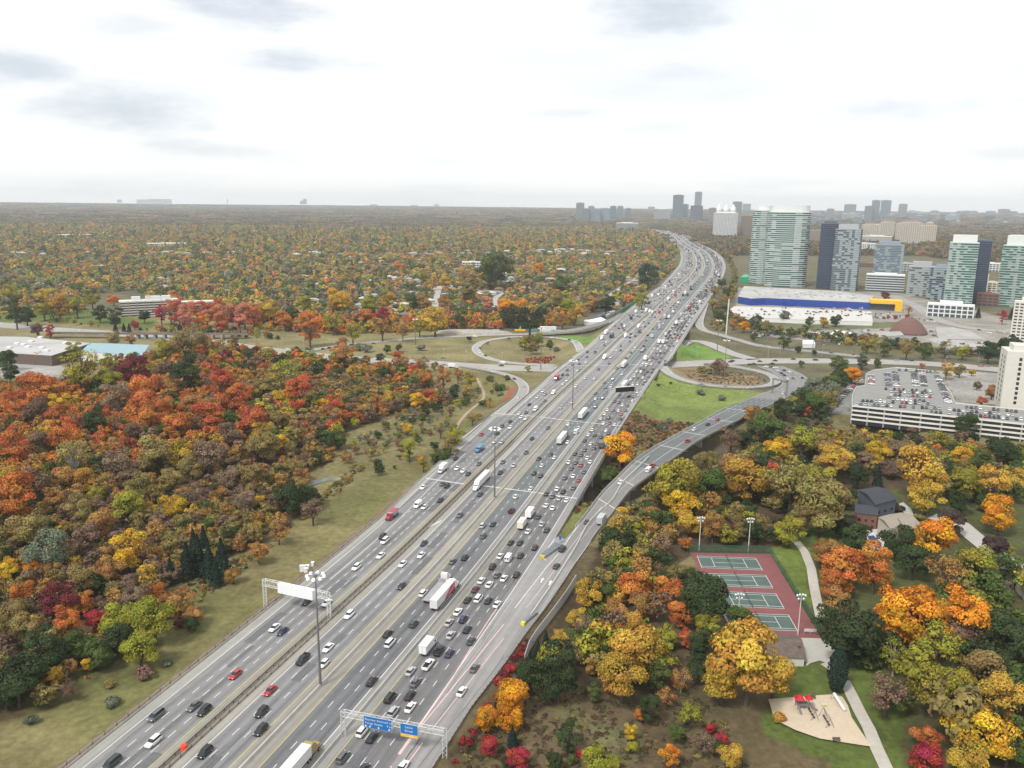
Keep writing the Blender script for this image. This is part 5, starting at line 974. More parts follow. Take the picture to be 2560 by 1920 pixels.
GM2 = mat('balcony_glass', (.30, .36, .345), .2, nz=.2, sc=.2, spec=.6)
def foot(w, d, shape):
    if shape == 'round':
        o = []; n = 18
        for i in range(n): t = 2*math.pi*i/n; c, s = math.cos(t), math.sin(t); o.append((w/2*math.copysign(abs(c)**.75, c), d/2*math.copysign(abs(s)**.85, s)))
        return o
    if shape == 'ell': return [(-w/2, -d/2), (w/2, -d/2), (w/2, d*.1), (w*.1, d*.1), (w*.1, d/2), (-w/2, d/2)]
    return [(-w/2, -d/2), (w/2, -d/2), (w/2, d/2), (-w/2, d/2)]
def tower(fr, xl, xr, yt, yb, label, glz='grey', slab='white', dr=.8, rot=0., fl=3.0, ts=.9, pier=0, pierc=None, shape='rect', top=None, pod=None, cat='tower block', name='tower_block', z=-7., grp=None, roof=None, proud=.5):
    a = fp(fr, xl, yb); b = fp(fr, xr, yb); cx = (a[0]+b[0])/2; X, Y = G(cx, a[1], z); Wd = (b[0]-a[0])*depth(X, Y, z)/FP
    r = rad(rot); w = Wd/(abs(math.cos(r))+dr*abs(math.sin(r))); d = w*dr; H = hsolve(X, Y, z, fp(fr, 0, yt)[1])
    vx, vy = X/math.hypot(X, Y), Y/math.hypot(X, Y); X += vx*d*.5; Y += vy*d*.5; yaw = r-math.atan2(vx, vy)
    BX.append((X, Y, max(w, d)*.75+5))
    th = thing(name, (X, Y, z), label, cat, grp, yaw); F_ = foot(w, d, shape)
    mb = MB(); mb.prism(F_, -1, H, 0, 1); mb.build('glazed_wall', [GM[glz], ROOFG], th)
    n = max(2, int(H/fl)); mb = MB(); f2 = [(x*(1+2*proud/w), y*(1+2*proud/d)) for x, y in F_]
    for i in range(1, n+1): mb.prism(f2, H*i/n-ts, H*i/n+(.02 if i < n else .6))
    mb.build('floor_slabs', SL[slab], th)
    if fl < 4.5 and w > 14 and slab in ('white', 'mint', 'blueg', 'grey', 'pale') and name == 'tower_block' and not pier and n > 12:
        rb = random.Random(int(xl)); mb = MB()
        if shape == 'round': seg = [((f2[k][0], f2[k][1]), (f2[(k+1) % 18][0], f2[(k+1) % 18][1])) for k in range(18)]
        else:
            c4 = [(-w/2-proud, -d/2-proud), (w/2+proud, -d/2-proud), (w/2+proud, d/2+proud), (-w/2-proud, d/2+proud)]; seg = []
            for k in range(4):
                a_, b_ = c4[k], c4[(k+1) % 4]; m_ = max(2, int(math.dist(a_, b_)/4.5)); seg += [(tuple(a_[j]+(b_[j]-a_[j])*i/m_ for j in (0, 1)), tuple(a_[j]+(b_[j]-a_[j])*(i+1)/m_ for j in (0, 1))) for i in range(m_)]
        pr = [rb.random() for _ in seg]
        for i in range(n):
            for (a_, b_), q_ in zip(seg, pr):
                if rb.random() < (.85 if q_ < .35 else .25):
                    e_ = 1+.5/max(w, d); z_ = H*(i+.02)/n; mb.quad((a_[0]*e_, a_[1]*e_, z_), (b_[0]*e_, b_[1]*e_, z_), (b_[0]*e_, b_[1]*e_, z_+fl*.62), (a_[0]*e_, a_[1]*e_, z_+fl*.62))
        mb.build('balcony_screens', GM2, th)
    if pier:
        mb = MB(); q = proud+.06
        for sx in np.linspace(-w/2, w/2, max(2, int(w/pier))+1): mb.box(sx-.7, sx+.7, -d/2-q, -d/2+.1, 0, H); mb.box(sx-.7, sx+.7, d/2-.1, d/2+q, 0, H)
        for sy in np.linspace(-d/2, d/2, max(2, int(d/pier))+1): mb.box(-w/2-q, -w/2+.1, sy-.7, sy+.7, 0, H); mb.box(w/2-.1, w/2+q, sy-.7, sy+.7, 0, H)
        mb.build('piers', SL[pierc or slab], th)
    mb = MB(); t = top or (.5, 4); mb.prism([(x*t[0], y*t[0]) for x, y in F_], H+.6, H+.6+t[1]); mb.build('roof_plant', SL[roof or slab], th)
    if pod: mb = MB(); mb.box(-w/2*pod[0], w/2*pod[0], -d/2*pod[0]-4, d/2, -1, pod[1]); mb.build('podium', SL['grey'], th)
    return th, w, d, H
tower('K', 625, 745, 175, 600, 'left and lower of the twin curved green-glass condo towers with white balconies', 'green', 'white', shape='round', ts=.9, fl=3.5, top=(.6, 7), roof='white')
tower('K', 715, 945, 185, 617, 'taller right tower of the twin curved green-glass condos, white cap', 'green', 'white', dr=.6, shape='round', ts=.9, fl=3.5, top=(.93, 11), roof='white')
tower('K', 1015, 1115, 252, 628, 'narrow navy glass slab tower attached to a grey-green one', 'navy', 'dark', dr=1.1, ts=.5, fl=3.1, top=(.7, 4))
tower('K', 1100, 1243, 285, 637, 'grey-green glass tower with pale bands right of the navy slab', 'grey', 'blueg', dr=.8, rot=-6, ts=.8, fl=3.4, top=(.8, 8), roof='grey')
tower('K', 1342, 1492, 375, 578, 'stepped blue-grey tower on a wide terraced base behind the store', 'blue', 'blueg', dr=.6, ts=1.1, fl=3.2, top=(.75, 6))
tower('K', 1305, 1505, 548, 645, 'low terraced base block of the blue-grey tower', 'grey', 'white', dr=.5, ts=1.2, fl=4, top=(.6, 2), name='terrace_block', cat='building')
tower('K', 1540, 1672, 500, 668, 'mid-rise dark grey block with white roof box left of the green tower', 'dark', 'grey', dr=.7, ts=1.1, fl=3.4, top=(.75, 7), roof='grey')
tower('K', 1660, 1765, 505, 690, 'dark navy mid-rise joined to the green and navy tower', 'navy', 'blueg', dr=.8, ts=.9, fl=3.2)
tower('K', 1752, 1895, 362, 742, 'green-glass tower with white roof box at its left, navy flank on its right', 'green', 'mint', dr=.7, ts=.8, fl=3.4, top=(.85, 10), roof='white')
tower('K', 1880, 1975, 352, 715, 'dark navy flank tower right of the green-glass tower', 'navy', 'dark', dr=.9, ts=.35, fl=3.1, top=(.9, 1))
tower('K', 1665, 1900, 720, 790, 'white framed podium under the green and navy tower', 'dark', 'white', dr=.35, ts=1.4, fl=5, pier=6, name='podium_block', cat='building')
tower('K', 2062, 2260, 380, 735, 'green-glass tower with tall white cap at the right edge', 'green', 'mint', dr=.8, rot=-8, ts=.8, fl=3.4, top=(.85, 14), roof='white')
tower('K', 2140, 2260, 705, 935, 'nearer beige tower with dark windows cut by the right edge', 'beige', 'pale', dr=.7, ts=1.5, fl=3.2, pier=4, z=-7)
for i, (a, b, t, ba, lb) in enumerate(((1275, 1362, 258, 360, 'cream tower, leftmost of the pale cluster'), (1355, 1385, 255, 330, 'slim cream tower squeezed between two wider ones'), (1382, 1456, 243, 338, 'cream tower with brown centre bay, second wide one of the cluster'), (1468, 1528, 252, 365, 'cream tower left of the brown-striped one'),
     (1500, 1602, 245, 382, 'cream and brown striped tower in the middle of the pale cluster'), (1598, 1692, 262, 372, 'cream tower, rightmost of the pale cluster'))):
    tower('K', a, b, t, ba, lb, 'beige' if i % 2 else 'dark', 'beige', dr=.7, ts=1.6, fl=3.2, pier=7, top=(.7, 7), roof='tan', grp='cream towers beyond the blue-grey tower')
tower('K', 1280, 1440, 325, 368, 'low cream block in front of the pale tower cluster', 'dark', 'pale', dr=.5, ts=1.7, fl=3.5, name='low_block', cat='building')
t_ = tower('K', 420, 552, 190, 336, 'white residential tower with domed turrets on its roof', 'dark', 'white', dr=.8, ts=1.4, fl=3.1, pier=6, top=(.8, 5))
mb = MB()
for dx in (-.3, 0, .3):
    w = t_[1]; mb.loft([[(dx*w+math.cos(a)*w*.13*k, math.sin(a)*w*.13*k, t_[3]+5+h*w) for a in np.linspace(0, 2*math.pi, 11)[:-1]] for k, h in ((1, 0), (.95, .1), (.7, .2), (.3, .27), (.02, .34))])
mb.build('roof_domes', SL['white'], t_[0], smooth=True)
FARB = [(185, 245, 87, 230, 'teal', 'dark'), (240, 276, 140, 230, 'teal', 'blueg'), (310, 350, 68, 215, 'navy', 'blueg'), (288, 357, 148, 238, 'navy', 'dark'), (80, 170, 168, 235, 'grey', 'white'), (393, 440, 162, 240, 'dark', 'tan'), (528, 580, 125, 250, 'grey', 'grey'), (588, 634, 137, 203, 'teal', 'blueg'),
        (578, 642, 205, 330, 'beige', 'tan'), (1172, 1236, 140, 230, 'grey', 'grey'), (1288, 1332, 150, 250, 'grey', 'blueg'), (1326, 1370, 117, 250, 'teal', 'grey'), (1380, 1435, 117, 235, 'teal', 'blueg'), (1484, 1530, 138, 232, 'grey', 'grey'), (1230, 1292, 180, 232, 'blue', 'blueg'), (1072, 1112, 165, 235, 'grey', 'grey'),
        (945, 970, 160, 200, 'grey', 'grey'), (1300, 1345, 190, 245, 'grey', 'pale'), (1580, 1640, 205, 250, 'grey', 'grey'), (1760, 1832, 202, 250, 'blue', 'mint'), (2060, 2120, 168, 230, 'grey', 'tan'), (2110, 2165, 180, 230, 'grey', 'grey'), (1990, 2040, 178, 220, 'grey', 'blueg'), (2020, 2090, 230, 262, 'grey', 'tan'), (2130, 2200, 208, 250, 'grey', 'tan'), (1640, 1700, 200, 240, 'grey', 'tan'), (1545, 1580, 188, 240, 'grey', 'grey'), (1880, 1930, 195, 235, 'grey', 'grey'), (1160, 1200, 195, 240, 'grey', 'pale')]
CW_ = {'dark': 'dark', 'blueg': 'blue-grey', 'white': 'white', 'tan': 'tan', 'grey': 'grey', 'pale': 'pale', 'mint': 'pale green', 'beige': 'beige'}
FT = []
for a, b, t, ba, g_, s_l in FARB: FT.append((tower('K', a, b, t, ba, None, g_, s_l, dr=.8, ts=1.3, fl=5 if ba < 300 else 3.2, name='distant_tower', cat='tower', z=-3)[0], CW_[s_l], 'on the skyline right of the highway'))
for a, b, t, ba, g_, s_l in [(1645, 1697, 147, 262, 'grey', 'grey'), (1688, 1728, 185, 266, 'grey', 'blueg'), (1722, 1762, 168, 266, 'blue', 'grey'), (1762, 1800, 188, 268, 'blue', 'blueg'), (1800, 1862, 182, 268, 'blue', 'grey'), (1863, 1903, 168, 265, 'teal', 'blueg'), (1910, 1947, 168, 262, 'teal', 'grey'), (1963, 1997, 182, 262, 'teal', 'blueg'), (2108, 2150, 172, 225, 'grey', 'grey'), (2150, 2215, 190, 240, 'grey', 'white'), (1905, 2045, 278, 328, 'grey', 'pale'), (735, 765, 155, 182, 'blue', 'grey'), (585, 630, 160, 178, 'grey', 'pale'), (325, 370, 155, 180, 'grey', 'pale')]:
    FT.append((tower('M', a, b, t, ba, None, g_, s_l, dr=.8, ts=1.3, fl=5, name='distant_tower', cat='tower', z=-3)[0], CW_[s_l], 'on the skyline left of the highway'))
for a, b, t, ba, g_, s_l in [(335, 378, 157, 186, 'grey', 'white'), (882, 960, 126, 150, 'grey', 'pale'), (960, 1100, 122, 152, 'grey', 'pale'), (1930, 1952, 133, 155, 'dark', 'dark'), (1950, 1972, 122, 155, 'dark', 'dark'), (1460, 1466, 120, 150, 'grey', 'grey'), (755, 785, 126, 146, 'grey', 'grey')]:
    FT.append((tower('J', a, b, t, ba, None, g_, s_l, dr=.8, ts=1.3, fl=5, name='distant_tower', cat='tower', z=-3)[0], CW_[s_l], 'on the far left skyline'))
rk = random.Random(9)
for i in range(84):
    xl = rk.uniform(930, 2260); w_ = rk.uniform(18, 52); ba = rk.uniform(214, 268); t = ba-rk.uniform(16, 52)
    s_l = rk.choice(('pale', 'grey', 'tan', 'blueg', 'blueg', 'grey', 'dark', 'tan')); FT.append((tower('K', xl, xl+w_, t, ba, None, rk.choice(('grey', 'dark', 'blue')), s_l, dr=.7, ts=1.4, fl=5, name='distant_tower', cat='tower', z=-3)[0], CW_[s_l], 'on the skyline right of the highway'))
FT = [(o, c, 'tower', w, None) for o, c, w in FT]
# mid-distance low buildings on the left and the school blocks
for fr, a, b, t, ba, lb, sl, dr in (('J', 960, 1190, 408, 452, 'pale cream low hospital-like block standing out of the far left trees', 'pale', .3), ('J', 850, 1010, 446, 462, 'long low white annexe in front of the cream block', 'white', .3), ('J', 340, 580, 352, 385, 'long low white school block among the far left trees', 'white', .25), ('J', 560, 800, 346, 368, 'long brown flat-roofed block beside the white school', 'tan', .25),
     ('M', 840, 920, 522, 555, 'red brick flat-roofed school block left of the white one', 'brown', .5), ('M', 915, 1040, 528, 568, 'white flat-roofed school block in the suburb centre', 'white', .4), ('M', 1520, 1575, 575, 605, 'small white house with pale roof left of the highway bend', 'white', .8), ('K', 930, 1032, 290, 365, 'brick and white mid-rise block between the curved condos and navy tower', 'tan', .5),
     ('K', 1235, 1345, 365, 412, 'white and teal low office block behind the navy tower', 'white', .5), ('K', 1960, 2075, 480, 525, 'low white hangar-like roof right of the green tower', 'white', .5), ('K', 1945, 2050, 655, 725, 'dark red brick low block between the two green-glass towers', 'brown', .6), ('K', 1980, 2065, 590, 655, 'cream low block between the two green-glass towers', 'beige', .6), ('K', 1940, 1990, 545, 660, 'beige mid-rise behind the navy flank tower', 'beige', .9),
     ('K', 1480, 1570, 480, 530, 'low grey and white sheds behind the blue-grey tower', 'grey', .6), ('K', 1230, 1340, 478, 500, 'low red-roofed sheds beside the playing field', 'brown', .4)):
    tower(fr, a, b, t, ba, lb, 'dark', sl, dr=dr, ts=1.6, fl=3.6, pier=6, top=(.3, 1.5), name='low_block', cat='building')
def block(name, pts, fr, zt, zb, wallm, roofm, label, cat='building', base=None):
    """flat-roofed building from its roof outline measured in the photo"""
    P_ = P3(pts, fr, zt); cx = sum(p[0] for p in P_)/len(P_); cy = sum(p[1] for p in P_)/len(P_); BX.append((cx, cy, max(math.dist(p, (cx, cy)) for p in P_)*.8))
    BXP.append(P_); ar = sum(P_[i][0]*P_[(i+1) % len(P_)][1]-P_[(i+1) % len(P_)][0]*P_[i][1] for i in range(len(P_)))
    if ar < 0: P_ = P_[::-1]
    q = [(x-cx, y-cy) for x, y in P_]; th = thing(name, (cx, cy, zb), label, cat); H = zt-zb
    mb = MB(); mb.prism(q, -1, H-.05); mb.build('wall', wallm, th)
    mb = MB(); mb.prism([(x*1.003, y*1.003) for x, y in q], H-.05, H+.25); mb.build('roof', roofm, th); return th, q, H
BXP = []
BLUE = mat('blue_cladding', (.015, .05, .27), .6, nz=.05); YEL = mat('yellow_cladding', (.75, .43, .02), .6, nz=.04); MEMB = mat('membrane_roof', (.38, .375, .36), .9, nz=.1, sc=.05, nz2=.15, sc2=.02); WCL = mat('white_cladding', (.68, .68, .66), .7, nz=.05)
th, q, H = block('furniture_store', [(565, 671), (640, 683), (720, 680), (1325, 706), (1345, 668), (1140, 640), (600, 612)], 'K', 3, -7, BLUE, MEMB, 'huge blue-walled warehouse store with flat grey roof', 'store')
mb = MB()
for i in range(26): x = random.uniform(.1, .9); y = random.uniform(.15, .85); a = [q[k] for k in (0, 3, 4, 6)]; u = x; X_ = (q[-1][0]*(1-u)+q[0][0]*u) if 0 else None
rp = P3([(660, 640), (780, 652), (900, 660), (1010, 668), (1100, 672), (1220, 685), (760, 630), (980, 648), (1150, 660), (690, 662), (860, 672)], 'K', 3.3)
for X_, Y_ in rp: x, y = X_-th.location.x, Y_-th.location.y; mb.box(x-2.2, x+2.2, y-2, y+2, H+.2, H+1.8)
rq = random.Random(2)
for _ in range(34):
    u_q, v_q = rq.random(), rq.random(); X_, Y_ = G(*fp('K', 640+u_q*640+v_q*30, 630+v_q*40+u_q*20), 3.3); x, y = X_-th.location.x, Y_-th.location.y; e = rq.uniform(.8, 2.6); mb.box(x-e, x+e, y-e*.7, y+e*.7, H+.2, H+rq.uniform(.8, 2))
mb.build('roof_units', SL['grey'], th)
for a, b in (((835, 716), (895, 722)), ((1085, 722), (1150, 726))):
    p = G(*fp('K', *a), -4); r_ = G(*fp('K', *b), -4); x0, y0 = p[0]-th.location.x, p[1]-th.location.y; x1 = r_[0]-th.location.x; mb = MB(); mb.box(x0, x1, y0, y0+14, -1, 6.5); mb.build('entrance_box', BLUE, th)
A_ = P3([(1325, 750), (1508, 758)], 'K', -7); thy = thing('store_portal', (*A_[0], -7), 'bright yellow portal frame at the right end of the blue store', 'building')
dx, dy = A_[1][0]-A_[0][0], A_[1][1]-A_[0][1]; l = math.hypot(dx, dy); ux, uy = dx/l, dy/l; nx, ny = -uy, ux
def rect(x0, x1, y0, y1): return [(ux*a+nx*b, uy*a+ny*b) for a, b in ((x0, y0), (x1, y0), (x1, y1), (x0, y1))]
mb = MB(); mb.prism(rect(0, l, 0, 26), 9.5, 14); mb.prism(rect(l-9, l, 0, 26), -1, 9.5); mb.build('frame', YEL, thy); mb = MB(); mb.prism(rect(.5, l-9.2, 5, 25), -1, 9.4); mb.build('glass_wall', GM['dark'], thy); BX.append((*A_[0], 40))
block('parking_deck', [(545, 728), (900, 738), (1330, 758), (1340, 818), (900, 805), (560, 790), (520, 745)], 'K', -2.5, -7, WCL, mat('pale_deck', (.50, .485, .45), .9, nz=.08, sc=.1), 'pale open parking deck in front of the blue store')
for a, b in (((1000, 813), (1055, 828)), ((1160, 812), (1282, 826))): pass
block('green_shed', [(580, 560), (668, 560), (675, 548), (600, 545)], 'K', 4, -7, mat('green_cladding', (.02, .36, .13), .6, nz=.04), mat('green_roof', (.05, .40, .18), .6, nz=.04), 'small bright green building at the foot of the curved towers')
block('yard_building', [(1325, 880), (1380, 905), (1520, 893), (1500, 872)], 'K', -3, -7, SL['grey'], ROOFG, 'grey flat-roofed works building left of the brown dome')
block('yard_building', [(1655, 920), (1775, 968), (2075, 962), (2060, 945), (1700, 910)], 'K', -1, -7, SL['beige'], ROOFG, 'long beige flat-roofed building in front of the brown dome')
block('retail_roof', [(1700, 850), (1720, 915), (1990, 920), (1900, 868), (1800, 850)], 'K', -5, -7, SL['grey'], ROOFG, 'low grey roof right of the brown dome')
block('white_shed', [(935, 925), (940, 945), (1010, 945), (1000, 922)], 'K', -3, -7, WCL, WCL, 'small white shed in the works yard beside the arterial')
# salt dome
cx, cy = G(*fp('K', 1588, 897), -7); R_ = 105*depth(cx, cy, -7)/FP/2.304*.97; mb = MB(); cy += R_*.9
mb.loft([[(math.cos(a)*R_*k, math.sin(a)*R_*k, h) for a in np.linspace(0, 2*math.pi, 33)[:-1]] for k, h in ((1, -1), (1, 2), (.88, R_*.3), (.68, R_*.56), (.44, R_*.77), (.2, R_*.9), (.01, R_*.96))])
o = mb.build('salt_dome', mat('brown_shingles', (.15, .085, .07), .9, nz=.1), smooth=False, loc=(cx, cy, -7)); tag(o, 'large brown conical salt storage dome in the works yard', 'dome'); BX.append((cx, cy, R_))
cx, cy = G(*fp('K', 1222, 918), -7); mb = MB(); w = 50*depth(cx, cy, -7)/FP/2.304
prof = [(math.cos(t)*w, math.sin(t)*w*.75) for t in np.linspace(0, math.pi, 13)]
mb.loft([[(x, y, z) for x, z in prof] for y in (0, 22)], cap=False); th = thing('quonset_shed', (cx, cy, -7), 'white arched fabric shed open at its front', 'shed', rz=.5); mb.build('arched_roof', mat('white_fabric', (.72, .72, .7), .7, nz=.03), th)
mb = MB(); mb.poly([(x*.97, 12, z*.97) for x, z in prof]); mb.build('interior_shade', DARK, th)  # dark sheet painted as the shade inside the open shed
# open parking structure
GZ = 4.; th, q, H = block('parking_garage', [(518, 652), (1000, 705), (1600, 768), (2400, 855), (2400, 715), (1530, 628), (1480, 515), (1310, 312), (950, 278), (725, 305), (655, 340), (650, 455), (560, 470), (520, 545)], 'Q', GZ, -7, DARK, mat('garage_deck', (.235, .232, .215), .9, nz=.1, sc=.2), 'white concrete parking garage with cars covering its roof deck', 'garage')  # dark solid body stands in for the shade inside the open levels
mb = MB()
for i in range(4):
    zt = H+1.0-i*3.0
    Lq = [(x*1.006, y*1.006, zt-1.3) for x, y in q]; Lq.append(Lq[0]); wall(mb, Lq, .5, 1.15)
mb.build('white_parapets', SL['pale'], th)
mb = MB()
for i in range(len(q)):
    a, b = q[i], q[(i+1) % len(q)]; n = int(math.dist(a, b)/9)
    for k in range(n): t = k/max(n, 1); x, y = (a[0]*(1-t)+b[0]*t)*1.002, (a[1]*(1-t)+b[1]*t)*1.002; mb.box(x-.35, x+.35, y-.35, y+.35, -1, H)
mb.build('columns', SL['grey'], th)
PK = []
yc_ = []
def ycar(x, y, z):
    X, Y = G(*fp('K', x, y), z+.7); MBY.append((X, Y, z+.2, random.choice((GA, GA+1.57)), CC[random.choice('wwwwlllgggkkkkvr')][0]))
MBY = []
def pcar(fr, x, y, z, az_, where):
    X, Y = G(*fp(fr, x, y), z+.7); PK.append(vehicle(random.choice('sssu'), random.choice('wwwwwllllgggkkkkkvng')if random.random() < .96 else 'r', X, Y, z+.3, az_, where, parts=False, kn=('parked_car', 'parked car', 'car')))
GA = math.atan2(*(np.array(G(*fp('Q', 2212, 835), GZ))-np.array(G(*fp('Q', 518, 652), GZ))))    # azimuth of the front edge
ro = 'garage roof'
for xc in (860, 940, 1125, 1210):
    for y in range(322, 465, 16): pcar('Q', xc+(y-322)*.14+random.uniform(-3, 3), y, GZ, GA, ro+' middle columns')
for y in range(345, 440, 15): pcar('Q', 700+(y-345)*.1, y, GZ, GA, ro+' left column')
for y in range(325, 620, 17): pcar('Q', 1345+(y-325)*.42, y, GZ, GA, ro+' right edge column')
for y, x0, x1 in ((482, 850, 1300), (505, 905, 1300), (540, 900, 1310), (582, 880, 1300), (612, 620, 1340), (650, 560, 1400)):
    for x in range(x0, x1, 43):
        if random.random() < .93: pcar('Q', x+random.uniform(-3, 3), y+(x-850)*.05, GZ, GA+math.pi/2, ro+' rows')
for dy_, x0, x1 in ((-38, 1560, 2140), (0, 1480, 2180), (38, 1300, 2200)):
    for x in range(x0, x1, 44):
        if random.random() < .8: pcar('Q', x, 690+dy_+(x-1500)*.085, GZ, GA+math.pi/2, ro+' front wing')
for x in range(980, 1310, 34): pcar('Q', x, 296+(x-980)*.06, GZ, GA+math.pi/2, ro+' back row')
for i in range(22): t = i/21; x = 640-350*t; y = 352+345*t**1.15; pcar('Q', x, y, -6.9, GA, 'kerb left of the garage')
for x0, x1, y0, y1, n in ((640, 850, 862, 905, 26), (960, 1240, 875, 905, 30), (1130, 1330, 905, 950, 22), (1350, 1500, 765, 800, 22), (1560, 1700, 790, 815, 10), (560, 1330, 736, 785, 75), (700, 2100, 862, 900, 60)):
    for i in range(n): ycar(random.uniform(x0, x1), random.uniform(y0, y1), -6.9 if y0 > 800 or x0 > 1340 else -2.2)
mb = MB(); tc_ = []
for X, Y, z, a_, c in MBY:
    i0 = len(mb.v); tiny(X, Y, a_, False, c); mb.v[i0:] = [(v[0], v[1], v[2]+z) for v in mb.v[i0:]]
o = mb.build('distant_parked_cars', mat('far_paint', (1, 1, 1))); tint(o, lambda i, p: tc_[i]); tag(o, 'many distant parked cars on the store deck and in the works yard', 'traffic', kind='stuff')
# office tower at the right edge
cx, cy = G(2535, 1028, -7); th = thing('office_tower', (cx, cy, -7), 'pale grey concrete tower with slot windows cut by the right edge', 'tower', rz=-.35); H = hsolve(cx, cy, -7, 880)
mb = MB(); mb.box(-9, 26, 0, 22, -1, H); mb.box(-5, 20, 3, 18, H, H+4); mb.build('wall', SL['pale'], th)
for i in range(10):
    z0 = 5+i*(H-8)/10
    for x0, x1, y0, y1 in ((-1.2, 0.6, -.05, .3), (-9.05, -8.7, 5, 7), (-9.05, -8.7, 13, 15)): mb = MB(); mb.box(x0, x1, y0, y1, z0, z0+2.2); mb.build('window', DARK, th)
    mb = MB(); mb.box(8, 26.05, -.05, .3, z0, z0+1.8); mb.build('window_band', DARK, th)
BX.append((cx, cy, 30))
# left side: warehouse, turquoise roof, apartment, railway bridge
BRK = mat('dark_brick', (.13, .095, .08), .9, nz=.15)
th, q, H = block('warehouse', [(-160, 1005), (160, 1010), (585, 1050), (330, 1130), (40, 1112), (-200, 1090)], 'J', 2, -7, BRK, MEMB, 'huge flat grey roof of a brick warehouse at the left edge', 'warehouse')
mb = MB(); Lx = th.location
for x, y in [(110, 1055), (150, 1060), (200, 1040), (270, 1080), (180, 1075), (300, 1100), (420, 1050), (470, 1062), (60, 1080), (260, 1015)]:
    X_, Y_ = G(*fp('J', x, y), 2.3); mb.box(X_-Lx.x-2, X_-Lx.x+2, Y_-Lx.y-2, Y_-Lx.y+2, H, H+1.6)
mb.build('roof_units', WCL, th)
TQ = mat('turquoise_metal', (.24, .37, .40), .5, nz=.05)
th, q, H = block('arena_hall', [(520, 1105), (578, 1048), (960, 1062), (915, 1130)], 'J', 1.5, -7, WCL, TQ, 'white hall with pale turquoise metal roof', 'building')
th, q, H = block('arena_annexe', [(790, 1135), (800, 1160), (870, 1160), (905, 1132)], 'J', -2.5, -7, WCL, TQ, 'small annexe with the same turquoise roof below the hall')
t_ = tower('J', 790, 1140, 778, 872, 'six-storey grey apartment slab with banded balconies and white roof boxes', 'dark', 'pale', dr=.28, rot=3, ts=1.1, fl=2.9, pier=9, pierc='tan', name='apartment_block', cat='apartment block', z=-7, top=(.12, 5))
tower('J', 1120, 1370, 785, 850, 'lower rear wing of the grey apartment slab behind red trees', 'dark', 'pale', dr=.3, ts=1.1, fl=2.9, name='apartment_block', cat='apartment block', z=-7, top=(.1, 1))
mb = MB(); w_ = t_[1]
for k in (-.22, .12, .3): mb.box(w_*k-5, w_*k+5, -4, 4, t_[3]+.5, t_[3]+5)
mb.build('roof_boxes', SL['white'], t_[0])
L_ = [(*G(*p, -1), -1.) for p in ((120, 829), (330, 831), (622, 832))]; o0 = L_[1]
th = thing('railway_bridge', (o0[0], o0[1], -7), 'long low rust-dark railway bridge on concrete piers left of the interchange', 'bridge'); f = lambda Q, dz=0: [(p[0]-o0[0], p[1]-o0[1], p[2]+7+dz) for p in Q]
mb = MB(); wall(mb, f(smooth_line(L_, 20)), 8, 1.6, -1.8); mb.build('deck', mat('rusty_girder', (.10, .075, .06), .8, nz=.2, sc=.1), th)
for x in (325, 345, 370, 395, 440, 455, 470, 520, 545): X_, Y_ = G(x, 843, -3); mb = MB(); mb.box(X_-o0[0]-1, X_-o0[0]+1, L_[1][1]-o0[1]-3, L_[1][1]-o0[1]+3, -1, 4.2); mb.build('pier', CONCD, th)
# construction yard by the left slip ramp
for nm, pts, zt, wm, lb in (('white_tank_shed', [(330, 450), (400, 430), (560, 400), (640, 440), (560, 470), (340, 470)], -3, WCL, 'white industrial shed beside the left slip ramp bridge'), ('dark_roof_shed', [(370, 430), (640, 330), (690, 330), (600, 385), (420, 425)], -2, GM['navy'], 'long dark-roofed shed behind the white industrial shed'), ('long_white_tank', [(612, 375), (620, 350), (740, 300), (760, 320), (640, 380)], -3, WCL, 'long white container beside the left edge of the highway')):
    block(nm, pts, 'h', zt, -7, wm, wm, lb, 'shed')
mb = MB(); L_ = [(*G(*fp('h', *p), 0), -1.) for p in ((792, 372), (950, 270), (1105, 172))]; wall(mb, L_, .6, 5); tag(mb.build('noise_wall', mat('green_panel', (.03, .20, .13), .6, nz=.1)), 'green noise wall panel beside the far left edge of the highway', 'wall')
for i, (x, y, w, c) in enumerate(((1185, 712, 1, 0), (1370, 826, 9, 0), (1394, 829, 7, 1), (1240, 828, 4, 1))):
    X_, Y_ = G(x, y, -6); mb = MB(); mb.box(-w, w, -2.5, 2.5, -1, 5 if i == 1 else 2.6); mb.box(-w-.1, w+.1, -2.6, 2.6, 2.6 if i != 1 else 5, 2.8 if i != 1 else 5.2); o = mb.build('site_container', WCL if c == 0 else SL['blueg'], loc=(X_, Y_, -7)); tag(o, ('white site container far left of the slip ramp', 'tall white site cabin beside the crane', 'grey-blue site cabin right of the white one', 'small grey site box left of the crane')[i], 'container')
X_, Y_ = G(1300, 829, -7); th = thing('mobile_crane', (X_, Y_, -7), 'mobile crane with yellow-green lattice boom raised by the left slip ramp', 'crane')
mb = MB(); mb.box(-6, 6, -1.4, 1.4, .5, 2.4); mb.build('carrier', YEL, th); mb = MB(); mb.tube((0, 0, 2.4), (4, 3, 28), .6, .35, 5); mb.build('boom', mat('lime_paint', (.45, .48, .12), .6), th); mb = MB(); mb.tube((4, 3, 28), (4.1, 3, 44), .12, .08, 4); mb.build('jib', DSTEEL, th)
X_, Y_ = G(1333, 830, -7); th = thing('drill_rig', (X_, Y_, -7), 'upright teal drilling rig mast right of the crane', 'rig'); mb = MB(); mb.box(-3, 3, -1.3, 1.3, .3, 2.2); mb.build('carrier', mat('teal_paint', (.05, .25, .28), .6), th); mb = MB(); mb.tube((0, 0, 2), (0, 0, 24), .45, .35, 5); mb.build('mast', mat('teal_paint', (.05, .25, .28), .6), th)
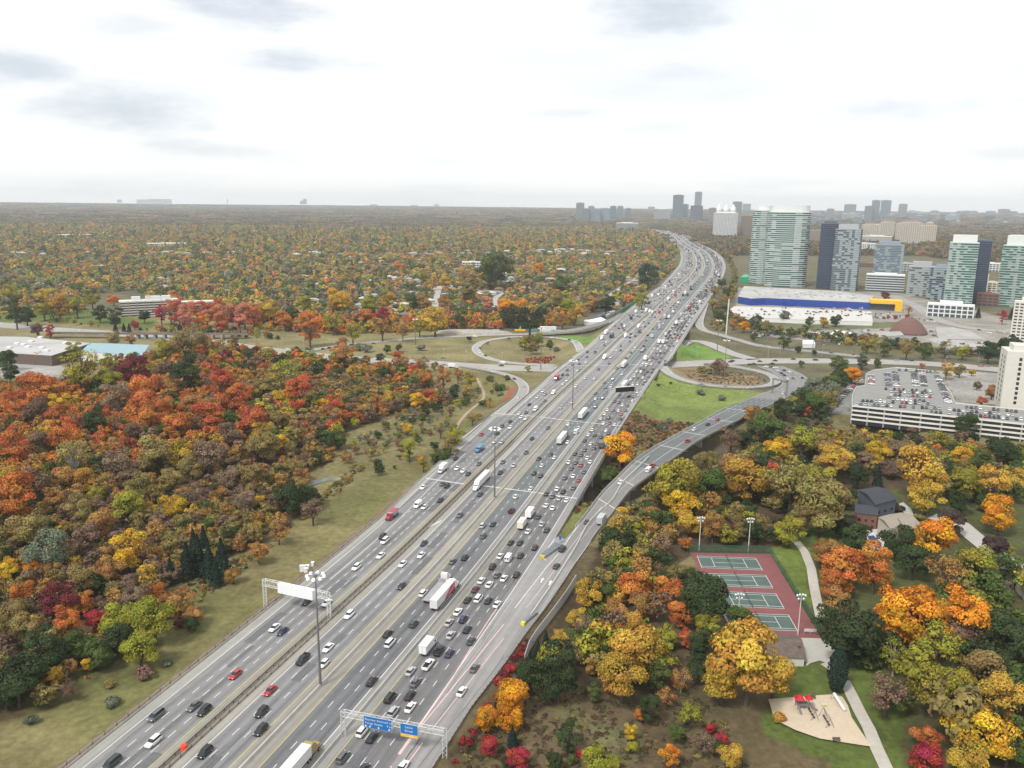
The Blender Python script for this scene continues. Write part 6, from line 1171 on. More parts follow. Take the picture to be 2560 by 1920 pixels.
# spoil heap behind the slip ramp
mb = MB(); X_, Y_ = G(1180, 833, -7); n = 14
rings = [[(math.cos(a)*45*k*(1+.1*math.sin(3*a)), math.sin(a)*12*k, h) for a in np.linspace(0, 2*math.pi, 25)[:-1]] for k, h in ((1, -.5), (.85, 2), (.6, 3.4), (.2, 4), (.01, 4.1))]
mb.loft(rings); tag(mb.build('spoil_heap', mat('crushed_stone', (.33, .30, .26), .95, nz=.25, sc=.4), loc=(X_, Y_, -7)), 'long grey heap of spoil behind the left slip ramp', 'heap')
# ------------------------------------------------------------------ light masts, gantries, signs
MP = []
def mast(x, y, z, h, label, n=8, r0=.42, name='light_mast'):
    th = thing(name, (x, y, z), label, 'light mast'); mb = MB(); mb.tube((0, 0, -.5), (0, 0, h), r0, .13, 10); mb.build('pole', POLE, th)
    mb = MB(); mb.tube((0, 0, h-.3), (0, 0, h+.3), .5, n=8)
    for k in range(n): t = 2*math.pi*k/n; mb.tube((0, 0, h), (math.cos(t)*2.0, math.sin(t)*2.0, h), .06, n=4)
    mb.build('ring_frame', POLE, th)
    for k in range(n): t = 2*math.pi*k/n; mb = MB(); x_, y_ = math.cos(t)*2.3, math.sin(t)*2.3; mb.tube((x_, y_, h-.35), (x_, y_, h+.2), .62, .42, 8); mb.build('luminaire', LAMPW, th)
    return th
WO = ('nearest', 'second nearest', 'third nearest', 'fourth', 'fifth', 'sixth', 'seventh', 'eighth')
for i, s in enumerate((180, 338, 511, 1050, 1210, 1395, 1602, 1888)):
    x, y = HW(s, B2(s)-.25); mast(x, y, .9, 32.5 if i < 3 else 30, 'tall high-mast light in the central median, %s to the camera%s' % (WO[i], '' if i < 3 else ' going up the highway'), n=8 if i < 4 else 6)
for px, py, h, lb in ((1810, 954, 34, 'tall dark light mast standing in the right loop ramp scrub'), (1352, 924, 36, 'light mast at the foot of the left loop ramp near the highway'), (1039, 862, 26, 'light mast in the dry field left of the loop ramp'), (1793, 876, 30, 'light mast beside the right slip road triangle'), (2030, 893, 24, 'light mast beside the arterial right of the interchange')):
    X_, Y_ = G(px, py, -7); mast(X_, Y_, -7, h, lb, n=6)
X_, Y_ = G(1815, 838, -7); th = thing('sign_pole', (X_, Y_, -7), 'tall bright white pole beside the store car park', 'pole'); mb = MB(); mb.tube((0, 0, 0), (.8, 0, hsolve(X_, Y_, -7, 748)), .75, .65, 10); mb.build('pole', WHITE, th)
SLs = []
for px, py in ((215, 800), (60, 812), (400, 848), (640, 868), (760, 880), (905, 893), (1110, 902), (1165, 908), (1255, 912), (1308, 892), (1332, 905), (1381, 905), (1744, 897), (1920, 896), (1950, 884), (2055, 890), (2262, 890), (2446, 905), (2360, 925), (1702, 880), (1740, 895)):
    X_, Y_ = G(px, py, -7); th = bpy.data.objects.new('street_lamp', None); link(th); th.location = (X_, Y_, -7); th['category'] = 'street lamp'
    mb = MB(); mb.tube((0, 0, 0), (0, 0, 11), .16, .1, 6); mb.build('pole', STEEL, th); mb = MB(); mb.tube((0, 0, 10.9), (0, -2.4, 11.6), .08, .06, 5); mb.box(-.25, .25, -3.1, -2.2, 11.5, 11.75); mb.build('lamp_head', LAMPW, th)
    SLs.append((th, 'steel', 'street lamp', 'along the arterial left of the highway' if px < 1600 else 'along the arterial right of the highway', None))
def truss(th, a, b, z0, z1, w, m, name='truss', n=14):
    mb = MB(); a = Vector((*a, 0)); b = Vector((*b, 0)); d = (b-a); L0 = d.length; d.normalize(); nrm = Vector((-d.y, d.x, 0))*w/2; r = .085
    pts = lambda t: [a+d*L0*t+nrm*s+Vector((0, 0, z)) for s in (-1, 1) for z in (z0, z1)]
    for k in range(4): mb.tube(pts(0)[k], pts(1)[k], r, n=5)
    for i in range(n):
        p, q = pts(i/n), pts((i+1)/n)
        for j, k in ((0, 1), (2, 3), (0, 2), (1, 3)): mb.tube(p[j], p[k], r*.6, n=4)
        for j, k in (((0, 1), (2, 3), (0, 2), (1, 3)) if i % 2 else ((1, 0), (3, 2), (2, 0), (3, 1))): mb.tube(p[j], q[k], r*.6, n=4)
    return mb.build(name, m, th)
GAL = mat('pale_galvanised', (.55, .55, .53), .5, .1, nz=.05)
def post(th, x, y, z0, h, m=GAL):
    mb = MB()
    for sx, sy in ((-.5, -.35), (.5, -.35), (.5, .35), (-.5, .35)): mb.tube((x+sx, y+sy, z0), (x+sx, y+sy, h), .1, n=5)
    k = z0
    while k < h-1.2: mb.tube((x-.5, y-.35, k), (x+.5, y-.35, k+1.2), .05, n=4); mb.tube((x+.5, y+.35, k), (x-.5, y+.35, k+1.2), .05, n=4); mb.tube((x-.5, y+.35, k), (x-.5, y-.35, k+1.2), .05, n=4); k += 1.2
    mb.build('post', m, th)
def gantry(label, pa, pb, z0=6.6, z1=8.4, zg=(0, 0), m=GAL):
    a = G(*pa, zg[0]); b = G(*pb, zg[1]); th = thing('sign_gantry', (*a, 0), label, 'gantry'); e = (b[0]-a[0], b[1]-a[1])
    truss(th, (0, 0), e, z0, z1, 1.1, m); post(th, 0, 0, zg[0], z1, m); post(th, *e, zg[1], z1, m); return th, a, e
# left gantry, seen from behind: big blank white board
th, a, e = gantry('white truss gantry carrying a blank white board over the left lanes', (664, 1517), (823, 1543), 6.4, 8.6, (-1.5, 0), WHITE)
l = math.hypot(*e); u = (e[0]/l, e[1]/l); yaw = math.atan2(u[1], u[0])
def panel(th, u0, u1, z0, z1, dy, t, m, name):
    mb = MB(); P_ = [(u[0]*x-u[1]*y*-1*0-(-u[1])*0, 0) for x, y in ((0, 0),)]
    f = lambda x, y: (u[0]*x-u[1]*-y*-1 if False else u[0]*x+u[1]*y, u[1]*x-u[0]*y)
    mb.prism([f(u0, dy), f(u1, dy), f(u1, dy-t), f(u0, dy-t)], z0, z1); return mb.build(name, m, th)
panel(th, l*.26, l*.80, 5.6, 8.9, 1.5, 1.6, mat('blank_white_board', (.74, .75, .76), .6, nz=.02), 'sign_board')
panel(th, l*.3, l*.45, 8.9, 9.3, .9, .5, WHITE, 'walkway')
# right gantry with two blue signs
th, a, e = gantry('steel truss gantry carrying two blue exit signs over the right lanes', fp('r2', 628, 1345), fp('r2', 1628, 1595), 6.0, 7.3, (0, -1.5))
l = math.hypot(*e); u = (e[0]/l, e[1]/l); SB = mat('sign_blue', (.01, .14, .42), .5, nz=0); SY = mat('sign_yellow', (.75, .42, .02), .5, nz=0)
def sign(th, f0, f1, z0, z1, m=SB, nm='sign_panel'):
    o = panel(th, l*f0, l*f1, z0, z1, .95, .12, m, nm); return o
def text(th, s, f, z, size, m=WHITE, align='LEFT'):
    cu = bpy.data.curves.new('sign_lettering', 'FONT'); cu.body = s; cu.size = size; cu.extrude = .01; cu.align_x = align; cu.materials.append(m); cu.space_character = 1.05
    o = link(bpy.data.objects.new('sign_lettering', cu), th); dy = 1.0; x = l*f; o.location = (u[0]*x+u[1]*dy, u[1]*x-u[0]*dy, z); o.rotation_euler = (math.pi/2, 0, math.atan2(u[1], u[0]))
    bpy.context.view_layer.update(); me = bpy.data.meshes.new_from_object(o); o2 = link(bpy.data.objects.new('sign_lettering', me), th); o2.location = o.location; o2.rotation_euler = o.rotation_euler; bpy.data.objects.remove(o); return o2
brd = panel(th, l*.225, l*.505, 4.45, 7.75, .90, .05, WHITE, 'sign_border'); sign(th, .228, .502, 4.55, 7.65)
text(th, 'Bayview Avenue', .24, 6.65, .85); text(th, '2 km', .455, 6.65, .85); text(th, 'Yonge Street', .24, 5.65, .85); text(th, '4 km', .455, 5.65, .85)
mb = MB()
for f_ in (.25, .29, .375, .48):
    x = l*f_; X_, Y_ = u[0]*x+u[1]*1.0, u[1]*x-u[0]*1.0; g = lambda p, z: (X_+u[0]*p, Y_+u[1]*p, z); mb.poly([g(-.35, 5.1), g(.35, 5.1), g(0, 4.65)]); mb.poly([g(-.1, 5.35), g(-.1, 5.1), g(.1, 5.1), g(.1, 5.35)])
mb.build('lane_arrows', WHITE, th)
panel(th, l*.588, l*.756, 4.75, 7.6, .90, .05, WHITE, 'sign_border'); sign(th, .59, .754, 4.85, 7.5); text(th, 'Leslie', .672, 6.5, .85, align='CENTER'); text(th, 'Street', .672, 5.5, .85, align='CENTER')
sign(th, .59, .754, 4.0, 4.72, SY, 'exit_panel'); mb = MB(); x = l*.70; X_, Y_ = u[0]*x+u[1]*1.0, u[1]*x-u[0]*1.0; g = lambda p, z: (X_+u[0]*p, Y_+u[1]*p, z); mb.poly([g(-.6, 4.2), g(.2, 4.2), g(.2, 4.45), g(-.6, 4.45)]); mb.poly([g(.2, 4.12), g(.6, 4.33), g(.2, 4.55)]); mb.build('exit_arrow', WHITE, th)
# message board gantry
th, a, e = gantry('gantry with a long dark message board over the crowded right lanes', fp('e', 1238, 828), fp('e', 1685, 885), 6.5, 8.3, (0, -5)); l = math.hypot(*e); u = (e[0]/l, e[1]/l)
panel(th, l*.17, l*.72, 5.2, 8.6, 1.3, 1.2, mat('led_board_black', (.012, .012, .016), .5, nz=0), 'message_board'); panel(th, l*.16, l*.73, 8.6, 8.9, 1.4, 1.4, WHITE, 'board_cap')
X0, Y0 = G(*fp('R', 1815, 560), -6); th, a, e = gantry('slim dark gantry over the wide part of the curved exit ramp', fp('R', 1700, 495+35), fp('R', 1838, 570), 5.2, 6.2, (-6, -6), POLE)
# crash cushion at the gore and at the barrier end
X_, Y_ = G(*fp('r4', 1095, 1100), 0); th = thing('crash_cushion', (X_, Y_, 0), 'grey striped crash cushion with yellow nose in the exit gore', 'crash cushion', rz=-(HA+.22))
mb = MB()
for k in range(9): mb.box(-1.7+k*.06, 1.7-k*.06, 6-k*1.5, 6.9-k*1.5, 0, .95)
mb.build('cells', mat('rubber_grey', (.18, .2, .21), .7), th); mb = MB(); mb.box(-1, 1, -7.6, -6.6, 0, 1); mb.build('nose', mat('dirty_yellow', (.5, .38, .06), .7, nz=.2), th); mb = MB(); mb.box(-1.1, -.1, 9, 9.15, 1.5, 3.2); mb.box(-.65, -.55, 9, 9.1, 0, 1.5); mb.build('marker_sign', SB, th)
X_, Y_ = G(1308, 1562, 0); th = thing('crash_cushion', (X_, Y_, 0), 'small crash cushion with bright yellow nose ending the temporary barrier', 'crash cushion', rz=-(HA+.25)); mb = MB()
for k in range(6): mb.box(-.45, .45, 1+k*1.3, 1.9+k*1.3, 0, .9)
mb.build('cells', mat('rubber_grey', (.18, .2, .21), .7), th); mb = MB(); mb.box(-.6, .6, -.6, .5, 0, 1); mb.build('nose', mat('lemon', (.7, .6, .03), .5), th)
# noise wall right of the exit ramp
L_ = smooth_line([(*GT(*fp('A', *p))[:2], -3.2) for p in ((830, 60), (745, 200), (600, 395), (500, 520), (425, 640), (385, 780))], 8)[:]
mb = MB(); wall(mb, L_, .35, 5.2); tag(mb.build('noise_wall', mat('grey_panel', (.5, .5, .48), .9, nz=.1)), 'grey concrete noise wall below the right exit ramp', 'wall')
# safety drum in the median, utility cabinets
X_, Y_ = G(*fp('r1', 1025, 1460), .6); mb = MB(); mb.tube((0, 0, 0), (0, 0, 1.4), .85, .7, 12); tag(mb.build('safety_drum', mat('signal_orange', (.8, .06, .02), .5, nz=0), loc=(X_, Y_, 0)), 'bright orange-red drum lying on the left median guard rail', 'drum')
for i, (x, y) in enumerate(((465, 1300), (495, 1310), (512, 1278), (560, 1248))):
    X_, Y_, Z_ = GT(*fp('r3', x, y)); mb = MB(); s = (1.1, .6, .5, .5)[i]; mb.box(-s, s, -.5, .5, 0, 2.4 if i == 0 else 1.6); mb.box(-s-.1, s+.1, -.6, .6, 2.4 if i == 0 else 1.6, 2.55 if i == 0 else 1.75)
    tag(mb.build('utility_cabinet', LAMPW, loc=(X_, Y_, Z_)), ('largest white utility cabinet on the grass behind the left gantry', 'small white cabinet touching the largest one', 'small white cabinet just above the pair', 'lone white cabinet nearest the road above the pair')[i], 'cabinet')
# ------------------------------------------------------------------ tennis courts and park
RED = mat('court_red', (.19, .07, .068), .85, nz=.1, sc=.25); GRC = mat('court_green', (.078, .115, .098), .85, nz=.14, sc=.2)
def sheet(name, pts, fr, z, m, kind='structure', dz=0):
    P_ = P3(pts, fr, z); mb = MB(); mb.poly([(*p, z+dz) for p in (P_ if sum(P_[i][0]*P_[(i+1) % len(P_)][1]-P_[(i+1) % len(P_)][0]*P_[i][1] for i in range(len(P_))) > 0 else P_[::-1])]); return tag(mb.build(name, m), kind=kind)
PZ = -2.9
sheet('tennis_court_surface', [(100, 400), (885, 413), (1395, 1245), (520, 1212)], 'T', PZ, RED)
for ci, C_ in enumerate([[(170, 435), (745, 455), (815, 575), (215, 550)], [(235, 605), (845, 625), (918, 753), (305, 728)], [(322, 782), (945, 808), (1030, 955), (400, 928)], [(425, 995), (1070, 1016), (1160, 1175), (510, 1150)]]):
    sheet('tennis_court', C_, 'T', PZ, GRC, dz=.03); q = P3(C_, 'T', PZ)
    B_ = lambda s, t: tuple(q[0][k]*(1-s)*(1-t)+q[1][k]*s*(1-t)+q[2][k]*s*t+q[3][k]*(1-s)*t for k in range(2))
    mb = MB()
    for s0, t0, s1, t1 in ((0, 0, 1, 0), (0, 1, 1, 1), (0, 0, 0, 1), (1, 0, 1, 1), (0, .125, 1, .125), (0, .875, 1, .875), (.23, .125, .23, .875), (.77, .125, .77, .875), (.23, .5, .77, .5)):
        a, b = B_(s0, t0), B_(s1, t1); strip(mb, offs([(*a, PZ), (*b, PZ)], -.09), offs([(*a, PZ), (*b, PZ)], .09), .05)
    tag(mb.build('court_lines', WHITE), kind='structure')
    a, b = B_(.5, -.03), B_(.5, 1.03); th = thing('tennis_net', (*a, PZ), 'dark net across the %s tennis court from the top' % ('first', 'second', 'third', 'fourth')[ci], 'net')
    mb = MB(); mb.tube((0, 0, 0), (0, 0, 1.15), .06); mb.tube((b[0]-a[0], b[1]-a[1], 0), (b[0]-a[0], b[1]-a[1], 1.15), .06); mb.build('posts', DARK, th)
    mb = MB(); d_ = Vector((b[0]-a[0], b[1]-a[1], 0))
    for k in range(5): mb.tube((0, 0, .15+k*.2), (*d_.xy, .15+k*.2), .02, n=4)
    mb.build('netting', DARK, th)
def fence(pts, h, label, colr=(.02, .12, .07)):
    P_ = P3(pts, 'T', PZ); th = thing('chain_link_fence', (*P_[0], PZ), label, 'fence'); m = mat('green_fence', colr, .7, nz=0)
    mm = bpy.data.materials.get('green_mesh')
    if not mm:
        mm = bpy.data.materials.new('green_mesh'); mm.use_nodes = True; t = mm.node_tree; b = t.nodes['Principled BSDF']; b.inputs['Base Color'].default_value = (*colr, 1); b.inputs['Alpha'].default_value = .45
    mb = MB(); pb = MB()
    for a, b in zip(P_[:-1], P_[1:]):
        n = max(1, int(math.dist(a, b)/3))
        for k in range(n+1): t = k/n; x, y = a[0]*(1-t)+b[0]*t-P_[0][0], a[1]*(1-t)+b[1]*t-P_[0][1]; pb.tube((x, y, 0), (x, y, h), .06, n=5)
        pb.tube((a[0]-P_[0][0], a[1]-P_[0][1], h), (b[0]-P_[0][0], b[1]-P_[0][1], h), .05, n=4); mb.quad((a[0]-P_[0][0], a[1]-P_[0][1], 0), (b[0]-P_[0][0], b[1]-P_[0][1], 0), (b[0]-P_[0][0], b[1]-P_[0][1], h), (a[0]-P_[0][0], a[1]-P_[0][1], h))
    pb.build('posts', m, th); mb.build('mesh_panel', mm, th)
fence([(95, 400), (885, 411)], 3.2, 'green chain-link fence along the far end of the tennis courts'); fence([(888, 415), (1400, 1245)], 3.2, 'green chain-link fence down the right side of the tennis courts')
for i, (bx, by, tx, ty) in enumerate(((187, 385, 210, 62), (672, 400, 700, 72), (1163, 1212, 1190, 826), (560, 1215, 585, 820))):
    X_, Y_ = G(*fp('T', bx, by), PZ); h = hsolve(X_, Y_, PZ, fp('T', tx, ty)[1])
    th = thing('floodlight_pole', (X_, Y_, PZ), ('pale floodlight pole at the left far corner of the courts', 'pale floodlight pole at the middle of the far fence', 'pale floodlight pole beside the clubhouse roof', 'floodlight pole rising from trees left of the clubhouse')[i], 'floodlight'); mb = MB(); mb.tube((0, 0, 0), (0, 0, h), .2, .12, 8); mb.build('pole', SL['pale'], th)
    mb = MB(); mb.tube((-1.3, 0, h), (1.3, 0, h), .06, n=4); mb.tube((-.8, 0, h-1.2), (.8, 0, h-1.2), .06, n=4); mb.build('crossbar', STEEL, th)
    for x, z in ((-1.3, h+.1), (-.5, h+.35), (.5, h+.35), (1.3, h+.1), (-.8, h-1.1), (.8, h-1.1)): mb = MB(); mb.tube((x, -.35, z-.1), (x, .15, z+.15), .42, .25, 8); mb.build('lamp', LAMPW, th)
# clubhouse: long gabled brown roof over pale walls
q = P3([(845, 1200), (1168, 1212), (1246, 1442), (860, 1432)], 'T', -.2); cx, cy = sum(p[0] for p in q)/4, sum(p[1] for p in q)/4; th = thing('clubhouse', (cx, cy, -3), 'long low clubhouse with weathered brown shingle roof and pale walls', 'building'); q = [(x-cx, y-cy) for x, y in q]; lerp = lambda a, b, t: tuple(a[k]*(1-t)+b[k]*t for k in range(2))
mb = MB(); w4 = [lerp(p, (0, 0), .07) for p in q]; mb.prism(w4[::-1], -.5, 2.8); mb.build('wall', SL['pale'], th)
r0, r1 = lerp(q[0], q[3], .45), lerp(q[1], q[2], .45); z0, z1 = 2.75, 4.6; mb = MB(); E3 = lambda p, z: (*p, z)
mb.poly([E3(q[0], z0), E3(r0, z1), E3(r1, z1), E3(q[1], z0)]); mb.poly([E3(q[3], z0), E3(q[2], z0), E3(r1, z1), E3(r0, z1)]); mb.poly([E3(q[1], z0), E3(r1, z1), E3(q[2], z0)]); mb.poly([E3(q[0], z0), E3(q[3], z0), E3(r0, z1)]); mb.poly([E3(p, z0-.02) for p in q])
mb.build('roof', mat('brown_shingle_roof', (.125, .095, .08), .95, nz=.25, sc=.6), th); mb = MB(); c_ = lerp(r1, q[2], .5); mb.tube((c_[0]*.7, c_[1]*.8, 3.4), (c_[0]*.7, c_[1]*.8, 4.5), .5, n=8); mb.build('roof_vent', DSTEEL, th)
sheet('court_apron', [(1180, 1240), (1400, 1245), (1500, 1300), (1540, 1400), (1480, 1500), (1380, 1465), (1290, 1490), (1250, 1520)], 'T', PZ, mat('pale_paving', (.40, .385, .34), .9, nz=.08), dz=-.03)
sheet('park_paving', [(520, 1100), (600, 1180), (735, 650+1), (700, 655), (560, 800)][:0] or [(1385, 1500), (1500, 1460), (1545, 1560), (1590, 1690), (1530, 1700), (1480, 1560)], 'T', PZ, mat('pale_paving', (.40, .385, .34), .9), dz=-.05)
for x, y, lb in ((1255, 1180, 'white notice board left of the gate at the courts'), (1316, 1183, 'white notice board right of the gate at the courts')):
    X_, Y_ = G(*fp('T', x, y), -2); th = thing('notice_board', (X_, Y_, PZ), lb, 'sign'); mb = MB(); mb.box(-1, 1, -.05, .05, .9, 1.9); mb.build('panel', WHITE, th); mb = MB(); mb.tube((-.9, 0, 0), (-.9, 0, 1.9), .06); mb.tube((.9, 0, 0), (.9, 0, 1.9), .06); mb.build('legs', STEEL, th)
SAND = mat('play_sand', (.50, .41, .30), .95, nz=.07, sc=.8)
sheet('playground_sand', [(70, 830), (300, 812), (520, 795), (610, 790), (690, 810), (735, 880), (770, 985), (840, 1090), (935, 1228), (750, 1200), (500, 1160), (300, 1090), (120, 1000)], 'P', -2.95, SAND, dz=.0)
RP = mat('red_plastic', (.45, .02, .03), .5, nz=0); GP = mat('grey_play_metal', (.16, .15, .15), .6, nz=0); Zs = -2.93
X_, Y_ = G(*fp('P', 350, 900), Zs); th = thing('play_structure', (X_, Y_, Zs), 'climbing tower with bright red roofs on the sand', 'playground'); mb = MB()
for x in (-1.5, 1.5):
    for y in (-1, 1): mb.tube((x, y, 0), (x, y, 2.9), .09); 
mb.box(-1.6, 1.6, -1.1, 1.1, 1.3, 1.45); mb.build('frame', GP, th); mb = MB()
for x, s in ((-.9, 1.3), (1.7, 1.0)): mb.prism([(x-s, -s), (x+s, -s), (x+s, s), (x-s, s)], 2.8, 3.9, top=[(x-.1, -.1), (x+.1, -.1), (x+.1, .1), (x-.1, .1)])
mb.build('roof', RP, th); mb = MB(); mb.poly([(-1.9, -1, 1.4), (-1.2, -1, 1.4), (-.9, -3.4, .2), (-1.6, -3.4, .2)]); mb.poly([(1.9, -.9, 1.3), (2.6, -.5, 1.3), (4, -1.5, .2), (3.4, -2, .2)]); mb.build('slide', GP, th)
for x, y, lb in ((430, 960, 'left swing frame with dark seats on the sand'), (555, 1020, 'right swing frame with dark seats on the sand')):
    X_, Y_ = G(*fp('P', x, y), Zs); th = thing('swing_set', (X_, Y_, Zs), lb, 'swing'); mb = MB()
    for yy in (-2.6, 2.6):
        for xx in (-1.1, 1.1): mb.tube((xx, yy, 0), (0, yy, 2.6), .07)
    mb.tube((0, -2.6, 2.6), (0, 2.6, 2.6), .07); mb.build('frame', GP, th)
    for yy in (-1.7, -.5, .8, 1.9): mb = MB(); mb.tube((-.0, yy-.25, 2.6), (0, yy-.25, .5), .02, n=4); mb.tube((0, yy+.25, 2.6), (0, yy+.25, .5), .02, n=4); mb.box(-.25, .25, yy-.35, yy+.35, .4, .55); mb.build('swing_seat', DARK, th)
X_, Y_ = G(*fp('P', 663, 890), Zs); th = thing('tube_slide', (X_, Y_, Zs), 'white slide with pinkish ladder on the right of the sand', 'slide', rz=.15); mb = MB(); mb.tube((0, 3, 2), (.2, -2.6, .4), .45, n=8); mb.build('chute', WHITE, th); mb = MB(); mb.tube((-.4, 3.6, 0), (-.3, 3.1, 2.2), .06); mb.tube((.4, 3.6, 0), (.3, 3.1, 2.2), .06); mb.build('ladder', mat('pink_paint', (.4, .15, .18), .6), th)
X_, Y_ = G(*fp('P', 535, 890), Zs); mb = MB(); mb.box(-.7, .7, -.2, .2, .3, .7); mb.tube((0, 0, 0), (0, 0, .5), .15); tag(mb.build('spring_rider', mat('pale_yellow', (.6, .55, .3), .6), loc=(X_, Y_, Zs)), 'small pale yellow spring rider between tower and slide', 'rider')
for x, y, lb in ((640, 1182, 'dark bench on the lower edge of the sand'), (437, 828, 'brown bench on the upper edge of the sand')):
    X_, Y_ = G(*fp('P', x, y), Zs); th = thing('park_bench', (X_, Y_, Zs), lb, 'bench'); mb = MB(); mb.box(-1, 1, -.25, .25, .42, .5); mb.build('seat', DSTEEL, th); mb = MB(); mb.box(-1, 1, .22, .3, .5, .95); mb.build('backrest', DSTEEL, th)
    for xx in (-.8, .8): mb = MB(); mb.box(xx-.05, xx+.05, -.2, .25, 0, .42); mb.build('leg', DSTEEL, th)
# houses by the park
SHD = mat('charcoal_shingle', (.045, .05, .06), .9, nz=.15, sc=.8); SHT = mat('tan_shingle', (.27, .235, .19), .9, nz=.12, sc=.8); SHG = mat('grey_shingle', (.12, .115, .11), .9, nz=.15)
def gable(name, pts, zt, zb, wallm, roofm, rise, label, cat='house', win=True):
    q = P3(pts, 'H', zt); cx, cy = sum(p[0] for p in q)/4, sum(p[1] for p in q)/4; th = thing(name, (cx, cy, zb), label, cat); q = [(x-cx, y-cy) for x, y in q]; H = zt-zb; BX.append((cx, cy, 11))
    mb = MB(); w4 = [lerp(p, (0, 0), .05) for p in q]; mb.prism(w4[::-1], -.5, H-.05); wo = mb.build('wall', wallm, th)
    r0, r1 = lerp(q[0], q[3], .5), lerp(q[1], q[2], .5); mb = MB(); mb.poly([E3(q[0], H), E3(r0, H+rise), E3(r1, H+rise), E3(q[1], H)]); mb.poly([E3(q[3], H), E3(q[2], H), E3(r1, H+rise), E3(r0, H+rise)]); mb.poly([E3(q[1], H), E3(r1, H+rise), E3(q[2], H)]); mb.poly([E3(q[0], H), E3(q[3], H), E3(r0, H+rise)]); mb.poly([E3(p, H-.02) for p in q]); mb.build('roof', roofm, th)
    if win:
        a, b = w4[3], w4[2]; n = Vector((b[1]-a[1], -(b[0]-a[0]))).normalized()*.06
        if n.y > 0: n = -n
        for t0 in (.15, .45, .75):
            for z in (1.0, 3.6):
                if z+1.2 < H: p, r_ = lerp(a, b, t0), lerp(a, b, t0+.12); mb = MB(); mb.quad((p[0]+n.x, p[1]+n.y, z), (r_[0]+n.x, r_[1]+n.y, z), (r_[0]+n.x, r_[1]+n.y, z+1.2), (p[0]+n.x, p[1]+n.y, z+1.2)); mb.build('window', GLASS, th)
    return th
gable('house', [(575, 492), (765, 458), (960, 585), (745, 640)], 4.5, -4, SL['dark'], SHD, 1.6, 'large dark house with charcoal roof and small roof vents')
gable('house', [(548, 630), (778, 658), (772, 750), (538, 722)], 3, -4, SL['brown'], SHD, .5, 'brown-walled house wing with flat charcoal roof in front of the dark house')
gable('house', [(880, 735), (1000, 715), (1200, 835), (1060, 900)], 3.2, -4, SL['beige'], SHT, 1.8, 'long tan-roofed wing of the beige house beside the covered pool')
gable('house', [(770, 762), (900, 728), (1020, 810), (900, 890)], 3.8, -4, SL['beige'], SHT, 1.2, 'beige two-storey house with tan roof left of the long wing')
gable('house', [(1880, 1230), (2000, 1220), (2170, 1350), (2010, 1395)], 1, -3.5, SL['pale'], SHG, 1.5, 'grey-roofed bungalow near the right edge below the street')
gable('house', [(2130, 1380), (2300, 1330), (2420, 1440), (2220, 1480)], 1, -3.5, SL['pale'], SHG, 1.5, 'grey-roofed house cut by the right edge')
sheet('pool_terrace', [(640, 900), (760, 880), (840, 1000), (810, 1095), (690, 1060)], 'H', -3.3, mat('pale_terrace', (.5, .49, .46), .9), dz=.15)
o = sheet('pool_cover', [(668, 948), (725, 942), (808, 1022), (790, 1068), (700, 1050)], 'H', -3.0, mat('navy_cover', (.025, .05, .14), .5), dz=.05, kind=None); o.name = 'covered_pool'; tag(o, 'swimming pool under a dark blue cover behind the beige house', 'pool')
sheet('pool_deck', [(1700, 25), (1860, 10), (1960, 90), (1900, 130), (1780, 110)], 'P', -3.1, mat('deck_brown', (.24, .21, .19), .9), dz=.1)
o = sheet('pool_cover', [(1770, 42), (1828, 32), (1888, 76), (1830, 92)], 'P', -3.0, mat('pool_water', (.05, .33, .42), .1), dz=.1, kind=None); o.name = 'swimming_pool'; tag(o, 'small turquoise swimming pool behind the amber tree', 'pool')
sheet('driveway', [(1020, 620), (1100, 690), (1150, 820), (1080, 800), (960, 640)], 'H', -3.3, mat('pale_paving', (.40, .385, .34), .9), dz=.3)
# ------------------------------------------------------------------ suburb: houses and canopy
SUB = wpoly([(-300, 700), (-50, 640), (300, 655), (700, 650), (1100, 640), (1500, 630), (1665, 668), (1630, 710), (1540, 775), (1440, 812), (1250, 800), (1000, 800), (800, 790), (620, 770), (350, 730)], z=-7)
hp = []
rs = random.Random(5); xs = [p[0] for p in SUB]; ys = [p[1] for p in SUB]; tries = 0
while len(hp) < 285 and tries < 30000:
    tries += 1; x = rs.uniform(min(xs), max(xs)); y = rs.uniform(min(ys), max(ys)); px_, py_ = proj(x, y, -4)
    if not pip(np.array([x]), np.array([y]), SUB)[0] or px_ < -20 or px_ > 1700: continue
    s, o_ = SO(x, y)
    if -100 < o_ < 60: continue
    if px_ < 750 and rs.random() < .6: continue
    if any(math.dist((x, y), p[:2]) < 19 for p in hp) or any(math.dist((x, y), b[:2]) < b[2]+8 for b in BX): continue
    hp.append((x, y, rs.choice((HA, HA+math.pi/2, .2, .2+math.pi/2)), rs.choice((0, 1, 2))))
HPR = []
for v in range(3):
    w, d, h = ((14, 10, 3.4), (11, 12, 6), (18, 9, 3.2))[v]; mb = MB(); mb.box(-w/2, w/2, -d/2, d/2, -1, h); wm = mb.mesh('wall', PLAIN)
    mb = MB(); e = .7; mb.prism([(-w/2-e, -d/2-e), (w/2+e, -d/2-e), (w/2+e, d/2+e), (-w/2-e, d/2+e)], h-.1, h+2.4, top=[(-w/2+d*.42, -.1), (w/2-d*.42, -.1), (w/2-d*.42, .1), (-w/2+d*.42, .1)]); HPR.append((wm, mb.mesh('roof', PLAIN)))
HS = []; RC = [((.30, .30, .29), 'grey'), ((.15, .145, .14), 'dark grey'), ((.24, .18, .14), 'brown'), ((.46, .45, .42), 'pale grey'), ((.34, .27, .22), 'tan')]
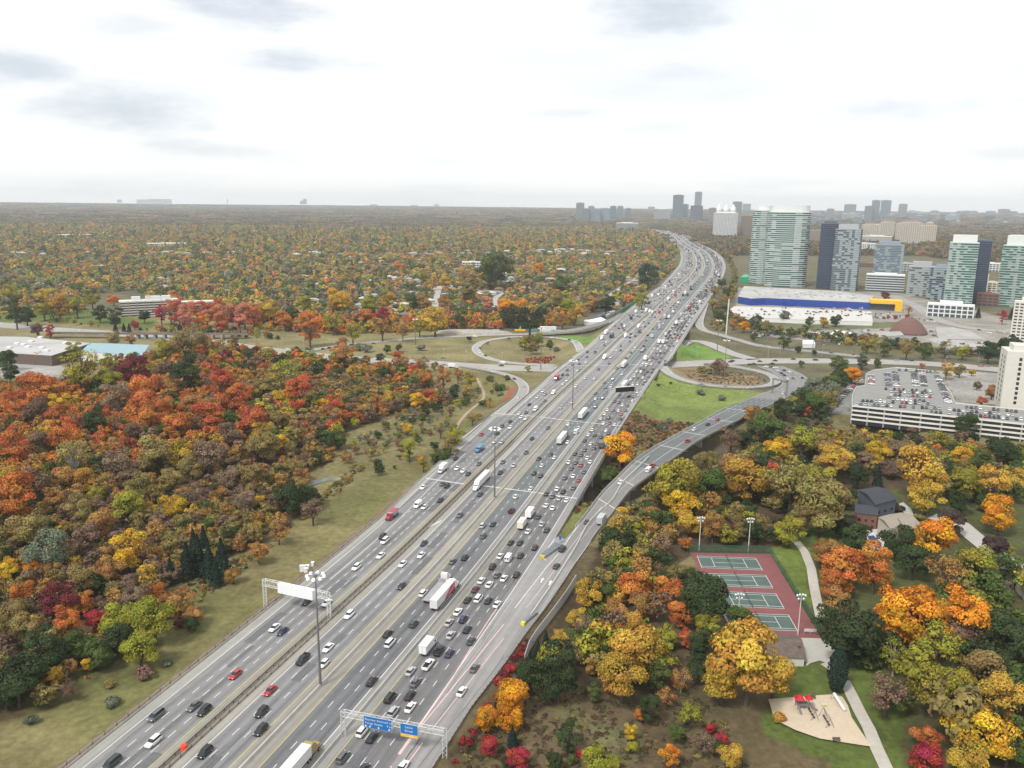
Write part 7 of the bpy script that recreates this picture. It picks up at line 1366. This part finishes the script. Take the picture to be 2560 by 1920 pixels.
for x, y, r_, v in hp:
    o = link(bpy.data.objects.new('suburban_house', None)); o.location = (x, y, tz(x, y)); o.rotation_euler = (0, 0, r_); o['category'] = 'house'; c, cw = rs.choice(RC)
    for m, n, cc_ in ((HPR[v][0], 'wall', rs.choice(((.55, .53, .48), (.3, .2, .15), (.6, .6, .58), (.42, .36, .3)))), (HPR[v][1], 'roof', c)):
        p = bpy.data.objects.new(n, m); p.parent = o; p.color = (*cc_, 1); COL.objects.link(p)
    BX.append((x, y, 10)); BX.append((x-y*0+(-x)/math.hypot(x, y)*16, y-y/math.hypot(x, y)*16, 11)); px_, py_ = proj(x, y, -4); HS.append((o, cw+'-roofed', ('bungalow', 'house', 'bungalow')[v], 'in the suburb near the highway bend' if px_ > 1350 else 'in the suburb right of the schools' if px_ > 1050 else 'in the middle of the suburb' if px_ > 700 else 'in the far left suburb', None))
for pts in ([(1085, 790), (1090, 750), (1100, 715)], [(1240, 780), (1245, 740), (1340, 712), (1480, 690)], [(1100, 735), (1200, 725), (1290, 735), (1400, 740)], [(1480, 770), (1530, 735), (1600, 690), (1640, 672)], [(700, 770), (900, 745), (1085, 760)], [(380, 790), (420, 765), (400, 740)]):
    L_ = smooth_line([(*G(*p, -6.7), -6.7) for p in pts], 12); mb = MB(); strip(mb, offs(L_, -4.5), offs(L_, 4.5)); L2 = [(*p, 4.5) for p in L_]; ROADS.append((L2, True)); o = mb.build('residential_street', ASPH); tint(o, lambda i, p: (.36, .35, .33)); tag(o, kind='structure')
# red row behind the railway and other trees that stand out far away
for x, y, r, c in ((1035, 860, 42, 'X'), (1095, 850, 50, 'PK'), (1150, 850, 55, 'R'), (1210, 860, 55, 'PK'), (1270, 850, 60, 'R'), (1330, 855, 55, 'PK'), (1390, 845, 60, 'R'), (1450, 860, 60, 'PK'), (1510, 860, 55, 'R'), (1570, 865, 58, 'PK'), (1630, 870, 55, 'R'), (1180, 900, 45, 'PK'), (1300, 905, 45, 'O'), (1420, 905, 50, 'R'), (1540, 905, 48, 'PK'), (1740, 850, 70, 'YO'), (1830, 900, 55, 'O'), (1990, 950, 75, 'O'), (1880, 860, 45, 'G'), (1950, 790, 55, 'YG'), (2150, 770, 50, 'Y'),
      (640, 860, 45, 'D'), (740, 870, 50, 'D'), (925, 870, 38, 'D'), (740, 940, 22, 'C'), (795, 945, 20, 'C'), (830, 950, 20, 'C'), (865, 935, 26, 'X'), (280, 830, 55, 'YG'), (380, 815, 60, 'YO'), (490, 800, 60, 'YG'), (590, 770, 45, 'YG'), (270, 750, 45, 'YO'), (730, 770, 35, 'O'), (100, 860, 60, 'D'), (170, 870, 50, 'D'), (60, 730, 55, 'YG'), (240, 960, 40, 'B'), (320, 975, 28, 'X'), (730, 1020, 45, 'OL'), (840, 1030, 40, 'OB'), (1190, 1060, 90, 'OL'), (1280, 1050, 60, 'OL'), (1060, 1100, 70, 'YG'), (1440, 1130, 45, 'M'), (1540, 1110, 25, 'C'), (1595, 1110, 28, 'U'), (1640, 1100, 30, 'M'), (1520, 1090, 20, 'M'), (240, 1140, 35, 'O'), (40, 1150, 55, 'D'), (60, 1230, 55, 'D'), (470, 1090, 45, 'YG'), (1380, 1075, 50, 'OB'), (1320, 1065, 45, 'O')):
    tree('J', x, y, r, c, 'spruce' if c == 'C' else 'tall' if 1000 < x < 1660 and y < 920 else None)
for x, y, r, c in ((125, 780, 62, 'Y'), (320, 800, 50, 'YG'), (435, 775, 52, 'YO'), (515, 560, 35, 'O'), (600, 780, 48, 'G'), (670, 795, 48, 'OB'), (810, 650, 42, 'YO'), (670, 620, 42, 'YG'), (800, 790, 38, 'OB'), (930, 610, 60, 'OB'), (960, 700, 65, 'OL'), (1040, 680, 35, 'OL'), (1190, 815, 52, 'A'), (1280, 810, 45, 'A'), (1075, 800, 40, 'PK'), (1350, 840, 42, 'Y'), (1130, 580, 110, 'G'), (1410, 560, 32, 'A'), (1230, 870, 62, 'D'), (1350, 900, 90, 'D'), (900, 870, 45, 'G'), (400, 880, 50, 'X'), (290, 880, 50, 'O'), (580, 905, 40, 'R'), (740, 900, 80, 'YO'), (400, 950, 60, 'OB'), (210, 980, 55, 'YG'), (80, 910, 60, 'YG'), (20, 925, 35, 'O'), (530, 950, 60, 'OB'), (640, 940, 50, 'YG'), (1560, 900, 50, 'OB'), (1540, 670, 55, 'G'), (1600, 800, 55, 'YG'), (1750, 790, 45, 'OB'), (1510, 800, 55, 'OL'), (1640, 870, 50, 'YO'), (1840, 800, 55, 'D'), (2070, 760, 45, 'YG'), (2110, 620, 65, 'D'),
      (250, 1080, 40, 'S'), (300, 1090, 38, 'S'), (430, 1085, 28, 'G'), (505, 1078, 22, 'G'), (650, 1080, 35, 'S'), (960, 1018, 17, 'D'), (1310, 1050, 35, 'YG'), (1340, 1030, 42, 'OL'), (1400, 1020, 40, 'YG'), (1370, 1080, 38, 'OL'), (1520, 1090, 28, 'S'), (1480, 1060, 25, 'G'), (390, 1160, 30, 'D'), (650, 1190, 55, 'OB'), (150, 1120, 70, 'OB')):
    tree('M', x, y, r, c, 'shrub' if c == 'S' else None)
for x, y, r, c in ((680, 800, 28, 'D'), (570, 800, 30, 'OL'), (830, 780, 30, 'S'), (980, 815, 24, 'G'), (1130, 810, 32, 'D'), (1060, 815, 28, 'YO'), (830, 920, 35, 'G'), (660, 900, 22, 'G'), (1360, 945, 40, 'YG'), (1310, 960, 35, 'OL'), (1410, 970, 35, 'G'), (1540, 965, 50, 'OL'), (1640, 985, 42, 'G'), (1760, 990, 30, 'S'), (1860, 990, 35, 'YG'), (1950, 760, 22, 'C'), (2140, 770, 22, 'C'), (2010, 985, 55, 'D'), (2130, 965, 60, 'D'), (2180, 990, 55, 'D'), (1280, 1040, 35, 'S'), (1370, 1050, 20, 'G'), (1150, 1075, 45, 'G'), (1225, 1120, 45, 'A'), (930, 1060, 18, 'G'), (910, 975, 18, 'D'), (1000, 992, 12, 'D'), (450, 770, 28, 'G'), (480, 700, 26, 'OL'), (540, 830, 25, 'OB'), (600, 840, 30, 'A'), (720, 850, 30, 'OL'), (430, 640, 26, 'OL'), (470, 590, 26, 'G'), (420, 710, 26, 'OL'), (500, 640, 24, 'G'), (2090, 790, 26, 'X'), (1470, 790, 10, 'X'), (1430, 790, 10, 'X'), (1540, 790, 14, 'X'), (1410, 675, 26, 'M'), (1550, 750, 20, 'OB')):
    tree('K', x, y, r, c, 'spruce' if c == 'C' else None)
for x, y, r, c in ((720, 720, 55, 'M'), (830, 760, 70, 'OL'), (360, 270, 75, 'G'), (510, 345, 70, 'A'), (620, 220, 50, 'D'), (770, 230, 35, 'G'), (150, 480, 90, 'S'), (300, 420, 100, 'G'), (380, 400, 90, 'D'), (60, 560, 90, 'D'), (260, 500, 110, 'S'), (150, 620, 110, 'G'), (240, 720, 110, 'OL'), (75, 710, 40, 'R'), (1650, 840, 100, 'D'), (1900, 510, 60, 'OB'), (1800, 600, 50, 'R'), (1750, 450, 40, 'B'), (1700, 310, 35, 'YO'), (1450, 300, 55, 'YO'), (1580, 300, 55, 'OL'), (1210, 250, 25, 'PK')):
    tree('Q', x, y, r, c, None)
TX_ = np.array([(t[4], t[5], t[3]) for t in TREES])
def blocked(X, Y):
    k = np.zeros(X.shape, bool)
    for bx, by, br in BX:
        if br < 60 or True: k |= (X-bx)**2+(Y-by)**2 < min(br, 45)**2
    for P_ in BXP:
        cx, cy = sum(p[0] for p in P_)/len(P_), sum(p[1] for p in P_)/len(P_); k |= pip(X, Y, [((p[0]-cx)*1.08+cx, (p[1]-cy)*1.08+cy) for p in P_])
    for P_ in LOTS: k |= pip(X, Y, P_)
    return k
LOTS = [wpoly([(540, 700), (520, 860), (640, 860), (640, 935), (1300, 985), (2300, 1010), (2600, 900), (1700, 640), (1500, 600), (560, 600)], 'K', -7), wpoly([(520, 560), (1000, 560), (1500, 620), (1500, 700), (560, 700)], 'K', -7), wpoly([(905, 470), (1240, 480), (1350, 520), (1330, 560), (900, 580)], 'K', -7),
        wpoly([(380, 395), (560, 440), (620, 560), (430, 860), (300, 900), (480, 500)], 'K', -5)][0:3]
pal = ['OL', 'OL', 'G', 'G', 'D', 'D', 'OB', 'YO', 'YG', 'OB', 'OL', 'O', 'S', 'B', 'OL', 'U', 'YG', 'G', 'G', 'D', 'S', 'P']
def sector(x0, x1, r0, r1, n=24):
    """world polygon between two photo columns and two ground distances"""
    f = lambda x: math.atan2(*G(x, 700, -7)); a, b = f(x0), f(x1); A = [a+(b-a)*i/n for i in range(n+1)]
    return [(r1*math.sin(t), r1*math.cos(t)) for t in A]+[(r0*math.sin(t), r0*math.cos(t)) for t in A[::-1]]
zl = wpoly([(-700, 760), (-300, 700), (0, 680)], z=-7)
NEARSUB = wpoly([(-600, 745), (-600, 655), (0, 640), (1000, 636), (1480, 628), (1680, 640), (1690, 680), (1640, 712), (1540, 780), (1440, 795), (1330, 790), (1150, 795), (980, 797), (700, 795), (640, 790), (420, 770), (330, 725), (220, 738), (200, 790), (20, 790), (-300, 770)], z=-7)
_ri = rng.integers
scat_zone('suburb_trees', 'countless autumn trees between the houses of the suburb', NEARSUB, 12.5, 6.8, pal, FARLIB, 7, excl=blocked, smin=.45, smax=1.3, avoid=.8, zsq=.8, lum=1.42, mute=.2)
scat_zone('arterial_side_trees', 'orange and golden trees along the far side of the left slip ramp', wpoly([(630, 795), (700, 797), (980, 799), (1150, 797), (1330, 792), (1440, 797), (1450, 812), (1330, 822), (1150, 826), (1000, 832), (840, 838), (640, 825)], z=-7), 7.5, 5, ['O', 'YO', 'A', 'OB', 'R', 'YG', 'OB', 'YO', 'D', 'G', 'PK', 'OL'], FARLIB, 7, smin=.5, excl=blocked)
MID = wpoly([(-700, 655), (0, 641), (1000, 637), (1480, 629), (1700, 640), (1690, 612), (1600, 574), (1000, 574), (0, 570), (-700, 566)], z=-7)
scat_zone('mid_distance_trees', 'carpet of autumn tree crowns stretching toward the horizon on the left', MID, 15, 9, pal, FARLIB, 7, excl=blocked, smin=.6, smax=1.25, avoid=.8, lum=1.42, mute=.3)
RT = wpoly([(1800, 628), (1820, 700), (1790, 760), (1830, 640), (2000, 640), (2300, 640), (2700, 690), (3000, 720), (3000, 600), (2560, 590), (1700, 572), (1740, 590)], z=-7)
scat_zone('right_side_trees', 'brown and orange trees between the far towers on the right', RT, 12, 6.0, ['B', 'DB', 'P', 'OL', 'B', 'D', 'G', 'OB', 'DG', 'D'], FARLIB, 7, excl=blocked, smin=.6, smax=1.3, avoid=.8)
scat_zone('slope_bushes', 'bushes on the slope between far highway and store', wpoly([(390, 390), (500, 400), (560, 520), (560, 640), (520, 680), (500, 860), (430, 860), (380, 800), (470, 560)], 'K', -5), 7, 2.6, ['OL', 'G', 'YG', 'D', 'OB', 'OL'], SHLIB, 4, smin=.5, zsq=1.4)
scat_zone('left_interchange_scrub', 'bushes and young trees along the left field and railway', wpoly([(-200, 795), (130, 800), (300, 826), (600, 820), (700, 850), (600, 845), (280, 822), (100, 806), (-200, 790)], z=-7), 9, 3.4, ['OL', 'D', 'G', 'OB', 'YG', 'R'], FARLIB, 7, smin=.5, excl=blocked)
scat_zone('field_wood', 'bushes and trees between the arterial and the left woodland', wpoly([(230, 880), (520, 866), (700, 893), (880, 915), (1000, 925), (1080, 950), (1080, 985), (880, 955), (600, 935), (330, 950), (250, 930)], z=-6), 9, 5.2, ['O', 'OB', 'YG', 'D', 'G', 'OL', 'R', 'B', 'YO'], NEARLIB, 10, excl=blocked, avoid=.6)
mb = MB(); tc_ = []; rd = random.Random(4); k_ = 0
while k_ < 260:
    px_, py_ = rd.uniform(-40, 1650), 572+66*rd.random()**.55; x, y = G(px_, py_, 0); s, o_ = SO(x, y)
    if -120 < o_ < 60: continue
    w, d, h = rd.choice(((9, 6, 9), (10, 7, 10), (8, 6, 9), (7, 6, 10), (16, 8, 10))); z = tz(x, y); a_ = rd.choice((.3, HA, 1.9)); ca, sa = math.cos(a_), math.sin(a_)
    P_ = lambda e, f: [(x+ca*i-sa*j, y+sa*i+ca*j) for i, j in ((-e, -f), (e, -f), (e, f), (-e, f))]; mb.prism(P_(w, d), z-1, z+h); mb.prism(P_(w+.5, d+.5), z+h, z+h+3, top=P_(w*.55, .3)); c = rd.choice(((.32, .32, .31), (.2, .2, .19), (.28, .23, .2), (.42, .42, .4))); tc_ += [c]*12; k_ += 1
o = mb.build('distant_rooftops', mat('far_roofs', (1, 1, 1), .9, nz=0, attr='col')); tint(o, lambda i, p: tc_[i]); tag(o, 'scattered pale rooftops showing through the far carpet of trees', kind='stuff')
scat_zone('far_canopy', 'distant unbroken tree canopy before the horizon', sector(-500, 3100, 2900, 6500), 44, 34, ['DB', 'B', 'OL', 'P', 'D', 'G', 'OL', 'B', 'DG'], CLIB, 6, avoid=0, smin=.8, smax=1.2, zsq=.62)
scat_zone('farthest_canopy', 'farthest hazy tree canopy at the horizon', sector(-700, 3300, 6400, 17000, 40), 120, 95, ['DB', 'B', 'OL', 'P', 'D', 'DG'], CLIB, 6, avoid=0, smin=.8, smax=1.2, zsq=.3)
# ------------------------------------------------------------------ haze: one closed box round camera and scene
mb = MB(); mb.box(-19200, 19200, -19200, 19200, -45, 330)
hz = mb.build('haze', []); hm = bpy.data.materials.new('haze_air'); hm.use_nodes = True; t = hm.node_tree; t.nodes.remove(t.nodes['Principled BSDF'])
pv = t.nodes.new('ShaderNodeVolumePrincipled'); pv.inputs['Color'].default_value = (.90, .95, 1, 1); pv.inputs['Density'].default_value = .000052; pv.inputs['Anisotropy'].default_value = .2
t.links.new(pv.outputs[0], t.nodes['Material Output'].inputs['Volume']); hz.data.materials.append(hm); tag(hz, 'thin pale haze that fades the far trees and towers', kind='stuff')
# ------------------------------------------------------------------ labels: each one picks out a single thing by rank among its look-alikes
ON = 'first second third fourth fifth sixth seventh eighth ninth tenth eleventh twelfth thirteenth fourteenth fifteenth sixteenth seventeenth eighteenth nineteenth'.split()
def ordw(n):
    if n <= 19: return ON[n-1]
    T_ = ['twent', 'thirt', 'fort', 'fift', 'sixt', 'sevent', 'eight', 'ninet']; a, b = divmod(n, 10)
    return T_[a-2]+('ieth' if b == 0 else 'y-'+ON[b-1])
bpy.context.view_layer.update()
def rank(items, fmt1, fmtn, key, grp):
    d = {}
    for it in items: d.setdefault(it[1:4], []).append(it)
    for k, L_ in d.items():
        L_.sort(key=lambda it: key(it[0]))
        for i, it in enumerate(L_):
            o = it[0]; c, w, wh = k; f = fmt1 if len(L_) == 1 else fmtn
            o['label'] = it[4] if len(it) > 4 and it[4] else f.format(c=c, w=w, wh=wh, n=ordw(i+1)); o['group'] = grp(c, w, wh)
ps = lambda w: w+'es' if w.endswith('s') else w+'s'
rank(VEH, 'only {c} {w} on the {wh}', '{c} {w}, {n} nearest {c} one on the {wh}', lambda o: o.matrix_world.translation.length, lambda c, w, wh: 'vehicles on the '+wh)
fpx = lambda o: proj(*o.matrix_world.translation)[0]
rank(FT, 'only {c} {w} {wh}', '{n} {c} {w} from the left {wh}', fpx, lambda c, w, wh: 'far towers on the skyline')
rank(SLs, 'single {c} {w} {wh}', '{n} {c} {w} from the left {wh}', fpx, lambda c, w, wh: 'street lamps along the arterial')
rank(HS, 'only {c} {w} {wh}', '{n} {c} {w} from the left {wh}', fpx, lambda c, w, wh: 'suburban houses among the trees')
TI = []
for o, cw, k, R_, x, y, z in TREES:
    px, py = proj(x, y, z+R_); s, off = SO(x, y)
    if py < 760: wh = 'in the suburb behind the arterial' if off < 0 else 'among the far buildings on the right'
    elif off < -60:
        if s > 640: wh = 'between the suburb and the arterial' if py < 850 else 'beside the left interchange ramps'
        elif px > 830: wh = 'in the clearing beside the left exit ramp'
        else: wh = 'in the back of the left woodland' if py < 1080 else 'in the upper middle of the left woodland' if py < 1240 else 'in the lower middle of the left woodland' if py < 1450 else 'at the front of the left woodland'
    elif s > 640 or py < 960: wh = 'around the store yard and arterial' if px > 1980 or py < 905 else 'inside the right interchange'
    elif py < 1200: wh = 'between the curved exit ramp and the garage' if px > 1700 else 'below the curved exit ramp'
    elif px < 1700: wh = 'in the wood left of the tennis courts' if py < 1620 else 'on the scrubby slope at the bottom'
    elif px < 2080: wh = 'around the tennis courts' if py < 1700 else 'below the clubhouse'
    else: wh = 'around the houses on the right' if py < 1520 else 'in the park woods at bottom right'
    w = {'spruce': 'spruce', 'cypress': 'cypress', 'shrub': 'bush', 'thin': 'half-bare tree', 'tall': 'tall tree', 'wide': 'spreading tree'}.get(k, 'rounded tree')
    TI.append((o, cw, w, wh, None))
rank(TI, 'only {c} {w} {wh}', '{n} {c} {w} from the left {wh}', fpx, lambda c, w, wh: 'trees and bushes '+wh)
seen = {}
for o in COL.objects:
    if o.parent is None and 'category' in o and 'label' in o: seen.setdefault(o['label'], []).append(o)
dup_ = {k: len(v) for k, v in seen.items() if len(v) > 1}
if dup_: print('DUPLICATE LABELS', dup_)
nol = [o.name for o in COL.objects if o.parent is None and 'category' in o and 'label' not in o]
if nol: print('NO LABEL', nol[:20])
lw = [o['label'] for o in COL.objects if o.parent is None and 'label' in o and len(o['label'].split()) > 16]
if lw: print('LONG', lw[:5])
